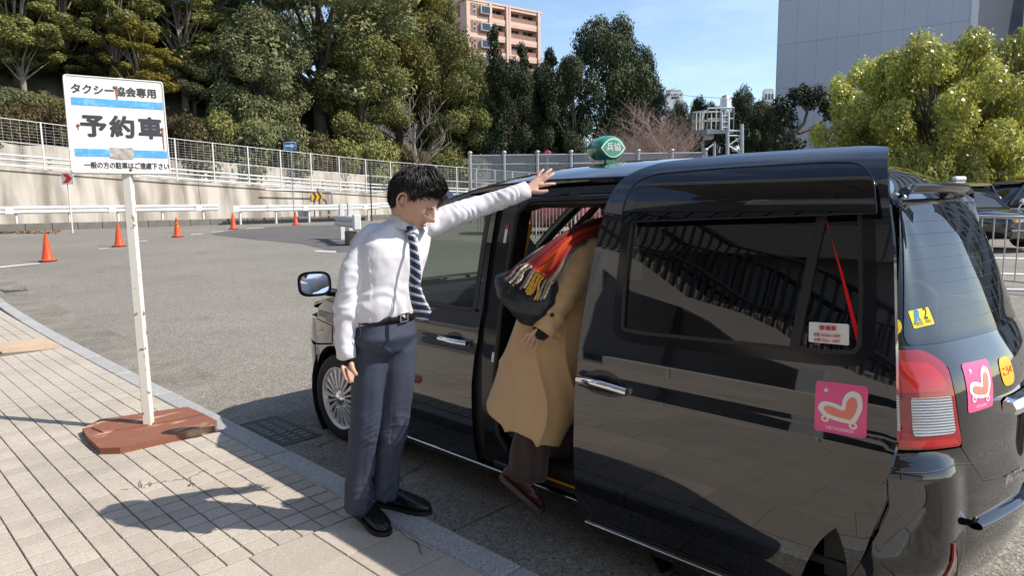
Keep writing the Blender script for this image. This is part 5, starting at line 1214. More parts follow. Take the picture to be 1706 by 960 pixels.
def heart_sticker(surf, C, parent, txt=True):
    """pink square with a chair-like heart on two wheels; C maps the enlarged picture (0..1, 0..1 down) to the surface"""
    sq = rpoly([C(0, 0), C(1, 0), C(1, 1), C(0, 1)], .014); o = panel('round_sticker' if False else 'pink_sticker', surf, sq, 'pink', parent, off=.002, thick=.001, step=.03)
    def sh(name, pts, mat, off): return panel(name, surf, [C(x, y) for x, y in pts], mat, o, off=off, thick=0, step=.02)
    def spl(P, k=6): Q = [Vector(p) for p in P]; n_ = len(Q); return [tuple(.5 * (2 * Q[i] + (Q[(i + 1) % n_] - Q[i - 1]) * t + (2 * Q[i - 1] - 5 * Q[i] + 4 * Q[(i + 1) % n_] - Q[(i + 2) % n_]) * t * t + (3 * Q[i] - Q[i - 1] - 3 * Q[(i + 1) % n_] + Q[(i + 2) % n_]) * t ** 3)) for i in range(n_) for t in [j / k for j in range(k)]]
    sh('heart_outline', spl([(.07, .50), (.15, .40), (.30, .39), (.45, .42), (.52, .44), (.54, .33), (.60, .19), (.74, .12), (.88, .20), (.91, .42), (.86, .58), (.78, .73), (.66, .76), (.40, .74), (.20, .68), (.09, .59)]), 'white_st', .0032)
    sh('heart', spl([(.18, .53), (.22, .48), (.34, .48), (.50, .52), (.56, .53), (.60, .48), (.62, .34), (.70, .25), (.79, .27), (.82, .40), (.78, .55), (.70, .68), (.58, .68), (.36, .65), (.23, .60)]), 'salmon_st', .0042)
    for x, y in ((.21, .73), (.75, .79)):
        sh('wheel_ring', [(x + .08 * math.cos(t * .3927), y + .073 * math.sin(t * .3927)) for t in range(16)], 'white_st', .0036); sh('wheel_hub', [(x + .036 * math.cos(t * .52), y + .034 * math.sin(t * .52)) for t in range(12)], 'pink', .0046)
    sh('star', [(.21 + (.065 if t % 2 == 0 else .027) * math.sin(t * math.pi / 5), .165 - (.062 if t % 2 == 0 else .025) * math.cos(t * math.pi / 5)) for t in range(10)], 'white_st', .0034)
    return o
Cd = lambda x, y: (.811 - .160 * x - .006 * y, 1.003 - .165 * y + .007 * x)
o = heart_sticker(surf_door, Cd, sdoor); a, b_ = Cd(.49, .91); decal_text('UDTAXI2020', surf_door, a, b_, .0150, 'white_st', o, bold=.0003, dirx=-1, off=.0032, rot=.03)
# ------------------------------------------------------------------ rear end: pick points of the photo on the body surface
_gs = np.linspace(side_s(.95), LH + .85, 150); _gzv = np.linspace(.12, 1.72, 170)
_PT = np.array([[tuple(P0(s, z)) for z in _gzv] for s in _gs]); _Q = _PT - np.array(EYE); _w = _Q @ np.array(CAM_F); _PX = CXP + F_PX * (_Q @ np.array(CAM_R)) / _w; _PY = CYP - F_PX * (_Q @ np.array(CAM_U)) / _w
M['head_lens'] = pm('headlight glass', (.02, .021, .023), (.16, .165, .175), scale=5, rough=.06, metal=.3, lo=.40, hi=.70, detail=1, coat=1.0)
def pick(px, py, off=0.0):
    d = (_PX - px) ** 2 + (_PY - py) ** 2 + 1e9 * (_w < .2)
    i, j = np.unravel_index(np.argmin(d), d.shape); s, z = float(_gs[i]), float(_gzv[j])
    ds, dz = float(_gs[1] - _gs[0]), float(_gzv[1] - _gzv[0])
    for _ in range(7):                                   # shrink a 5 x 5 search window onto the pixel
        best = None
        for u in (-2, -1, 0, 1, 2):
            for v in (-2, -1, 0, 1, 2):
                s_, z_ = s + u * ds / 2, z + v * dz / 2; q = surf_body(s_, z_, off)[0] - EYE; w = q.dot(CAM_F)
                e = (CXP + F_PX * q.dot(CAM_R) / w - px) ** 2 + (CYP - F_PX * q.dot(CAM_U) / w - py) ** 2
                if best is None or e < best[0]: best = (e, s_, z_)
        s, z = best[1], best[2]; ds *= .5; dz *= .5
    return (s, z)
pk = lambda *p: [pick(*q) for q in p]
mir = lambda poly: [(2 * LH - s, z) for s, z in poly][::-1]
# tail lamps
sl = side_s(.575); sr = 2 * LH - sl
sA = side_s(.80)
tl_r = pk((1573, 612), (1585, 662), (1597, 741), (1560, 746))
tl = rpoly([(sA, 1.112)] + pk((1530, 584), (1555, 596)) + tl_r + [(sA, .782)], [.01, .02, .02, .02, .03, .02, .01, .01])
def taillight(poly, mirror):
    pl = mir(poly) if mirror else poly
    o = panel('tail_light', surf_body, pl, 'red_lens', car, off=.012, thick=.03, step=.02)
    q = rpoly(pk((1514, 660), (1578, 656), (1587, 720), (1519, 728)), .015); q = [(s_, min(z_, .955)) for s_, z_ in q]
    panel('reversing_lens', surf_body, mir(q) if mirror else q, 'clear_lens', o, off=.0135, thick=.004, step=.02)
    up = rpoly([(sA + .045, 1.085), pick(1545, 607), pick(1566, 628), pick(1574, 650), (sA + .045, .965)], .03)
    panel('stop_lens', surf_body, mir(up) if mirror else up, 'red_bright', o, off=.0132, thick=.002, step=.02)
    lo_ = rpoly([(sA + .03, .818), pick(1586, 730), pick(1592, 738), (sA + .03, .792)], .006)
    panel('lower_lens', surf_body, mir(lo_) if mirror else lo_, 'red_bright', o, off=.0132, thick=.002, step=.02)
    return o
taillight(tl, False); taillight(tl, True)
# hatch: between the lamps, from the bumper cut-out up to the glass
bz = pk((1600, 747), (1618, 775), (1636, 802), (1640, 852))
hl = [bz[0], bz[1], bz[2], (bz[3][0], max(.5, bz[3][1]))]
tl_in = tl_r[:3]
hat = [(sl - .03, 1.116)] + [(s_ + .012, z_) for s_, z_ in (pk((1555, 598), (1575, 613), (1587, 662), (1598, 738)))] + [(s_ + .004, z_) for s_, z_ in hl]
hat_full = hat + mir(hat)
hatch = panel('tailgate', surf_body, hat_full, 'paint', car, off=.002, thick=.02, step=.03)
# rear glass
gz_top = 1.575
rg = rpoly([(sl, 1.118), (sr, 1.118), (sr - .01, 1.30), (sr - .035, gz_top), (sl + .035, gz_top), (sl + .01, 1.30)], [.05, .05, .2, .05, .05, .2])
panel('rear_frame', surf_body, inset_poly(densify(rg, .03), -.035), 'black_gloss', hatch, off=.0, thick=.01, holes=[inset_poly(densify(rg, .03), .012)], step=.03)
panel('rear_window', surf_body, rg, 'rear_privacy', hatch, off=.003, thick=0, step=.025)
for k in range(9):   # heater wires
    z = 1.18 + k * .042; strip_on('heater_wire', surf_body, [(sl + .05 + (sr - sl - .1) * i / 24, z) for i in range(25)], 0.0004, flat('heater wire', (.06, .035, .02), .5) if k == 0 else bpy.data.materials['heater wire'], hatch, .004)
panel('roof_end', surf_body, [(sl + .02, gz_top + .005), (sr - .02, gz_top + .005), (sr - .05, 1.615), (sr - .2, 1.640), (sl + .2, 1.640), (sl + .05, 1.615)], 'paint', hatch, off=.004, thick=.02, step=.025)
b = MB()
def spoiler(u, v):
    s_ = sl + .05 + (sr - sl - .1) * u; base, n_ = surf_body(s_, 1.605, .0); e = .052 * (1 - abs(2 * u - 1) ** 8 * .6); a = v * 2 * math.pi; tk = (1 - abs(2 * u - 1) ** 14)
    return base + n_ * (.02 + (e) * (.5 + .5 * math.cos(a))) + Vector((0, 0, .017 * tk * math.sin(a) + .006 - .02 * (.5 + .5 * math.cos(a))))
b.grid(spoiler, 40, 12); b.build('spoiler', M['black_gloss'], hatch)
b = MB(); p = surf_body(LH + .02, 1.625, .012)[0]; b.tube([p + Vector((0, 0, -.02)), p + Vector((0, -.03, .0))], .014, 8); b.build('washer_nozzle', M['black'], hatch)
# chrome bar, plate, lettering, stickers
sx = lambda hw: float(np.interp(-hw, -_gx[_g > LH * .6], _g[_g > LH * .6]))     # tail: s from the half width
cb = (sx(.36), .872); cz = cb[1]
b = MB(); vs = []
for i in range(25):
    s_ = cb[0] + (2 * LH - 2 * cb[0]) * i / 24; p, n_ = surf_body(s_, cz, 0)
    h_ = .030 if 0 < i < 24 else .022
    vs += [p + n_ * .004 + Vector((0, 0, h_)), p + n_ * .034 + Vector((0, 0, h_ * .75)), p + n_ * .046 + Vector((0, 0, -h_ * .2)), p + n_ * .04 + Vector((0, 0, -h_)), p + n_ * .004 + Vector((0, 0, -h_ * .9))]
b.add(vs, [(i * 5 + j, i * 5 + (j + 1) % 5, i * 5 + 5 + (j + 1) % 5, i * 5 + 5 + j) for i in range(24) for j in range(5)] + [(4, 3, 2, 1, 0), tuple(range(120, 125))], False); b.build('chrome_bar', M['chrome'], hatch)
pc, pn = surf_body(LH, cz - .125, .012); Wp = rot_frame(pc, (1, 0, 0), (0, -pn.z, -pn.y) if pn.y < 0 else (0, 0, 1))
b = MB(); b.box((-.172, -.09, -.006), (.172, .09, .004), Wp, bev=.004); pl_ = b.build('number_plate', M['sign_white'], hatch)
b = MB(); b.box((-.163, -.081, .004), (.163, .081, .006), Wp); b.build('plate_field', M['plate_green'], pl_)
b = MB(); b.box((-.185, -.103, -.03), (.185, .103, -.007), Wp, bev=.008); b.build('plate_holder', M['trim'], hatch)
decal_text('JPN TAXI', surf_body, sx(.27), .605, .040, 'chrome', hatch, bold=.0012, off=.006, name='emblem')
q0, q1, q2, q3 = pk((1599, 607), (1642, 598), (1652, 676), (1611, 689))
def Cr(x, y): return (q0[0] * (1 - x) * (1 - y) + q1[0] * x * (1 - y) + q2[0] * x * y + q3[0] * (1 - x) * y, q0[1] * (1 - x) * (1 - y) + q1[1] * x * (1 - y) + q2[1] * x * y + q3[1] * (1 - x) * y)
surf_hat = lambda s_, z_, off=0.0: surf_body(s_, z_, off + .002)
o = heart_sticker(surf_hat, Cr, hatch); a_, b2 = Cr(.49, .91); decal_text('UDTAXI2020', surf_hat, a_, b2, .012, 'white_st', o, off=.0032)
kc = (sx(.29), .985); o = panel('round_sticker', surf_hat, rpoly([(kc[0] - .055, kc[1] - .048), (kc[0] + .055, kc[1] - .048), (kc[0] + .055, kc[1] + .048), (kc[0] - .055, kc[1] + .048)], .04), 'orange_st', hatch, off=.002, thick=.001, step=.02)
decal_text('こうべ', surf_hat, kc[0], kc[1], .034, 'red_ink', o, bold=.0010, off=.0032, sx=.86)
surf_gl = lambda s_, z_, off=0.0: surf_body(s_, z_, off + .003)
j = pk((1511, 519), (1544, 512), (1555, 540), (1521, 548)); o = panel('yellow_sticker', surf_gl, rpoly(j, .006), 'yellow_st', hatch, off=.0015, thick=0, step=.02)
def Cj(x, y): return tuple(j[0][i] * (1 - x) * (1 - y) + j[1][i] * x * (1 - y) + j[2][i] * x * y + j[3][i] * (1 - x) * y for i in (0, 1))
wj = abs(j[1][0] - j[0][0])
for s_, x, y, sz, mt, bo in (('JR', .34, .36, .36, 'blue_ink', .012), ('2', .76, .34, .38, 'ink', .008), ('JR西日本', .32, .66, .10, 'blue_ink', .0), ('京都支社', .32, .83, .10, 'ink', .0), ('協議会', .76, .78, .09, 'ink', .0)):
    a_, b2 = Cj(x, y); decal_text(s_, surf_gl, a_, b2, sz * wj, mt, o, bold=bo * wj, off=.0025)
e6 = pick(1499, 545); o = panel('yellow_sticker', surf_gl, [(e6[0] - .02 + .026 * math.cos(t * .4), e6[1] + .026 * math.sin(t * .4)) for t in range(16)], 'yellow_st', hatch, off=.0015, thick=0, step=.02); decal_text('6', surf_gl, e6[0] - .016, e6[1] - .004, .03, 'ink', o, off=.0025)
# rear bumper with its raised shoulders
bt = .665
sB = side_s(.615)
shoulder = pk((1500, 783), (1545, 778), (1592, 768), (1601, 749))
bl = [(side_s(.70), .30), (side_s(.66), .40), (side_s(.605), .60), (side_s(.62), .772)] + [(pick(1545, 748)[0], .778), (pick(1597, 745)[0] - .0, .782)] + [(s_ - .004, z_) for s_, z_ in hl]
bl = [(side_s(.70), .20)] + bl
def surf_bump(s_, z_, off=0.0):
    def q(a, c):
        am = min(a, 2 * LH - a); t = min(1, max(0, (.785 - c) / .085)) * min(1, max(0, (hl[0][0] + .03 - am) / .13)) * min(1, max(0, (am - side_s(.685)) / .06)) * min(1, max(0, (c - .22) / .2)); base, n_ = surf_body(a, c, 0); return base + n_ * (.036 * t * t * (3 - 2 * t))
    e = .004; p = q(s_, z_); n_ = (q(s_ + e, z_) - q(s_ - e, z_)).cross(q(s_, z_ + e) - q(s_, z_ - e)).normalized(); m_ = surf_body(s_, z_, 0)[1]
    if n_.dot(m_) < 0: n_ = -n_
    return p + n_ * off, n_
bump = panel('rear_bumper', surf_bump, bl + mir(bl), 'paint', car, off=.006, thick=.03, step=.03)
strip_on('bumper_seam', surf_bump, pk((1500, 783), (1530, 783), (1560, 778), (1585, 772), (1618, 772)), .0022, 'black', bump, .0065)
b = MB()
def ledge(u, v):
    s_ = hl[3][0] + (2 * LH - 2 * hl[3][0]) * u; z = hl[3][1] + .004; p, n_ = surf_bump(s_, z, 0); a = v * math.pi
    return p + n_ * (.002 + .035 * math.sin(a)) + Vector((0, 0, .016 * math.cos(a)))
b.grid(ledge, 30, 8, flip=True); b.build('bumper_step', M['paint'], bump)
cc = pick(1622, 866); p, n_ = surf_bump(*cc, .007); Wc = rot_frame(p, n_.cross(Vector((0, 0, 1))), n_.cross(n_.cross(Vector((0, 0, 1)))))
b = MB(); b.lathe([(.0, .002), (.0085, .002), (.0095, .0045), (.0115, .0045), (.012, -.002)], Wc @ Matrix.Rotation(math.pi if Wc.col[2].to_3d().dot(n_) < 0 else 0, 4, 'X'), 20); b.build('parking_sensor', M['trim'], bump)
vr = pk((1574, 895), (1600, 882), (1588, 958), (1560, 1010)); panel('reflector_recess', surf_bump, rpoly(vr, .01), 'trim', bump, off=.0075, thick=.002, step=.03)
vr = pk((1571, 898), (1574, 897), (1566, 958), (1560, 1000), (1556, 1000), (1562, 958)); panel('reflector', surf_bump, vr, 'red_lens', bump, off=.0125, thick=.006, step=.03)
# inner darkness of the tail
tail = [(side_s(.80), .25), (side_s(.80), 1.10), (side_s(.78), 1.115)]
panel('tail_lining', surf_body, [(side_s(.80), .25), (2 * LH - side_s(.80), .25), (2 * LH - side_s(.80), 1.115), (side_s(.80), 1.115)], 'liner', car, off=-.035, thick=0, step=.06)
# ------------------------------------------------------------------ front
fb = [(side_s(4.288), .18), (side_s(4.292), .612), (side_s(4.40), .63)]
panel('front_bumper', surf_body, [(-s_, z_) for s_, z_ in fb] + [(s_, z_) for s_, z_ in fb][::-1], 'paint', car, off=.004, thick=.02, step=.05)
for f in (1, -1):
    h_ = [(side_s(3.985), .682), (side_s(3.982), .798), (side_s(4.27), .812), (.62, .80), (.60, .70), (side_s(4.42), .645), (side_s(4.25), .64)]
    o = panel('headlight', surf_body, [(s_ * f, z_) for s_, z_ in h_], 'head_lens', car, off=.004, thick=.02, step=.03)
panel('grille', surf_body, [(-.58, .645), (.58, .645), (.60, .80), (-.60, .80)], 'black_gloss', car, off=.002, thick=.02, step=.05)
for k in range(4): strip_on('grille_bar', surf_body, [(-.56 + 1.12 * i / 20, .665 + k * .036) for i in range(21)], .008, 'chrome', car, .012)
hood = []
for y in np.linspace(3.70, 4.66, 16): hood.append((XC - (plan(side_s(y))[0] - I_SIDE(max(.85, _zh(y) - .03)) - .012), y))
nose = [(XC + x, 4.70 - .10 * (x / .6) ** 2) for x in np.linspace(-.56, .56, 9)]
panel('hood', surf_hood, hood + nose + [(2 * XC - x, y) for x, y in hood[::-1]], 'paint', car, off=0, thick=.02, step=.05)
panel('front_lining', surf_hood, [(2.5, 3.7), (2.55, 4.5), (3.83, 4.5), (3.88, 3.7)], 'liner', car, off=-.06, thick=0, step=.1)
# roof
rl_ = [(XC - (.8475 - I_SIDE(Z_RAIL(y))) + .004, y) for y in np.linspace(.700, 3.06, 48)]
panel('roof', surf_roof, rl_ + [(2 * XC - x, y) for x, y in rl_[::-1]], 'paint', car, off=.002, thick=.02, step=.05)
panel('headliner', surf_roof, [(XC + (x - XC) * .93, min(3.0, max(.85, y))) for x, y in rl_ + [(2 * XC - x, y) for x, y in rl_[::-1]]], 'grey_trim', car, off=-.055, thick=.008, step=.08)
for f in (1, -1): strip_on('roof_moulding', surf_roof, [(XC - f * (XC - x) * .985, y) for x, y in rl_[2:-2]], .006, 'black', car, .004)
# windscreen and pillars
def surf_ws(u, v, off=0.0):
    def q(u, v):
        t = u; return Vector((XC + t * (.625 + .135 * v) , 3.05 + .73 * v + .09 * (1 - t * t) + .03 * math.sin(v * math.pi), 1.615 - .555 * v + .03 * (1 - t * t) * (1 - v)))
    e = .002; n_ = (q(u + e, v) - q(u - e, v)).cross(q(u, v + e) - q(u, v - e)).normalized(); n_ = n_ if n_.y > 0 else -n_; return q(u, v) + n_ * off, n_
panel('windscreen', surf_ws, rpoly([(-1, .0), (1, .0), (1, 1), (-1, 1)], .04), 'glass', car, thick=0, step=.07)
for f in (-1, 1):
    b = MB(); b.tube([surf_ws(f * 1.0, v, -.01)[0] + Vector((f * .012, -.02, 0)) for v in np.linspace(-.06, 1.02, 14)], [(.034, .045)] * 14, 8); b.build('windscreen_pillar', M['paint'], car)
b = MB(); b.tube([surf_ws(u, -.02, -.012)[0] for u in np.linspace(-1, 1, 16)], .03, 8); b.build('windscreen_header', M['paint'], car)
b = MB(); b.tube([surf_ws(u, 1.03, -.01)[0] for u in np.linspace(-1, 1, 16)], .035, 8); b.build('cowl', M['black'], car)
# door mirrors
for f in (-1, 1):
    C = Vector((2.125, 3.77, 1.118)) if f < 0 else Vector((2 * XC - 2.125, 3.77, 1.118))
    W = rot_frame(C, (1, 0, 0), (0, 0, 1)) @ Matrix.Rotation(R(17 * f), 4, 'Y') @ Matrix.Rotation(R(-12), 4, 'X')
    b = MB()
    def shell(u, v):
        a = u * 2 * math.pi; ex = 2 / 3.4; c, s_ = math.cos(a), math.sin(a); t = v * math.pi / 2; k = math.cos(t) ** .6 if v < 1 else 0
        return W @ Vector((.102 * k * math.copysign(abs(c) ** ex, c), .078 * k * math.copysign(abs(s_) ** ex, s_), -.085 * math.sin(t)))
    b.grid(shell, 32, 10); mi = b.build('door_mirror', M['paint'], car)
    b = MB(); b.prism([(.094 * math.copysign(abs(math.cos(t * .1963)) ** .6, math.cos(t * .1963)), .070 * math.copysign(abs(math.sin(t * .1963)) ** .6, math.sin(t * .1963))) for t in range(32)], -.02, .001, W); b.build('mirror_rim', M['black_gloss'], mi)
    b = MB(); b.prism([(.084 * math.copysign(abs(math.cos(t * .1963)) ** .6, math.cos(t * .1963)), .061 * math.copysign(abs(math.sin(t * .1963)) ** .6, math.sin(t * .1963))) for t in range(32)], .001, .003, W); b.build('mirror_glass', flat('mirror', (.85, .88, .9), .01, 1.0), mi)
    b = MB(); b.tube([C + Vector((-f * .09, .02, -.06)), C + Vector((-f * .17, .0, -.075)), C + Vector((-f * .24, -.03, -.085))], [.028, .024, .03], 8); b.build('mirror_arm', M['black_gloss'], mi)
# wheels
def wheel(x, y, f):
    e_ = MB(); W = Matrix.Translation((x, y, .302)) @ Matrix.Rotation(R(-90), 4, 'Y') if f < 0 else Matrix.Translation((x, y, .302)) @ Matrix.Rotation(R(90), 4, 'Y')
    e_.lathe([(.20, -.01), (.222, .0), (.235, -.004), (.262, .004), (.285, -.004), (.298, -.024), (.3015, -.045), (.3015, -.15), (.29, -.18), (.2, -.18)], W, 56); w_ = e_.build('wheel', M['tyre'], car)
    b = MB(); b.lathe([(.214, -.004), (.206, -.003), (.198, -.012), (.192, -.03), (.06, -.045), (.0, -.045)], W, 48); b.build('rim', M['alloy'], w_)
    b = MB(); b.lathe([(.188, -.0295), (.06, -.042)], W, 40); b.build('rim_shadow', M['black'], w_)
    b = MB(); n = 20
    for k in range(n):
        a = 2 * math.pi * k / n; wd = .0125 if k % 2 else .0095; ca, sa = math.cos(a), math.sin(a)
        def pt(r_, t, z): return W @ Vector((r_ * ca - t * sa, r_ * sa + t * ca, z))
        st = [(.045, .008, -.010), (.08, wd * .7, -.008), (.14, wd, -.012), (.198, wd * 1.5, -.016)]
        vs = []
        for r_, t, z in st: vs += [pt(r_, -t, z - .012), pt(r_, -t * .8, z), pt(r_, t * .8, z), pt(r_, t, z - .012)]
        b.add(vs, [(i * 4 + j, i * 4 + j + 1, i * 4 + j + 5, i * 4 + j + 4) for i in range(3) for j in range(3)])
    tag(b.build('spokes', M['alloy'], w_), kind='stuff')
    b = MB(); b.lathe([(0, .006), (.03, .004), (.048, -.004), (.056, -.02)], W, 24); b.build('hub_cap', M['chrome'], w_)
    for k in range(5):
        a = 2 * math.pi * k / 5 + .3; b = MB(); b.lathe([(0, .0), (.008, -.001), (.010, -.012)], W @ Matrix.Translation((.075 * math.cos(a), .075 * math.sin(a), 0)), 8); b.build('wheel_nut', M['chrome'], w_)
for y in (FW, RW): wheel(2.362, y, -1); wheel(2 * XC - 2.362, y, 1)
for f in (-1, 1):
    for y, r_ in ((FW, .40), (1.14, .43)):
        b = MB(); W = Matrix.Translation((XC + f * .60, y, .30)) @ Matrix.Rotation(R(90), 4, 'Y'); b.lathe([(r_, -.20), (r_, .22), (0, .22)] if f < 0 else [(0, -.22), (r_, -.22), (r_, .20)], W, 28); b.build('wheel_well', M['liner'], car)
# ------------------------------------------------------------------ roof lamp
def lamp():
    C = onx(1011, 248, 3.12); up = Vector((0, 0, 1)); ax = Vector((.60, -.80, .0)); ax = Vector((-.45, -.89, 0)).normalized(); sd_ = ax.cross(up)
    W = rot_frame(C, sd_, up)      # z axis of the frame = facing backwards
    if (W.col[2].to_3d()).dot(ax) < 0: W = rot_frame(C, -sd_, up)
    W = W @ Matrix.Scale(.84, 4)
    b = MB()
    def sh(u, v):
        a = u * 2 * math.pi; t = v; prof = [(0, -.130), (.06, -.128), (.082, -.115), (.094, -.08), (.099, 0), (.094, .05), (.078, .085), (.07, .092), (0, .092)]
        k = t * (len(prof) - 1); i = min(int(k), len(prof) - 2); q = k - i; r_ = prof[i][0] * (1 - q) + prof[i + 1][0] * q; z = prof[i][1] * (1 - q) + prof[i + 1][1] * q
        return W @ Vector((r_ * 1.12 * math.cos(a), r_ * .86 * math.sin(a), z))
    b.grid(sh, 40, 32); o = b.build('roof_lamp', M['green_lamp'], car)
    eye = lambda k: [(x * .088 * k, (1 if sgn > 0 else -1) * .062 * k * (1 - abs(x) ** 2.1)) for sgn in (1, -1) for x in (np.linspace(-1, .95, 14) if sgn > 0 else np.linspace(1, -.95, 14))]
    b = MB(); b.prism(eye(1.0), .088, .0945, W); b.build('lamp_border', M['lamp_white'], o)
    b = MB(); b.prism(eye(.86), .0945, .0960, W); b.build('lamp_face', M['green_lamp'], o)
    text('lettering', '兵協', .056, M['lamp_white'], W @ Matrix.Translation((0, .001, .0972)), o, bold=.0010, sx=.95)
    b = MB(); b.box((-.045, -.125, -.07), (.045, -.06, .06), W, bev=.012); b.build('lamp_foot', M['green_lamp'], o)
    b = MB(); b.box((-.09, -.135, -.10), (.09, -.108, .09), W, bev=.012); b.build('lamp_base', M['white_paint'], o)
lamp()
# ------------------------------------------------------------------ cabin
def cb_(name, lo, hi, mat, bev=.02, par=None, Mx=None): b = MB(); b.box(lo, hi, Mx, bev=bev); return b.build(name, M[mat], par or car)
x0, x1 = 2.42, 3.96
cb_('cabin_floor', (2.40, .55, .30), (3.98, 3.75, .335), 'liner', .005)
cb_('door_step', (2.365, 1.60, .235), (2.47, 2.46, .262), 'trim', .006); cb_('step_strip', (2.372, 1.72, .263), (2.39, 2.2, .268), 'yellow_bar', .001)
cb_('dashboard', (2.48, 3.30, .55), (3.90, 3.80, 1.03), 'liner', .06)
for cx in (2.80, 3.58):
    cb_('front_seat', (cx - .25, 2.75, .38), (cx + .25, 3.22, .62), 'seat', .06)
    cb_('front_seat_back', (cx - .25, 2.62, .60), (cx + .25, 2.78, 1.16), 'seat', .06); cb_('headrest', (cx - .14, 2.62, 1.19), (cx + .14, 2.74, 1.40), 'seat', .05)
cb_('rear_seat', (2.48, .95, .36), (3.90, 1.55, .66), 'seat', .07); cb_('rear_seat_back', (2.48, .80, .62), (3.90, 1.0, 1.20), 'seat', .07)
for cx in (2.75, 3.19, 3.63): cb_('headrest', (cx - .13, .82, 1.22), (cx + .13, .94, 1.40), 'seat', .05)
b = MB(); C = Matrix.Translation((3.58, 3.22, 1.0)) @ Matrix.Rotation(R(62), 4, 'X')
b.tube([C @ Vector((.18 * math.cos(t * .2618), .18 * math.sin(t * .2618), 0)) for t in range(25)], .014, 6); b.build('steering_wheel', M['liner'], car)
cb_('meter', (3.05, 3.18, .98), (3.28, 3.24, 1.12), 'liner', .015); cb_('tablet', (2.62, 2.56, 1.02), (2.88, 2.60, 1.22), 'black_gloss', .01)
b = MB(); p0 = onx(884, 374, 2.70); p1 = onx(866, 446, 2.66); b.tube([p0, p0.lerp(p1, .5), p1], .013, 8); b.build('grab_bar', M['yellow_bar'], car)
for f in (1, -1):   # centre pillar between the doors
    sf = surf_left if f > 0 else surf_right
    panel('centre_pillar', sf, [(2.535, .24), (2.535, 1.0), (2.515, 1.62), (2.415, 1.62), (2.40, 1.05), (2.415, .70), (2.40, .40), (2.33, .30), (2.30, .24)] if f > 0 else [(2.56, .24), (2.53, 1.62), (2.46, 1.62), (2.47, .24)], 'black_gloss', car, off=-.020, thick=.10, step=.05)
    strip_on('door_seal', sf, [(2.36, .34), (2.415, .42), (2.43, .70), (2.415, 1.06), (2.405, 1.55), (2.33, 1.618), (1.75, 1.63)] if f > 0 else [(2.47, .34), (2.47, 1.0), (2.46, 1.58)], .014, 'black', car, -.012)
panel('door_rail', surf_left, [(2.40, 1.64), (2.36, 1.672), (1.60, 1.690), (1.60, 1.652)], 'black', car, off=-.012, thick=.01)
panel('header_trim', surf_left, [(2.40, 1.575), (2.42, 1.64), (1.60, 1.652), (1.60, 1.60), (2.30, 1.60)], 'trim', car, off=-.016, thick=.06)
b = MB(); p0, p1 = surf_left(2.26, 1.632, -.004)[0], surf_left(2.02, 1.640, -.004)[0]; b.tube([p0, p1], [(.003, .012), (.003, .012)], 6); b.build('rail_slot', M['black_gloss'], car)
o = panel('warning_label', surf_left, [(2.475, 1.40), (2.455, 1.40), (2.455, 1.49), (2.475, 1.49)], 'white_st', car, off=-.016, thick=.001)
panel('label_band', surf_left, [(2.475, 1.47), (2.455, 1.47), (2.455, 1.49), (2.475, 1.49)], 'red', o, off=-.0145, thick=0)
panel('small_label', surf_left, [(2.46, .79), (2.435, .79), (2.435, .845), (2.46, .845)], 'white_st', car, off=-.016, thick=.001)
b = MB(); p0 = onx(1376, 345, 2.60); p1 = onx(1425, 540, 2.56); dd_ = (p1 - p0); q_ = dd_.cross(Vector((1, 0, 0))).normalized() * .014
b.add([p0 - q_ * .6, p1 - q_, p1 + q_, p0 + q_ * .6], [(0, 1, 2, 3)]); b.build('seat_belt', flat('red belt', (.75, .01, .02), .5), car)
# ================================================================== BEHIND THE VIEWER: what the black paint mirrors
M.update(step_conc=pm('stair concrete', (.44, .41, .36), (.33, .30, .26), scale=1.5, rough=.9, detail=8), rail_dark=flat('dark railing', (.020, .021, .022), .5), plate_pale=pm('pale stringer', (.50, .46, .42), (.44, .40, .36), scale=.8, rough=.8))
X0 = -2.6
tag(sheet('rear_ground', [-60, -3.3], axis([(-80, 80, 20)]), lambda x, y: .085, M['asphalt']), kind='structure')
for nm, x0, x1, y0, y1, h in (('kerb_wall', X0 - .3, X0, -9, -1.2, .42), ('kerb_wall', X0 - .3, X0, .6, 5.2, .36)):
    b = MB(); y = y0; e = empty(nm, (x0, (y0 + y1) / 2, .1), label='low pale concrete wall edging the sidewalk ' + ('left of the stairs' if y0 > 0 else 'right of the stairs'), cat='wall')
    while y < y1 - .05:
        b = MB(); b.box((x0, y + .006, .05), (x1, min(y + 1.8, y1) - .006, .1 + h), bev=.02); b.build('coping_block', M['concrete_pale'], e); y += 1.8
st = empty('stairs', (X0 - 1.2, 0, .1), label='concrete footbridge stairs with a dark railing behind the viewer', cat='stairs')
for k in range(26):
    y = -1.0 + k * .30; z = .1 + .155 * (k + 1); b = MB(); b.box((X0 - 2.6, y, max(.05, z - .5)), (X0 - .35, y + .33, z), bev=.012); b.build('step', M['step_conc'], st)
cv = lambda y: .1 + .155 * (y + 1.0) / .30
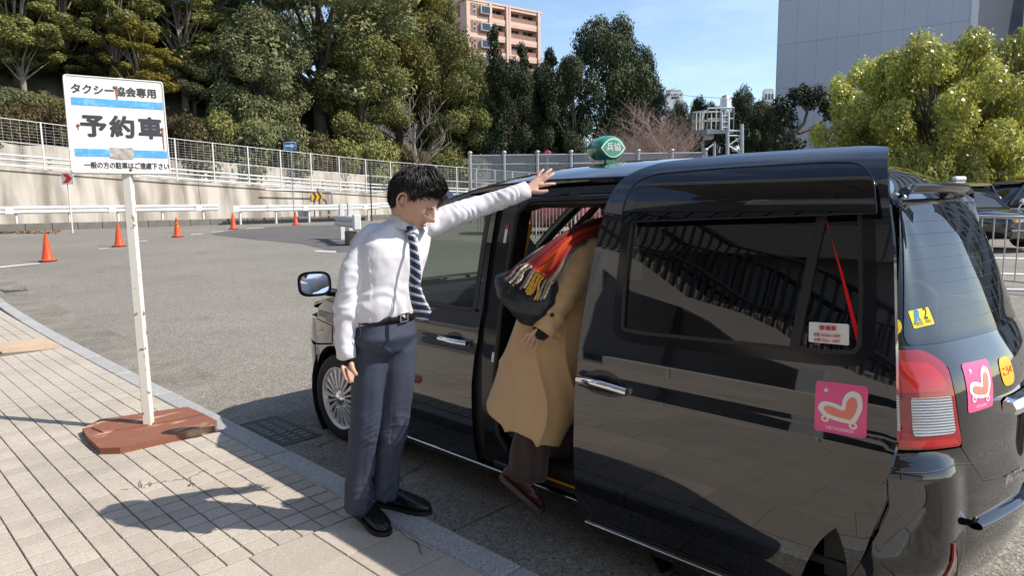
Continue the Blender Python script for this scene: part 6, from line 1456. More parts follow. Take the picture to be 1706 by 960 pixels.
for x in (X0 - .28, X0 - 2.7):
    b = MB(); vs = []
    ysx = [-1.2 + i * .4 for i in range(21)]
    low = lambda y: max(.1, cv(y) - .45); 
    for y in ysx: vs += [Vector((x - .06, y, low(y))), Vector((x + .06, y, low(y))), Vector((x + .06, y, cv(y) - .02)), Vector((x - .06, y, cv(y) - .02))]
    m_ = len(ysx); b.add(vs, [(i * 4 + j, i * 4 + (j + 1) % 4, i * 4 + 4 + (j + 1) % 4, i * 4 + 4 + j) for i in range(m_ - 1) for j in range(4)] + [(3, 2, 1, 0), (m_ * 4 - 4, m_ * 4 - 3, m_ * 4 - 2, m_ * 4 - 1)]); b.build('stringer', M['plate_pale'], st)
    for h, r_ in ((1.28, .04), (.40, .03)):
        b = MB(); b.tube([(x, y, cv(y) + h) for y in ysx], r_, 8); b.build('rail', M['rail_dark'], st)
    for k in range(54):
        y = -1.15 + k * .145; b = MB(); b.box((x - .012, y - .018, cv(y) - .05), (x + .012, y + .018, cv(y) + 1.26)); b.build('baluster', M['rail_dark'], st)
for y in (-.9, 2.6, 5.9):
    b = MB(); b.box((X0 - .36, y - .13, .1), (X0 - .10, y + .13, cv(y) + 1.3 if y < 0 else cv(y) - .3)); b.build('pillar', M['grey_conc'], st)
br = empty('footbridge', (X0 - 2, 4, 5.4), label='footbridge deck with a pale girder over the sidewalk behind the viewer', cat='footbridge')
for x0, x1, z0, z1, mt in ((X0 - 6.0, X0 - 2.9, 5.2, 5.45, 'grey_conc'), (X0 - 2.9, X0 - 2.72, 4.75, 5.6, 'concrete_pale'), (X0 - 6.2, X0 - 6.0, 4.75, 5.6, 'concrete_pale')):
    y = -30
    while y < 40:
        b = MB(); b.box((x0, y + .01, z0), (x1, y + 2.98, z1)); b.build('deck' if mt == 'grey_conc' else 'girder', M[mt], br); y += 3.0
for k in range(90):
    b = MB(); y = -20 + k * .5; b.box((X0 - 2.84, y, 5.6), (X0 - 2.8, y + .04, 6.6)); b.build('baluster', M['rail_dark'], br)
b = MB(); b.tube([(X0 - 2.82, -20, 6.6), (X0 - 2.82, 25, 6.6)], .04, 6); b.build('rail', M['rail_dark'], br)
def facade(name, origin, ux, W_, H_, label, wall, rows, cols, depth=12, fl=3.6, ww=.6, wh=.5):
    ux = Vector(ux).normalized(); wz = ux.cross(Vector((0, 0, 1))); Mx = Matrix(((ux.x, wz.x, 0, origin[0]), (ux.y, wz.y, 0, origin[1]), (0, 0, 1, origin[2]), (0, 0, 0, 1)))
    e = empty(name, origin, label=label, cat='building'); b = MB(); b.box((0, -depth, 0), (W_, 0, H_), Mx); b.build('wall', M[wall], e)
    wb = MB(); wb.box((-W_ / cols * ww / 2, -.05, 0), (W_ / cols * ww / 2, .04, fl * wh)); wm = wb.mesh('window', M['win'])
    sb = MB(); sb.box((-W_ / cols * ww / 2 - .1, -.05, -.12), (W_ / cols * ww / 2 + .1, .14, 0)); sm2 = sb.mesh('sill', M['grey_conc'])
    for r_ in range(rows):
        for c in range(cols):
            for nm, me in (('window', wm), ('sill', sm2)):
                o = bpy.data.objects.new(nm, me); col.objects.link(o); o.parent = e; o.matrix_parent_inverse = Matrix.Translation(e.location).inverted(); o.matrix_basis = Mx @ Matrix.Translation((W_ * (c + .5) / cols, 0, fl * r_ + .9))
facade('office_block', (-18, 34, 0), (0, -1, 0), 60, 9, 'long grey building beyond the footbridge behind the viewer', 'grey_conc', 2, 15, fl=4.0)
facade('office_tower', (46, 1.5, 0), (0, -1, 0), 17, 20, 'grey office tower with rows of windows right of the taxi', 'grey_conc', 5, 6)

ed = empty('sky_blocker', (X0, -1, 9), label='unseen concrete slab added behind the viewer to keep sky out of the door reflection', cat='reflection blocker')  # added out of view: blocks the sky mirrored in the sliding door's top
for k in range(5):
    y = -9 + 3.2 * k; b = MB(); b.box((-5.2, y + .01, 9.0), (-1.3, y + 3.18, 9.6)); b.build('blocker_slab', M['grey_conc'], ed)
for x in (-5.1, -1.65):
    b = MB(); b.box((x, -9, 8.4), (x + .3, 7, 8.99)); b.build('girder', M['grey_conc'], ed)  # edge beams of the added sky-blocking slab
for y in (-8.4, 6.2):
    b = MB(); b.box((-6.6, y, .05), (-5.8, y + .8, 8.99)); b.build('blocker_pier', M['grey_conc'], ed)
    b = MB(); b.box((-6.6, y, 8.995), (-5.205, y + .8, 9.5)); b.build('blocker_beam', M['grey_conc'], ed)
# ================================================================== PEOPLE
M.update(skin=pm('skin', (.58, .36, .265), (.52, .305, .215), scale=14, rough=.5, bump=.08, bscale=160, dist=.002), lips=flat('lips', (.42, .16, .13), .45), hair=pm('black hair', (.010, .008, .007), (.020, .015, .012), scale=30, rough=.42, island=.5),
         shirt=pm('white shirt cotton', (.70, .70, .75), (.66, .66, .72), scale=4, rough=.85, bump=.22, bscale=17, dist=.012), navy_cloth=pm('navy trouser cloth', (.034, .044, .076), (.028, .036, .064), scale=5, rough=.75, bump=.12, bscale=500, dist=.002), leather=pm('black leather', (.010, .010, .011), (.018, .018, .019), scale=14, rough=.22, bump=.25, bscale=240, dist=.002), belt=pm('belt leather', (.012, .011, .011), rough=.38, bump=.1, bscale=200),
         coat=pm('camel coat cloth', (.60, .385, .19), (.54, .34, .165), scale=3, rough=.8, bump=.12, bscale=380, dist=.002, sheen=.25), brown_cloth=pm('dark brown cloth', (.052, .026, .022), (.038, .019, .017), scale=6, rough=.75, sheen=.2), knit=pm('black knit', (.010, .010, .011), rough=.9, bump=.4, bscale=300), maroon_shoe=flat('maroon shoe leather', (.055, .012, .014), .35), sole=pm('shoe sole', (.10, .068, .055), (.07, .05, .04), scale=20, rough=.8), welt=flat('welt stitching', (.45, .33, .28), .7),
         bag=pm('soft black bag leather', (.022, .021, .026), (.014, .014, .017), scale=6, rough=.38, bump=.5, bscale=110, dist=.003))
def tie_mat():
    m, n, l, p = new_mat('striped tie silk'); p.inputs['Roughness'].default_value = .45
    u = n.new('ShaderNodeUVMap'); s = n.new('ShaderNodeSeparateXYZ'); l.new(u.outputs[0], s.inputs[0])
    a = n.new('ShaderNodeMath'); a.operation = 'MULTIPLY_ADD'; a.inputs[1].default_value = -.62; l.new(s.outputs[0], a.inputs[0]); l.new(s.outputs[1], a.inputs[2])
    f = n.new('ShaderNodeMath'); f.operation = 'MULTIPLY'; f.inputs[1].default_value = 26.0; l.new(a.outputs[0], f.inputs[0]); g = n.new('ShaderNodeMath'); g.operation = 'FRACT'; l.new(f.outputs[0], g.inputs[0])
    r = n.new('ShaderNodeValToRGB'); r.color_ramp.interpolation = 'CONSTANT'; e = r.color_ramp.elements; e[0].color = (.012, .022, .055, 1); e[1].position = .62; e[1].color = (.62, .66, .74, 1)
    for q, c in ((.76, (.012, .022, .055, 1)), (.84, (.55, .60, .70, 1)), (.92, (.012, .022, .055, 1))): x = e.new(q); x.color = c
    l.new(g.outputs[0], r.inputs[0]); l.new(r.outputs[0], p.inputs['Base Color']); return m
M['tie'] = tie_mat()
def ring_loft(b, rings, n=28, ex=2.0, cap=True, flat_end=False):
    """rings: (centre, half axis A, half axis B)"""
    vs = []; rg = list(rings)
    if cap:
        def round_cap(r0, r1):
            c, A, B = r0; d = (c - r1[0]); d = d.normalized() * min(A.length, B.length) * .55
            return [(c + d * math.sin(t), A * max(.04, math.cos(t)), B * max(.04, math.cos(t))) for t in (.5, 1.0, 1.5)]
        rg = round_cap(rg[0], rg[1])[::-1] + rg + ([] if flat_end else round_cap(rg[-1], rg[-2]))
    for c, A, B in rg:
        for j in range(n):
            t = 2 * math.pi * j / n; x, y = math.cos(t), math.sin(t); q = 2 / ex
            vs.append(c + A * math.copysign(abs(x) ** q, x) + B * math.copysign(abs(y) ** q, y))
    k = len(rg)
    b.add(vs, [(i * n + j, i * n + (j + 1) % n, i * n + n + (j + 1) % n, i * n + n + j) for i in range(k - 1) for j in range(n)] + ([list(range(n))[::-1], list(range((k - 1) * n, k * n))] if cap else []), True)
def limb(b, pts, rad, n=18, sub=5, side=None):
    """round limb through points (smooth curve); radii interpolated"""
    P = catmull3(pts, sub); k = len(P); rr = np.interp(np.linspace(0, len(pts) - 1, k), range(len(pts)), rad)
    rings = []
    pa = None
    for i in range(k):
        d = (P[min(i + 1, k - 1)] - P[max(i - 1, 0)]).normalized()
        a = frame(d)[0] if pa is None else (pa - d * pa.dot(d)).normalized(); pa = a; bb = a.cross(d); rings.append((P[i], a * rr[i], bb * rr[i]))
    ring_loft(b, rings, n)
def catmull3(P, k):
    P = [Vector(p) for p in P]; Q = [P[0] * 2 - P[1]] + P + [P[-1] * 2 - P[-2]]; out = []
    for i in range(1, len(Q) - 2):
        a, b, c, d = Q[i - 1:i + 3]
        for j in range(k): t = j / k; out.append(.5 * ((2 * b) + (c - a) * t + (2 * a - 5 * b + 4 * c - d) * t * t + (3 * b - a - 3 * c + d) * t ** 3))
    return out + [P[-1]]
def remesh(b, voxel, smooth=4, shape=None):
    """melt overlapping shapes into one continuous skin; returns a mesh"""
    me = bpy.data.meshes.new('tmp'); me.from_pydata(b.v, [], b.f); me.update()
    bm = bmesh.new(); bm.from_mesh(me); bmesh.ops.recalc_face_normals(bm, faces=bm.faces); bm.to_mesh(me); bm.free()
    o = bpy.data.objects.new('tmp', me); col.objects.link(o)
    m = o.modifiers.new('r', 'REMESH'); m.mode = 'VOXEL'; m.voxel_size = voxel
    if smooth: s = o.modifiers.new('s', 'SMOOTH'); s.iterations = smooth; s.factor = .5
    dg = bpy.context.evaluated_depsgraph_get(); out = bpy.data.meshes.new_from_object(o.evaluated_get(dg)); bpy.data.objects.remove(o); bpy.data.meshes.remove(me)
    if shape:
        nv = len(out.vertices); co = np.empty(nv * 3); out.vertices.foreach_get('co', co); no = np.empty(nv * 3); out.vertex_normals.foreach_get('vector', no); co = co.reshape(-1, 3); no = no.reshape(-1, 3)
        d = np.array([shape(Vector(c), Vector(q)) for c, q in zip(co, no)]); out.vertices.foreach_set('co', (co + no * d[:, None]).ravel()); out.update()
    out.polygons.foreach_set('use_smooth', [True] * len(out.polygons)); return out
def skin_obj(name, b, voxel, mat, parent, smooth=4, shape=None):
    me = remesh(b, voxel, smooth, shape); me.name = name; me.materials.clear(); me.materials.append(M[mat] if isinstance(mat, str) else mat); return link(name, me, parent)
nz = lambda p, f, o=0.0: mnoise.noise((p.x * f + o, p.y * f + o * 1.7, p.z * f - o))
def ridge(v): return 1 - abs(v) * 2
G = lambda x, s: math.exp(-(x / s) ** 2)
def head_mb(b, C, fwd, up, k=1.0):
    f = fwd.normalized(); l = up.cross(f).normalized(); u = f.cross(l)
    NU, NV = 64, 48; vs = []
    def pt(i, j):
        th = math.pi * j / NV; ph = 2 * math.pi * i / NU; n = Vector((math.sin(th) * math.sin(ph), math.sin(th) * math.cos(ph), math.cos(th)))   # l, f, u
        x, y, z = n.x * .0745, n.y * .097, n.z * .118
        lo = max(0, -n.z); x *= 1 - .34 * lo ** 1.3
        if n.y < 0: y *= 1 - .42 * lo ** 1.2; z *= 1 - .12 * lo
        else: y *= 1 - .06 * lo
        y = y - max(0, n.y - .72) * .028
        F_ = max(0, n.y) ** 2
        y += F_ * (.031 * G(n.x, .13) * G(n.z + .19, .11) + .020 * G(n.x, .09) * G(n.z - .0, .17) + .007 * (G(n.x - .15, .07) + G(n.x + .15, .07)) * G(n.z + .22, .07) + .004 * G(n.z - .20, .12) * G(n.x, .6) - .011 * (G(n.x - .34, .17) + G(n.x + .34, .17)) * G(n.z - .07, .12) + .008 * G(n.x, .26) * (G(n.z + .44, .05) + 1.05 * G(n.z + .545, .055)) - .003 * G(n.x, .3) * G(n.z + .495, .03) + .014 * G(n.x, .30) * G(n.z + .80, .16) - .003 * G(n.x, .3) * G(n.z + .64, .06))
        x += math.copysign(.004, n.x) * G(abs(n.x) - .62, .25) * G(n.z + .14, .2) * (1 if n.y > 0 else 0)
        return C + (l * x + f * y + u * z) * k
    vs = [pt(i, j) for j in range(NV + 1) for i in range(NU)]
    b.add(vs, [(j * NU + i, j * NU + (i + 1) % NU, j * NU + NU + (i + 1) % NU, j * NU + NU + i) for j in range(NV) for i in range(NU)], True)
    for s in (-1, 1):
        pass
    return f, l, u
def hand_mb(b, wrist, knuck, tips, thumb_base, thumb_tip, nrm, w=.040, fr=.0088):
    """palm from wrist to the knuckle line, four fingers with a bend, one thumb; tips run from index to little finger"""
    ax = (knuck[1] - wrist).normalized(); side = (knuck[0] - knuck[-1]).normalized()
    mid = (knuck[0] + knuck[-1]) / 2
    ring_loft(b, [(wrist, side * .027, nrm * .020), (wrist.lerp(mid, .35), side * .034, nrm * .017), (wrist.lerp(mid, .75), side * w, nrm * .014), (mid, side * w * .98, nrm * .011)], 18, ex=2.4)
    for kx, tp, r_ in zip(knuck, tips, (1.0, 1.04, .98, .84)):
        L = (tp - kx).length; m1 = kx.lerp(tp, .45) + nrm * L * .10; m2 = kx.lerp(tp, .76) + nrm * L * .075
        limb(b, [kx - (tp - kx) * .15, kx + nrm * .003, m1, m2, tp], [fr * 1.1 * r_, fr * 1.12 * r_, fr * 1.02 * r_, fr * .9 * r_, fr * .70 * r_], 10, 4)
    m = thumb_base.lerp(thumb_tip, .5) + side * .006; limb(b, [thumb_base, m, thumb_tip], [.013, .0115, .0085], 10, 4)
def shoe(name, heel, toe, mat, parent, up=Vector((0, 0, 1)), L=None, h=.075, wd=.048, ankle=None, solemat='black', laces=True):
    f = (toe - heel); L = L or f.length; f.normalize(); s = f.cross(up).normalized(); u = s.cross(f)
    st = [(-.02, .030, .064), (.02, .036, .074), (.08, .037, .078), (.14, .040, .066), (.19, .046, .052), (.235, .046, .040), (.265, .038, .031), (.285, .020, .020)]
    b = MB(); k = L / .29; rings = []
    for x, w_, hh in st: rings.append((heel + f * ((x + .01) * k) + u * (.022 + hh / 2), s * w_ * (wd / .048), u * hh / 2))
    ring_loft(b, rings, 24, 2.6)
    if ankle is not None: limb(b, [heel + f * .06 * k + u * .06, ankle], [.040, .042], 14)
    o = skin_obj(name, b, .0045, mat, parent, 4, lambda p, q: .0016 * nz(p, 60) + .0018 * ridge(nz(p, 38, 3)) * max(0, G((p - heel).dot(f) - .17 * k, .03)))
    b = MB(); outl = [(-.026, 0), (-.02, .030), (.02, .037), (.08, .036), (.14, .041), (.19, .048), (.235, .048), (.268, .039), (.290, .019), (.296, 0)]
    outl = outl + [(x, -y) for x, y in outl[-2:0:-1]]; W = rot_frame(heel, f, s); sg = 1 if W.col[2].to_3d().dot(u) > 0 else -1
    b.prism([((x + .01) * k, y * wd / .048) for x, y in (outl if sg > 0 else outl[::-1])], sg * .0, sg * .022, W); b.build('sole', M[solemat], o)
    if laces:
        b = MB()
        for i in range(4):
            x = (.10 + .022 * i) * k; z = .112 - .0085 * i; c = heel + f * x + u * z; b.tube([c - s * .016 - u * .006, c + u * .002, c + s * .016 - u * .006 + f * .008], .0022, 5)
        c = heel + f * .095 * k + u * .116
        for q in (-1, 1): b.tube([c, c + s * q * .02 + u * .012, c + s * q * .03 - u * .004 + f * .01, c], .002, 5)
        b.build('laces', M['belt'], o)
    return o
# ------------------------------------------------------------------ the man
HK = 1.10
man = empty('person', onz(640, 862, .1), label='man in white shirt, striped tie and navy trousers with one hand on the taxi roof', cat='person')
D = 3.08
pel = at(640, 548, D); X_ = Vector((1, 0, 0)); Y_ = Vector((0, 1, 0)); Zv = Vector((0, 0, 1))
chest = at(655, 425, D - .015); sho = at(663, 385, D - .01); nk = at(674, 366, D - .02)
sR, sL = at(607, 402, D - .07), at(722, 372, D + .08)
handL = onx(893, 308, 2.43); dH = (handL - EYE).dot(CAM_F)
armR = [sR, at(589, 452, D - .10), at(580, 505, D - .10), at(575, 560, D - .10), at(577, 594, D - .10)]
armL = [sL, at(762, 356, D + .10), at(808, 341, D + .14), at(848, 328, dH - .03), at(877, 317, dH - .012)]
legR = [at(617, 560, D - .01), at(613, 640, D + .0), at(607, 710, D + .02), at(599, 780, D + .06), at(597, 845, D + .09)]
legL = [at(662, 560, D + .05), at(662, 640, D + .06), at(655, 710, D + .08), at(645, 775, D + .12), at(642, 822, D + .15)]
hC = at(690, 337, D - .075); _h = Vector((.40, -.88, 0)).normalized(); hf = _h * math.cos(R(33)) - Zv * math.sin(R(33)); hu = _h * math.sin(R(33)) + Zv * math.cos(R(33))
b = MB(); hf, hl_, hu = head_mb(b, hC, hf, hu, HK)
limb(b, [sho + Vector((0, .01, -.03)), nk + Vector((0, .01, .01)), hC - hu * .06 - hf * .025], [.050, .054, .056], 18)
ring_loft(b, [(pel, X_ * .13, Y_ * .09), (pel.lerp(chest, .5), X_ * .12, Y_ * .085), (chest, X_ * .14, Y_ * .09), (sho - Zv * .03, X_ * .11, Y_ * .055)], 24)
limb(b, [sR + X_ * .05 - Zv * .03] + armR[1:], [.030, .036, .032, .028, .026], 14); limb(b, [sL - X_ * .04 - Zv * .02] + armL[1:], [.036, .038, .032, .028, .026], 14)
limb(b, legR, [.075, .066, .052, .045, .036], 14); limb(b, legL, [.075, .066, .052, .045, .036], 14)
for a in (legR[-1], legL[-1]): pass
wR = armR[-1]; q = lambda x, y, o=0.0: at(x, y, D - .10 + o)
hand_mb(b, q(577, 597), [q(572, 614, -.02), q(577, 616, -.0), q(583, 616, .012), q(588, 613, .02)], [q(578, 634, -.03), q(584, 638, -.01), q(588, 637, .01), q(590, 631, .025)], q(585, 606, -.025), q(594, 625, -.028), -(CAM_F) * .6 - CAM_R * .5, w=.036)
q = lambda x, y, o=0.0: at(x, y, dH + o)
hand_mb(b, q(878, 317, -.012), [q(903, 309, -.012), q(904, 302, .005), q(902, 296, .02), q(897, 291, .032)], [q(925, 306, .0), q(923, 289, .02), q(919, 281.5, .035), q(906, 282, .045)], q(888, 319, -.02), q(912, 318, -.022), -CAM_F, w=.038, fr=.0092)
body = skin_obj('body', b, .0042, 'skin', man, 3)
# face details
def on_face(l_, f_, u_, k=HK): return hC + (hl_ * l_ + hf * f_ + hu * u_) * k
b = MB()
for s in (-1, 1):
    b.tube([on_face(s * .012, .0945, .022), on_face(s * .025, .0945, .028), on_face(s * .038, .087, .028), on_face(s * .049, .076, .021)], [(.001, .002), (.0018, .0034), (.0018, .003), (.0006, .001)], 6)
b.build('eyebrow', M['hair'], body)
b = MB()
for s in (-1, 1): b.tube([on_face(s * .015, .086, -.003), on_face(s * .023, .0880, -.004), on_face(s * .032, .0850, -.004), on_face(s * .042, .0770, -.002)], [.0012, .0022, .0022, .0012], 6)
b.build('eyelashes', M['hair'], body)
b = MB(); b.tube([on_face(-.022, .0795, -.0575), on_face(-.009, .0885, -.0555), on_face(0, .0895, -.0562), on_face(.009, .0885, -.0555), on_face(.022, .0795, -.0575)], [(.001, .002), (.003, .004), (.003, .0035), (.003, .004), (.001, .002)], 6); b.build('lips', M['lips'], body)
for s in (-1, 1):
    c = lambda f_, u_, o_: on_face(s * (.0735 + o_), f_ - .010, u_ - .002)
    b = MB(); b.tube(catmull3([c(.012, .004, .004), c(.012, .020, .008), c(.002, .033, .014), c(-.012, .030, .019), c(-.018, .014, .021), c(-.016, -.004, .019), c(-.007, -.020, .012), c(.004, -.027, .006), c(.010, -.020, .003)], 5), [.0048] * 41, 7); b.build('ear', M['skin'], body)
    b = MB(); ring_loft(b, [(c(-.002, .006, -.002), hf * .013, hu * .022), (c(-.004, .006, .008), hf * .011, hu * .019)], 14); b.build('ear_hollow', M['skin'], body)
# hair: a rough cap and locks laid over it
def hair_cap(parent, C, f, l, u, seed=1, k=1.02, n_lock=1500, long_=1.0, fringe=True):
    r2 = random.Random(seed)
    def margin(n):
        ax_ = abs(n.x)
        if n.y > .0: lim = .60 - .10 * ax_ if n.y > .62 else float(np.interp(n.y, [0, .14, .25, .45, .62], [.36, .16, .22, .42, .56]))
        else: lim = float(np.interp(-n.y, [0, .24, .34, .5, 1.0], [.36, .34, -.10, -.42, -.55]))
        return n.z - lim
    keep = lambda n: margin(n) > 0
    def base(n, e): lo = max(0, -n.z); return C + (l * n.x * (.0745 + e) + f * n.y * (.097 + e) * (1 - .35 * lo if n.y < 0 else 1) + u * n.z * (.118 + e)) * k
    b = MB(); NU, NV = 72, 50; P = {}; kept = {}
    for j in range(NV + 1):
        for i in range(NU):
            th = math.pi * j / NV; ph = 2 * math.pi * i / NU; n = Vector((math.sin(th) * math.sin(ph), math.sin(th) * math.cos(ph), math.cos(th)))
            e = .014 + .006 * mnoise.noise(n * 3 + Vector((seed, 0, 0))) + .004 * ridge(mnoise.noise(Vector((n.x * 9, n.y * 5, n.z * 9)))) + .008 * max(0, n.z) + (.006 if n.y > .3 and n.z > .3 else 0)
            e = .003 + (e - .003) * min(1, max(0, margin(n) / .22)) ** .6
            kept[i, j] = keep(n)
            if not kept[i, j]: e = -.010
            P[i, j] = base(n, e)
    b.add([P[i, j] for j in range(NV + 1) for i in range(NU)], [(j * NU + i, j * NU + (i + 1) % NU, j * NU + NU + (i + 1) % NU, j * NU + NU + i) for j in range(NV) for i in range(NU) if kept[i, j] or kept[(i + 1) % NU, j] or kept[i, j + 1] or kept[(i + 1) % NU, j + 1]], True)
    crown = Vector((.05, -.50, .86)).normalized(); made = 0
    while made < n_lock // 9:                            # locks: a guide and its neighbours share one wave
        n = Vector((r2.gauss(0, 1), r2.gauss(0, 1), r2.gauss(.3, 1))).normalized()
        if not keep(n): continue
        made += 1; away = n - crown; t = away - n * away.dot(n)
        if t.length < .04: continue
        t.normalize(); wv = mnoise.noise(n * 1.7 + Vector((seed, 0, 0))) * .8; top = max(0, n.z)
        t = (t + Vector((wv + (1.5 if n.y > .05 and n.z > .45 else .1) * min(1, max(0, n.y + .1) * 2), 0, -.25 * (1 - top) + .5 * max(0, n.y) * top)) + Vector((0, -.5, .0)) * max(0, .55 - abs(n.z - .3)) * (abs(n.x) > .5)).normalized()
        L0 = (.26 + .38 * top) * long_  * r2.uniform(.8, 1.2); ph = r2.uniform(0, 6.28); am = r2.uniform(.10, .32); lift = r2.uniform(.004, .016) * (.4 + top)
        for _q in range(9):
            m = (n + Vector((r2.gauss(0, .055), r2.gauss(0, .055), r2.gauss(0, .055)))).normalized(); pts = []; L = L0 * r2.uniform(.85, 1.1); slack = -r2.random() ** 2 * (.26 if n.y > .3 else .14); e0 = .015 + .010 * top + r2.uniform(-.003, .004); dd = t
            for q in range(8):
                pts.append(base(m, (e0 + lift * math.sin(q / 7 * math.pi)) * min(1, max(.45, .5 + margin(m) / .3)) - .004 * (q / 7) ** 3))
                t2 = (dd - m * dd.dot(m)).normalized(); sd = m.cross(t2); m2 = (m + (t2 + sd * am * math.sin(ph + q * .9)).normalized() * L / 7).normalized(); dd = t2
                if margin(m2) > slack: m = m2
                elif q > 1: break
            w = r2.uniform(.0010, .0022); b.tube(pts, [(w * x, w * .5 * x) for x in np.interp(np.linspace(0, 1, len(pts)), [0, .3, .7, 1], [.7, 1.1, .9, .15])], 3, cap=False)
    return b.build('hair', M['hair'], parent)
hair_cap(man, hC, hf, hl_, hu, k=HK, n_lock=3600)
# shirt
def shirt_fold(p, q):
    t = p.z; d = .0030 * nz(p, 9) + .0018 * nz(p, 24, 2) + .0016 * ridge(nz(p, 15, 6))
    # gathers round the arms
    for A, n0 in ((armL, 1.0), (armR, .8)):
        a = A[0]; ax = (A[-1] - A[0]); s = (p - a).dot(ax) / ax.length_squared
        if -.05 < s < 1.05 and ((p - a) - ax * s).length < .10:
            L = s * ax.length; w = min(1, max(0, (s - .05) * 5)); d += w * n0 * (.0015 * math.sin(L * 150 + 9 * nz(p, 10, 4) + (p.z if A is armL else p.x) * 70) * (.3 + .7 * ridge(nz(p, 13, 7)))) + .0030 * ridge(nz(p, 19, 1)) * w
    hb = p.z - (pel.z + .06)
    if hb < .25: d += .010 * G(hb - .05, .05) + .003 * math.sin(p.x * 60 + p.y * 50 + p.z * 60 + 6 * nz(p, 9, 3)) * G(hb - .05, .10)
    return d
b = MB()
bz_ = pel.z + .045; tor = []
def tring(c, a, bb, tilt=0.0): return (c, (X_ * math.cos(tilt) + Zv * math.sin(tilt)) * a, Y_ * bb)
wst = at(639, 528, D); tor = [tring(wst - Zv * .02, .140, .100), tring(wst + Zv * .05, .150, .108), tring(wst.lerp(chest, .55), .152, .112), tring(chest, .172, .118, .03), tring(chest.lerp(sho, .6), .180, .105, .06), tring(sho + Zv * .012, .150, .082, .10), tring(sho.lerp(nk, .55) + Zv * .018, .095, .068, .1), tring(nk + Zv * .0, .066, .060)]
ring_loft(b, tor, 36, 2.2)
limb(b, [sR + X_ * .09 + Zv * .035, sR + X_ * .03 + Zv * .012] + armR[1:-1] + [armR[-1] + (armR[-1] - armR[-2]) * -.05], [.042, .055, .055, .049, .044, .039], 20)
limb(b, [sL - X_ * .05] + armL[:-1] + [armL[-1] + (armL[-1] - armL[-2]) * -.15], [.062, .061, .053, .047, .042, .038], 20)
shirt = skin_obj('shirt', b, .0055, 'shirt', man, 9, shirt_fold)
for A in (armR, armL):   # cuffs
    d = (A[-1] - A[-2]).normalized(); a, c = frame(d); b = MB(); p0 = A[-1] - d * .052; r_ = .0405
    ring_loft(b, [(p0, a * r_, c * r_), (p0 + d * .006, a * (r_ + .003), c * (r_ + .003)), (p0 + d * .058, a * (r_ + .001), c * (r_ + .001)), (p0 + d * .060, a * (r_ - .002), c * (r_ - .002)), (p0 + d * .05, a * (r_ - .004), c * (r_ - .004))], 24, cap=False); b.build('cuff', M['shirt'], shirt)
# collar: stand and two leaves
cf = Vector((.12, -.99, 0)).normalized(); cl_ = Vector((-cf.y, cf.x, 0))
b = MB(); ring_loft(b, [(nk - Zv * .012, cl_ * .064, cf * .060), (nk + Zv * .020, cl_ * .064, cf * .060), (nk + Zv * .022, cl_ * .061, cf * .057), (nk - Zv * .005, cl_ * .060, cf * .056)], 28, cap=False); b.build('collar_stand', M['shirt'], shirt)
for s in (-1, 1):
    def leaf(u, v):
        a = (u * 1.0) * math.pi * .98; dirv = -cf * math.cos(a) + cl_ * s * math.sin(a); r_ = .065 + .028 * v
        p = nk + dirv * r_ + Zv * (.024 - .046 * v); return p - Zv * (.038 * v * u ** 3) + cf * (.020 * v * u ** 4) + cl_ * s * (.018 * v * u ** 4)
    b = MB(); b.grid(leaf, 18, 6); b.grid(lambda u, v: leaf(u, v) - Vector((0, 0, .003)) , 18, 6, flip=True); b.build('collar_leaf', M['shirt'], shirt)
b = MB(); pk0 = at(707, 432, D - .05)
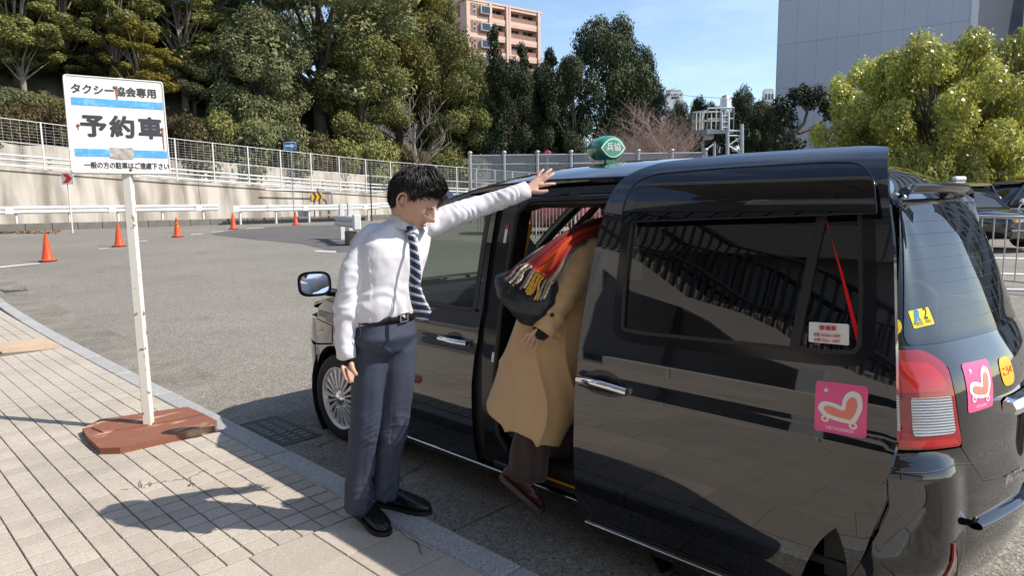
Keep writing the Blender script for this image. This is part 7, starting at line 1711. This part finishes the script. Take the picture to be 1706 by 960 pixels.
# tie
tp = [at(683, 384, 2.985), at(687, 400, 2.958), at(690, 425, 2.945), at(692, 452, 2.945), at(691, 477, 2.945), at(697, 503, 2.93), at(706, 524, 2.92)]
tw = [.017, .017, .021, .025, .028, .034, .039]
def tie():
    P = catmull3(tp, 6); k = len(P); W_ = np.interp(np.linspace(0, 6, k), range(7), tw); sd = (CAM_R * .86 - CAM_F * .35 + Vector((.2, 0, 0))).normalized()
    me_v, me_f, uv = [], [], []
    acc = 0
    for i, p in enumerate(P):
        if i: acc += (p - P[i - 1]).length
        sd2 = sd - (P[min(i + 1, k - 1)] - P[max(0, i - 1)]).normalized() * sd.dot((P[min(i + 1, k - 1)] - P[max(0, i - 1)]).normalized()); sd2.normalize(); nn = sd2.cross((P[min(i + 1, k - 1)] - P[max(0, i - 1)]).normalized()); nn = nn if nn.dot(CAM_F) < 0 else -nn
        for x in (-1, -.5, 0, .5, 1): me_v.append(p + sd2 * W_[i] * x + nn * (.006 * (1 - x * x))); uv.append((x * W_[i], acc))
        for x in (1, 0, -1): me_v.append(p + sd2 * W_[i] * x * .98 - nn * .003); uv.append((x * W_[i], acc))
    tip = P[-1] + (P[-1] - P[-2]).normalized() * .040; n_ = 8
    for i in range(k - 1):
        for j in range(n_): me_f.append((i * n_ + j, i * n_ + (j + 1) % n_, i * n_ + n_ + (j + 1) % n_, i * n_ + n_ + j))
    me_v.append(tip); uv.append((0, acc + .04)); t = len(me_v) - 1
    for j in range(n_): me_f.append(((k - 1) * n_ + j, (k - 1) * n_ + (j + 1) % n_, t))
    me = bpy.data.meshes.new('tie'); me.from_pydata(me_v, [], me_f); me.materials.append(M['tie']); lay = me.uv_layers.new(name='UVMap')
    for lp in me.loops: lay.data[lp.index].uv = uv[lp.vertex_index]
    me.polygons.foreach_set('use_smooth', [True] * len(me.polygons)); me.update(); o = link('tie', me, man)
    b = MB(); kc = at(682, 385, 2.975); ring_loft(b, [(kc + Zv * .016, sd * .020, CAM_F * .012), (kc, sd * .018, CAM_F * .014), (kc - Zv * .018, sd * .012, CAM_F * .011)], 14); kb = b.mesh('knot', M['tie']); lay = kb.uv_layers.new(name='UVMap')
    for lp in kb.loops: v = kb.vertices[lp.vertex_index].co - kc; lay.data[lp.index].uv = (v.dot(sd), v.z * 1.0)
    link('tie_knot', kb, o)
    b = MB(); c = at(690.5, 476, 2.936); b.tube([c - sd * .03, c + sd * .026], .0022, 6); b.build('tie_clip', M['chrome'], o)
tie()
# belt and buckle
b = MB(); bc = at(640, 526, D); ring_loft(b, [(bc - Zv * .022, X_ * .142, Y_ * .104), (bc - Zv * .021, X_ * .148, Y_ * .110), (bc + Zv * .019, X_ * .148, Y_ * .110), (bc + Zv * .020, X_ * .142, Y_ * .104)], 48, 2.2, cap=False); belt = b.build('belt', M['belt'], man)
ang = R(-80); bp_ = bc + X_ * (.147 * math.cos(ang)) + Y_ * (.109 * math.sin(ang)); bn = Vector((.20, -.98, 0)).normalized(); bt_ = Vector((-bn.y, bn.x, 0)) ; W = rot_frame(bp_ + bn * .004, Zv.cross(bn), Zv)
b = MB()
for lo, hi in (((-.026, -.021), (.026, -.016)), ((-.026, .016), (.026, .021)), ((-.026, -.016), (-.021, .016)), ((.021, -.016), (.026, .016))): b.box((*lo, -.001), (*hi, .006), W, bev=.0012)
b.box((-.004, -.003, .002), (.024, .003, .008), W, bev=.001); b.build('buckle', M['chrome'], belt)
# trousers
def trouser_fold(p, q):
    d = .0025 * nz(p, 8, 5)
    for Lg in (legR, legL):
        ax = Lg[-1] - Lg[0]; s = (p - Lg[0]).dot(ax) / ax.length_squared; rr = (p - (Lg[0] + ax * s)).length
        if rr < .13:
            g = G(s - .55, .16) + 1.5 * G(s - .95, .13) + .5 * G(s - .08, .1)
            w_ = math.sin(s * 52 + 10 * nz(p, 6, 2) + (p.x - p.y) * 34); d += .0022 * g * (1 - abs(w_)) ** 2 * 1.4 + .004 * g * ridge(nz(p, 7, 12)) + .0035 * g * ridge(nz(p, 11, 9))
            v = p - (Lg[0] + ax * s); v.z = 0; cr = v.normalized().dot(Vector((-.10, -.99, 0)) if Lg is legR else Vector((.25, -.97, 0))) if v.length > .01 else 0
            d += .007 * max(0, (cr - .93) / .07) ** 1.5 * min(1, max(0, (s - .12) * 6))      # pressed crease at the front
    return d
b = MB()
ring_loft(b, [(bc - Zv * .012, X_ * .141, Y_ * .103), (bc - Zv * .06, X_ * .153, Y_ * .113), (pel - Zv * .03, X_ * .158, Y_ * .116), (pel - Zv * .09, X_ * .125, Y_ * .09), (pel - Zv * .13, X_ * .06, Y_ * .05)], 36, 2.2)
limb(b, [legR[0] + Zv * .05, legR[0] - Zv * .06] + legR[1:], [.080, .088, .076, .063, .057, .057], 24); limb(b, [legL[0] + Zv * .05, legL[0] - Zv * .06] + legL[1:], [.080, .088, .076, .063, .057, .057], 24)
tr_ = skin_obj('trousers', b, .0062, 'navy_cloth', man, 10, trouser_fold)
b = MB(); a0 = at(598, 538, D - .13); b.tube([a0, at(601, 556, D - .135), at(594, 572, D - .12)], .0025, 6); b.build('pocket_edge', M['navy_cloth'], tr_)
for px in (600, 628, 683):
    pass
hR, tR = onz(594, 860, .1), onz(634, 893, .1); hR = onz(600, 858, .1); dR = (onz(632, 884, .1) - hR).normalized()
shoe('shoe', hR - dR * .02, hR + dR * .26, 'leather', man, L=.292, ankle=legR[-1])
hL_ = onz(637, 842, .1); dL = (onz(705, 855, .1) - hL_).normalized()
shoe('shoe', hL_ - dL * .02, hL_ + dL * .25, 'leather', man, L=.288, ankle=legL[-1])
# ------------------------------------------------------------------ the passenger climbing in
PD_ = 3.32
pas = empty('person', Vector((2.45, 2.2, .1)), label='person in a long camel coat and brown trousers stepping head first into the taxi', cat='person')
q = lambda x, y, o=0.0: at(x, y, PD_ + o)
hipP = q(905, 560); shP = q(985, 425, .06); hdC = at(1032, 352, 3.62)
arm = [q(978, 425, -.06), q(958, 460, -.12), q(933, 500, -.16), q(912, 535, -.18), q(902, 552, -.19)]
leg1 = [q(900, 585, -.02), q(893, 680, -.05), q(882, 740, -.08), q(868, 790, -.08)]
leg2 = [q(925, 585, .06), q(935, 680, .10), q(938, 730, .12), q(932, 765, .13)]
b = MB(); pf_ = Vector((.95, .1, -.35)).normalized(); pu = Vector((.35, 0, .95)); pf_, pl__, pu = head_mb(b, hdC, pf_, pu, .96)
limb(b, [shP, shP.lerp(hdC, .55), hdC - pu * .05], [.07, .055, .05]); ring_loft(b, [(hipP, CAM_R * .14, CAM_F * .10), (hipP.lerp(shP, .5), CAM_R * .12, CAM_F * .09), (shP, CAM_R * .12, CAM_F * .11)], 20)
limb(b, arm, [.045, .042, .036, .030, .025]); limb(b, [shP + CAM_F * .1, shP + CAM_F * .22 - Zv * .15, shP + Vector((.35, .15, -.3))], [.045, .04, .03])
limb(b, leg1, [.075, .055, .042, .034]); limb(b, leg2, [.075, .055, .042, .034])
h_ = lambda x, y, o=0.0: at(x, y, PD_ - .20 + o)
hand_mb(b, h_(904, 549), [h_(897, 566, .02), h_(890, 564, .005), h_(884, 561, -.008), h_(879, 557, -.018)], [h_(891, 583, .02), h_(881, 584, .0), h_(872, 580, -.012), h_(868, 571, -.02)], h_(903, 560, .025), h_(897, 577, .035), -CAM_F, w=.034, fr=.0080)
pb = skin_obj('body', b, .0045, 'skin', pas, 3); hair_cap(pas, hdC, pf_, pl__, pu, 5, .96, 300, 1.3)
# coat
def coat_fold(p, q_):
    d = .004 * nz(p, 6, 1); zz = (q(900, 520).z - p.z)
    if zz > 0: d += min(1, zz * 2.2) * .026 * ((1 - abs(math.sin((p - hipP).dot(CAM_R) * 21 + 1.6 * nz(p, 2.5, 4) + .8))) ** 2.2 - .3) + .0035 * ridge(nz(p, 7, 2))
    ax = arm[-1] - arm[0]; s = (p - arm[0]).dot(ax) / ax.length_squared
    if 0 < s < 1 and (p - arm[0] - ax * s).length < .1: d += .0022 * math.sin(s * 40 + 9 * nz(p, 6, 3)) + .0035 * ridge(nz(p, 9, 8))
    return d
rr_ = CAM_R; ff = Vector((CAM_F.x, CAM_F.y, 0)).normalized()
def cring(xl, xr, y, o, dep, dy=0.0):
    """ring through the picture span xl..xr at row y; dy tips the right side down"""
    L_, R_ = q(xl, y - dy / 2, o), q(xr, y + dy / 2, o); return ((L_ + R_) / 2, (R_ - L_) / 2, ff * dep)
b = MB(); ring_loft(b, [cring(975, 1012, 372, .14, .06, 6), cring(945, 1012, 400, .10, .10, 20), cring(905, 1000, 450, .05, .125, 10), cring(868, 992, 510, .02, .14), cring(850, 985, 560, .0, .15), cring(832, 976, 620, -.01, .17, 10), cring(818, 962, 665, -.02, .18, 36), cring(808, 936, 704, -.02, .19, 60), cring(807, 935, 707, -.02, .19, 60)], 44, 2.6, flat_end=True)
coat = skin_obj('coat', b, .0062, 'coat', pas, 3, coat_fold)
b = MB(); limb(b, [arm[0] + CAM_R * .035 + CAM_F * .02] + arm[:-1] + [arm[-1].lerp(arm[-2], .35)], [.085, .086, .074, .066, .059, .057], 22); skin_obj('sleeve', b, .0055, 'coat', coat, 4, coat_fold)
d = (arm[-1] - arm[-2]).normalized(); a, c = frame(d); p0 = arm[-2].lerp(arm[-1], .38)
b = MB(); ring_loft(b, [(p0 - d * .075, a * .062, c * .062), (p0 - d * .072, a * .071, c * .071), (p0 - d * .042, a * .071, c * .071), (p0 - d * .039, a * .062, c * .062)], 26, cap=False); sp_ = b.build('cuff_strap', M['coat'], coat)
b = MB(); bc_ = p0 - d * .057 - CAM_F * .073; W = rot_frame(bc_, CAM_R, Zv); b.lathe([(0, .004), (.006, .003), (.009, .005), (.0105, .003), (.0105, -.004)], W, 14); b.build('button', M['brown_cloth'], sp_)
b = MB(); limb(b, [p0 - d * .02, p0 + d * .035, p0 + d * .055], [.046, .043, .036], 18); b.build('knit_cuff', M['knit'], pas)
# wide trousers and shoes
def wide(name, L, r_, mat): 
    b = MB(); limb(b, L, r_, 22); return skin_obj(name, b, .0065, mat, pas, 4, lambda p, n_: .006 * math.sin((p - L[0]).dot(CAM_R) * 75 + 3 * nz(p, 4, 6)) + .003 * nz(p, 9))
wide('trousers', [q(900, 600, -.02), q(893, 690, -.05), q(884, 750, -.08), q(878, 788, -.08)], [.10, .088, .090, .094], 'brown_cloth')
wide('trousers', [q(920, 600, .08), q(938, 690, .10), q(940, 735, .12), q(934, 768, .13)], [.10, .085, .085, .088], 'brown_cloth')
heel = q(835, 800, -.10); toe = q(884, 842, -.06); upv = (q(880, 780, -.08) - q(850, 818, -.08)).normalized()
o = shoe('shoe', heel, toe, 'maroon_shoe', pas, up=upv, L=.255, solemat='sole', laces=False, ankle=q(868, 792, -.08))
o = shoe('shoe', q(912, 790, .13), q(948, 776, .16), 'maroon_shoe', pas, L=.245, solemat='sole', laces=False)
# scarf with fringe
def scarf():
    m, n, l, p = new_mat('woollen scarf'); p.inputs['Roughness'].default_value = .95; p.inputs['Specular IOR Level'].default_value = .1
    u = n.new('ShaderNodeUVMap'); s = n.new('ShaderNodeSeparateXYZ'); l.new(u.outputs[0], s.inputs[0]); t = n.new('ShaderNodeTexNoise'); t.inputs['Scale'].default_value = 90; l.new(u.outputs[0], t.inputs['Vector'])
    ad = n.new('ShaderNodeMath'); ad.operation = 'MULTIPLY_ADD'; ad.inputs[1].default_value = .16; l.new(t.outputs[0], ad.inputs[0]); l.new(s.outputs[0], ad.inputs[2])
    r = n.new('ShaderNodeValToRGB'); e = r.color_ramp.elements; e[0].position = .05; e[0].color = (.13, .045, .045, 1); e[1].position = 1; e[1].color = (.22, .19, .165, 1)
    for q_, c in ((.30, (.17, .025, .030, 1)), (.42, (.42, .032, .022, 1)), (.58, (.52, .095, .022, 1)), (.70, (.37, .028, .022, 1)), (.86, (.27, .035, .04, 1)), (.94, (.24, .20, .17, 1))): x = e.new(q_); x.color = c
    l.new(ad.outputs[0], r.inputs[0]); l.new(r.outputs[0], p.inputs['Base Color']); tb = n.new('ShaderNodeBump'); tb.inputs['Strength'].default_value = .8; tb.inputs['Distance'].default_value = .004; l.new(t.outputs[0], tb.inputs['Height']); l.new(tb.outputs[0], p.inputs['Normal'])
    top = [q(1002, 362, .02), q(960, 377, -.10), q(930, 393, -.19), q(900, 415, -.23), q(876, 438, -.24)]; bot = [q(1000, 396, -.0), q(968, 410, -.14), q(948, 430, -.21), q(936, 455, -.23), q(920, 474, -.24)]
    A, B_ = catmull3(top, 8), catmull3(bot, 8); k = len(A); vs = []; uv = []; nv = 17
    for i in range(k):
        for j in range(nv):
            v = j / (nv - 1); fold = .016 * math.sin(v * 19 + .7 * math.sin(i * .2)) + .008 * math.sin(v * 41 + i * .1); vs.append(A[i].lerp(B_[i], v) - CAM_F * (.02 + fold + .03 * math.sin(math.pi * v))); uv.append((v, i / k))
    fs = [(i * nv + j, i * nv + j + 1, i * nv + nv + j + 1, i * nv + nv + j) for i in range(k - 1) for j in range(nv - 1)]
    m0 = len(vs); vs += [v + CAM_F * .014 for v in vs]; uv += uv; fs += [tuple(x + m0 for x in f[::-1]) for f in fs]
    rim = [j for j in range(nv)] + [i * nv + nv - 1 for i in range(1, k)] + [(k - 1) * nv + j for j in range(nv - 2, -1, -1)] + [i * nv for i in range(k - 2, 0, -1)]
    fs += [(a_, b_, b_ + m0, a_ + m0) for a_, b_ in zip(rim, rim[1:] + rim[:1])]
    me = bpy.data.meshes.new('scarf'); me.from_pydata(vs, [], fs); me.materials.append(m); lay = me.uv_layers.new(name='UVMap')
    for lp in me.loops: lay.data[lp.index].uv = uv[lp.vertex_index]
    me.polygons.foreach_set('use_smooth', [True] * len(me.polygons)); me.update(); sc_ = link('scarf', me, pas)
    cols = [flat('fringe ' + nm, c, .95) for nm, c in (('mauve', (.24, .13, .125)), ('cream', (.58, .58, .40)), ('yellow', (.68, .36, .035)), ('grey green', (.21, .24, .19)), ('rust', (.36, .10, .04)), ('tan', (.45, .30, .15)))]
    fr = [((876, 440), (842, 466), 0), ((880, 441), (849, 471), 1), ((884, 443), (854, 476), 0), ((890, 446), (866, 482), 0), ((894, 448), (873, 480), 1), ((897, 450), (876, 487), 2), ((902, 452), (882, 492), 2), ((906, 455), (886, 489), 5), ((909, 458), (890, 500), 2), ((912, 461), (897, 494), 3), ((916, 465), (900, 500), 3), ((919, 470), (905, 498), 5), ((886, 444), (860, 472), 1), ((900, 451), (878, 491), 2), ((914, 463), (895, 500), 5)]
    r2 = random.Random(6)
    for i, (a_, c_, ci) in enumerate(fr):
        p0, p1 = q(*a_, -.275), q(*c_, -.27); mid = p0.lerp(p1, .4) + Vector((r2.uniform(-.008, .008), r2.uniform(-.008, .008), .012)); P = catmull3([p0, mid, p0.lerp(p1, .75) + Vector((r2.uniform(-.006, .006), 0, 0)), p1], 6)
        b = MB(); b.tube(P, [.0058 + .0014 * math.sin(x * 2.1 + i) for x in range(len(P))], 7); b.build('fringe', cols[ci], sc_)
scarf()
# the bag she carries
bag = empty('bag', q(868, 500, -.2), label='slouchy black leather shoulder bag hanging in front of the camel coat', cat='bag')
b = MB()
def bring(p1, p2, o, dep): L_, R_ = q(*p1, o), q(*p2, o); return ((L_ + R_) / 2, (R_ - L_) / 2, ff * dep)
ring_loft(b, [bring((826, 462), (918, 452), -.16, .045), bring((824, 475), (934, 478), -.17, .07), bring((828, 492), (928, 504), -.175, .088), bring((842, 510), (912, 524), -.175, .085), bring((862, 530), (890, 538), -.17, .06)], 34, 2.7)
skin_obj('bag_body', b, .0055, 'bag', bag, 4, lambda p, n_: .006 * ridge(nz(p, 9, 3)) * .6 + .004 * nz(p, 14, 5))
b = MB(); b.tube(catmull3([q(832, 464, -.2), q(858, 452, -.235), q(890, 446, -.235), q(926, 470, -.22)], 6), .005, 6); b.build('zip_edge', M['leather'], bag)
b = MB(); b.tube(catmull3([q(838, 466, -.19), q(880, 430, -.17), q(930, 400, -.08), q(972, 388, .0)], 8), [(.004, .012)] * 25, 8); b.build('strap', M['bag'], bag)
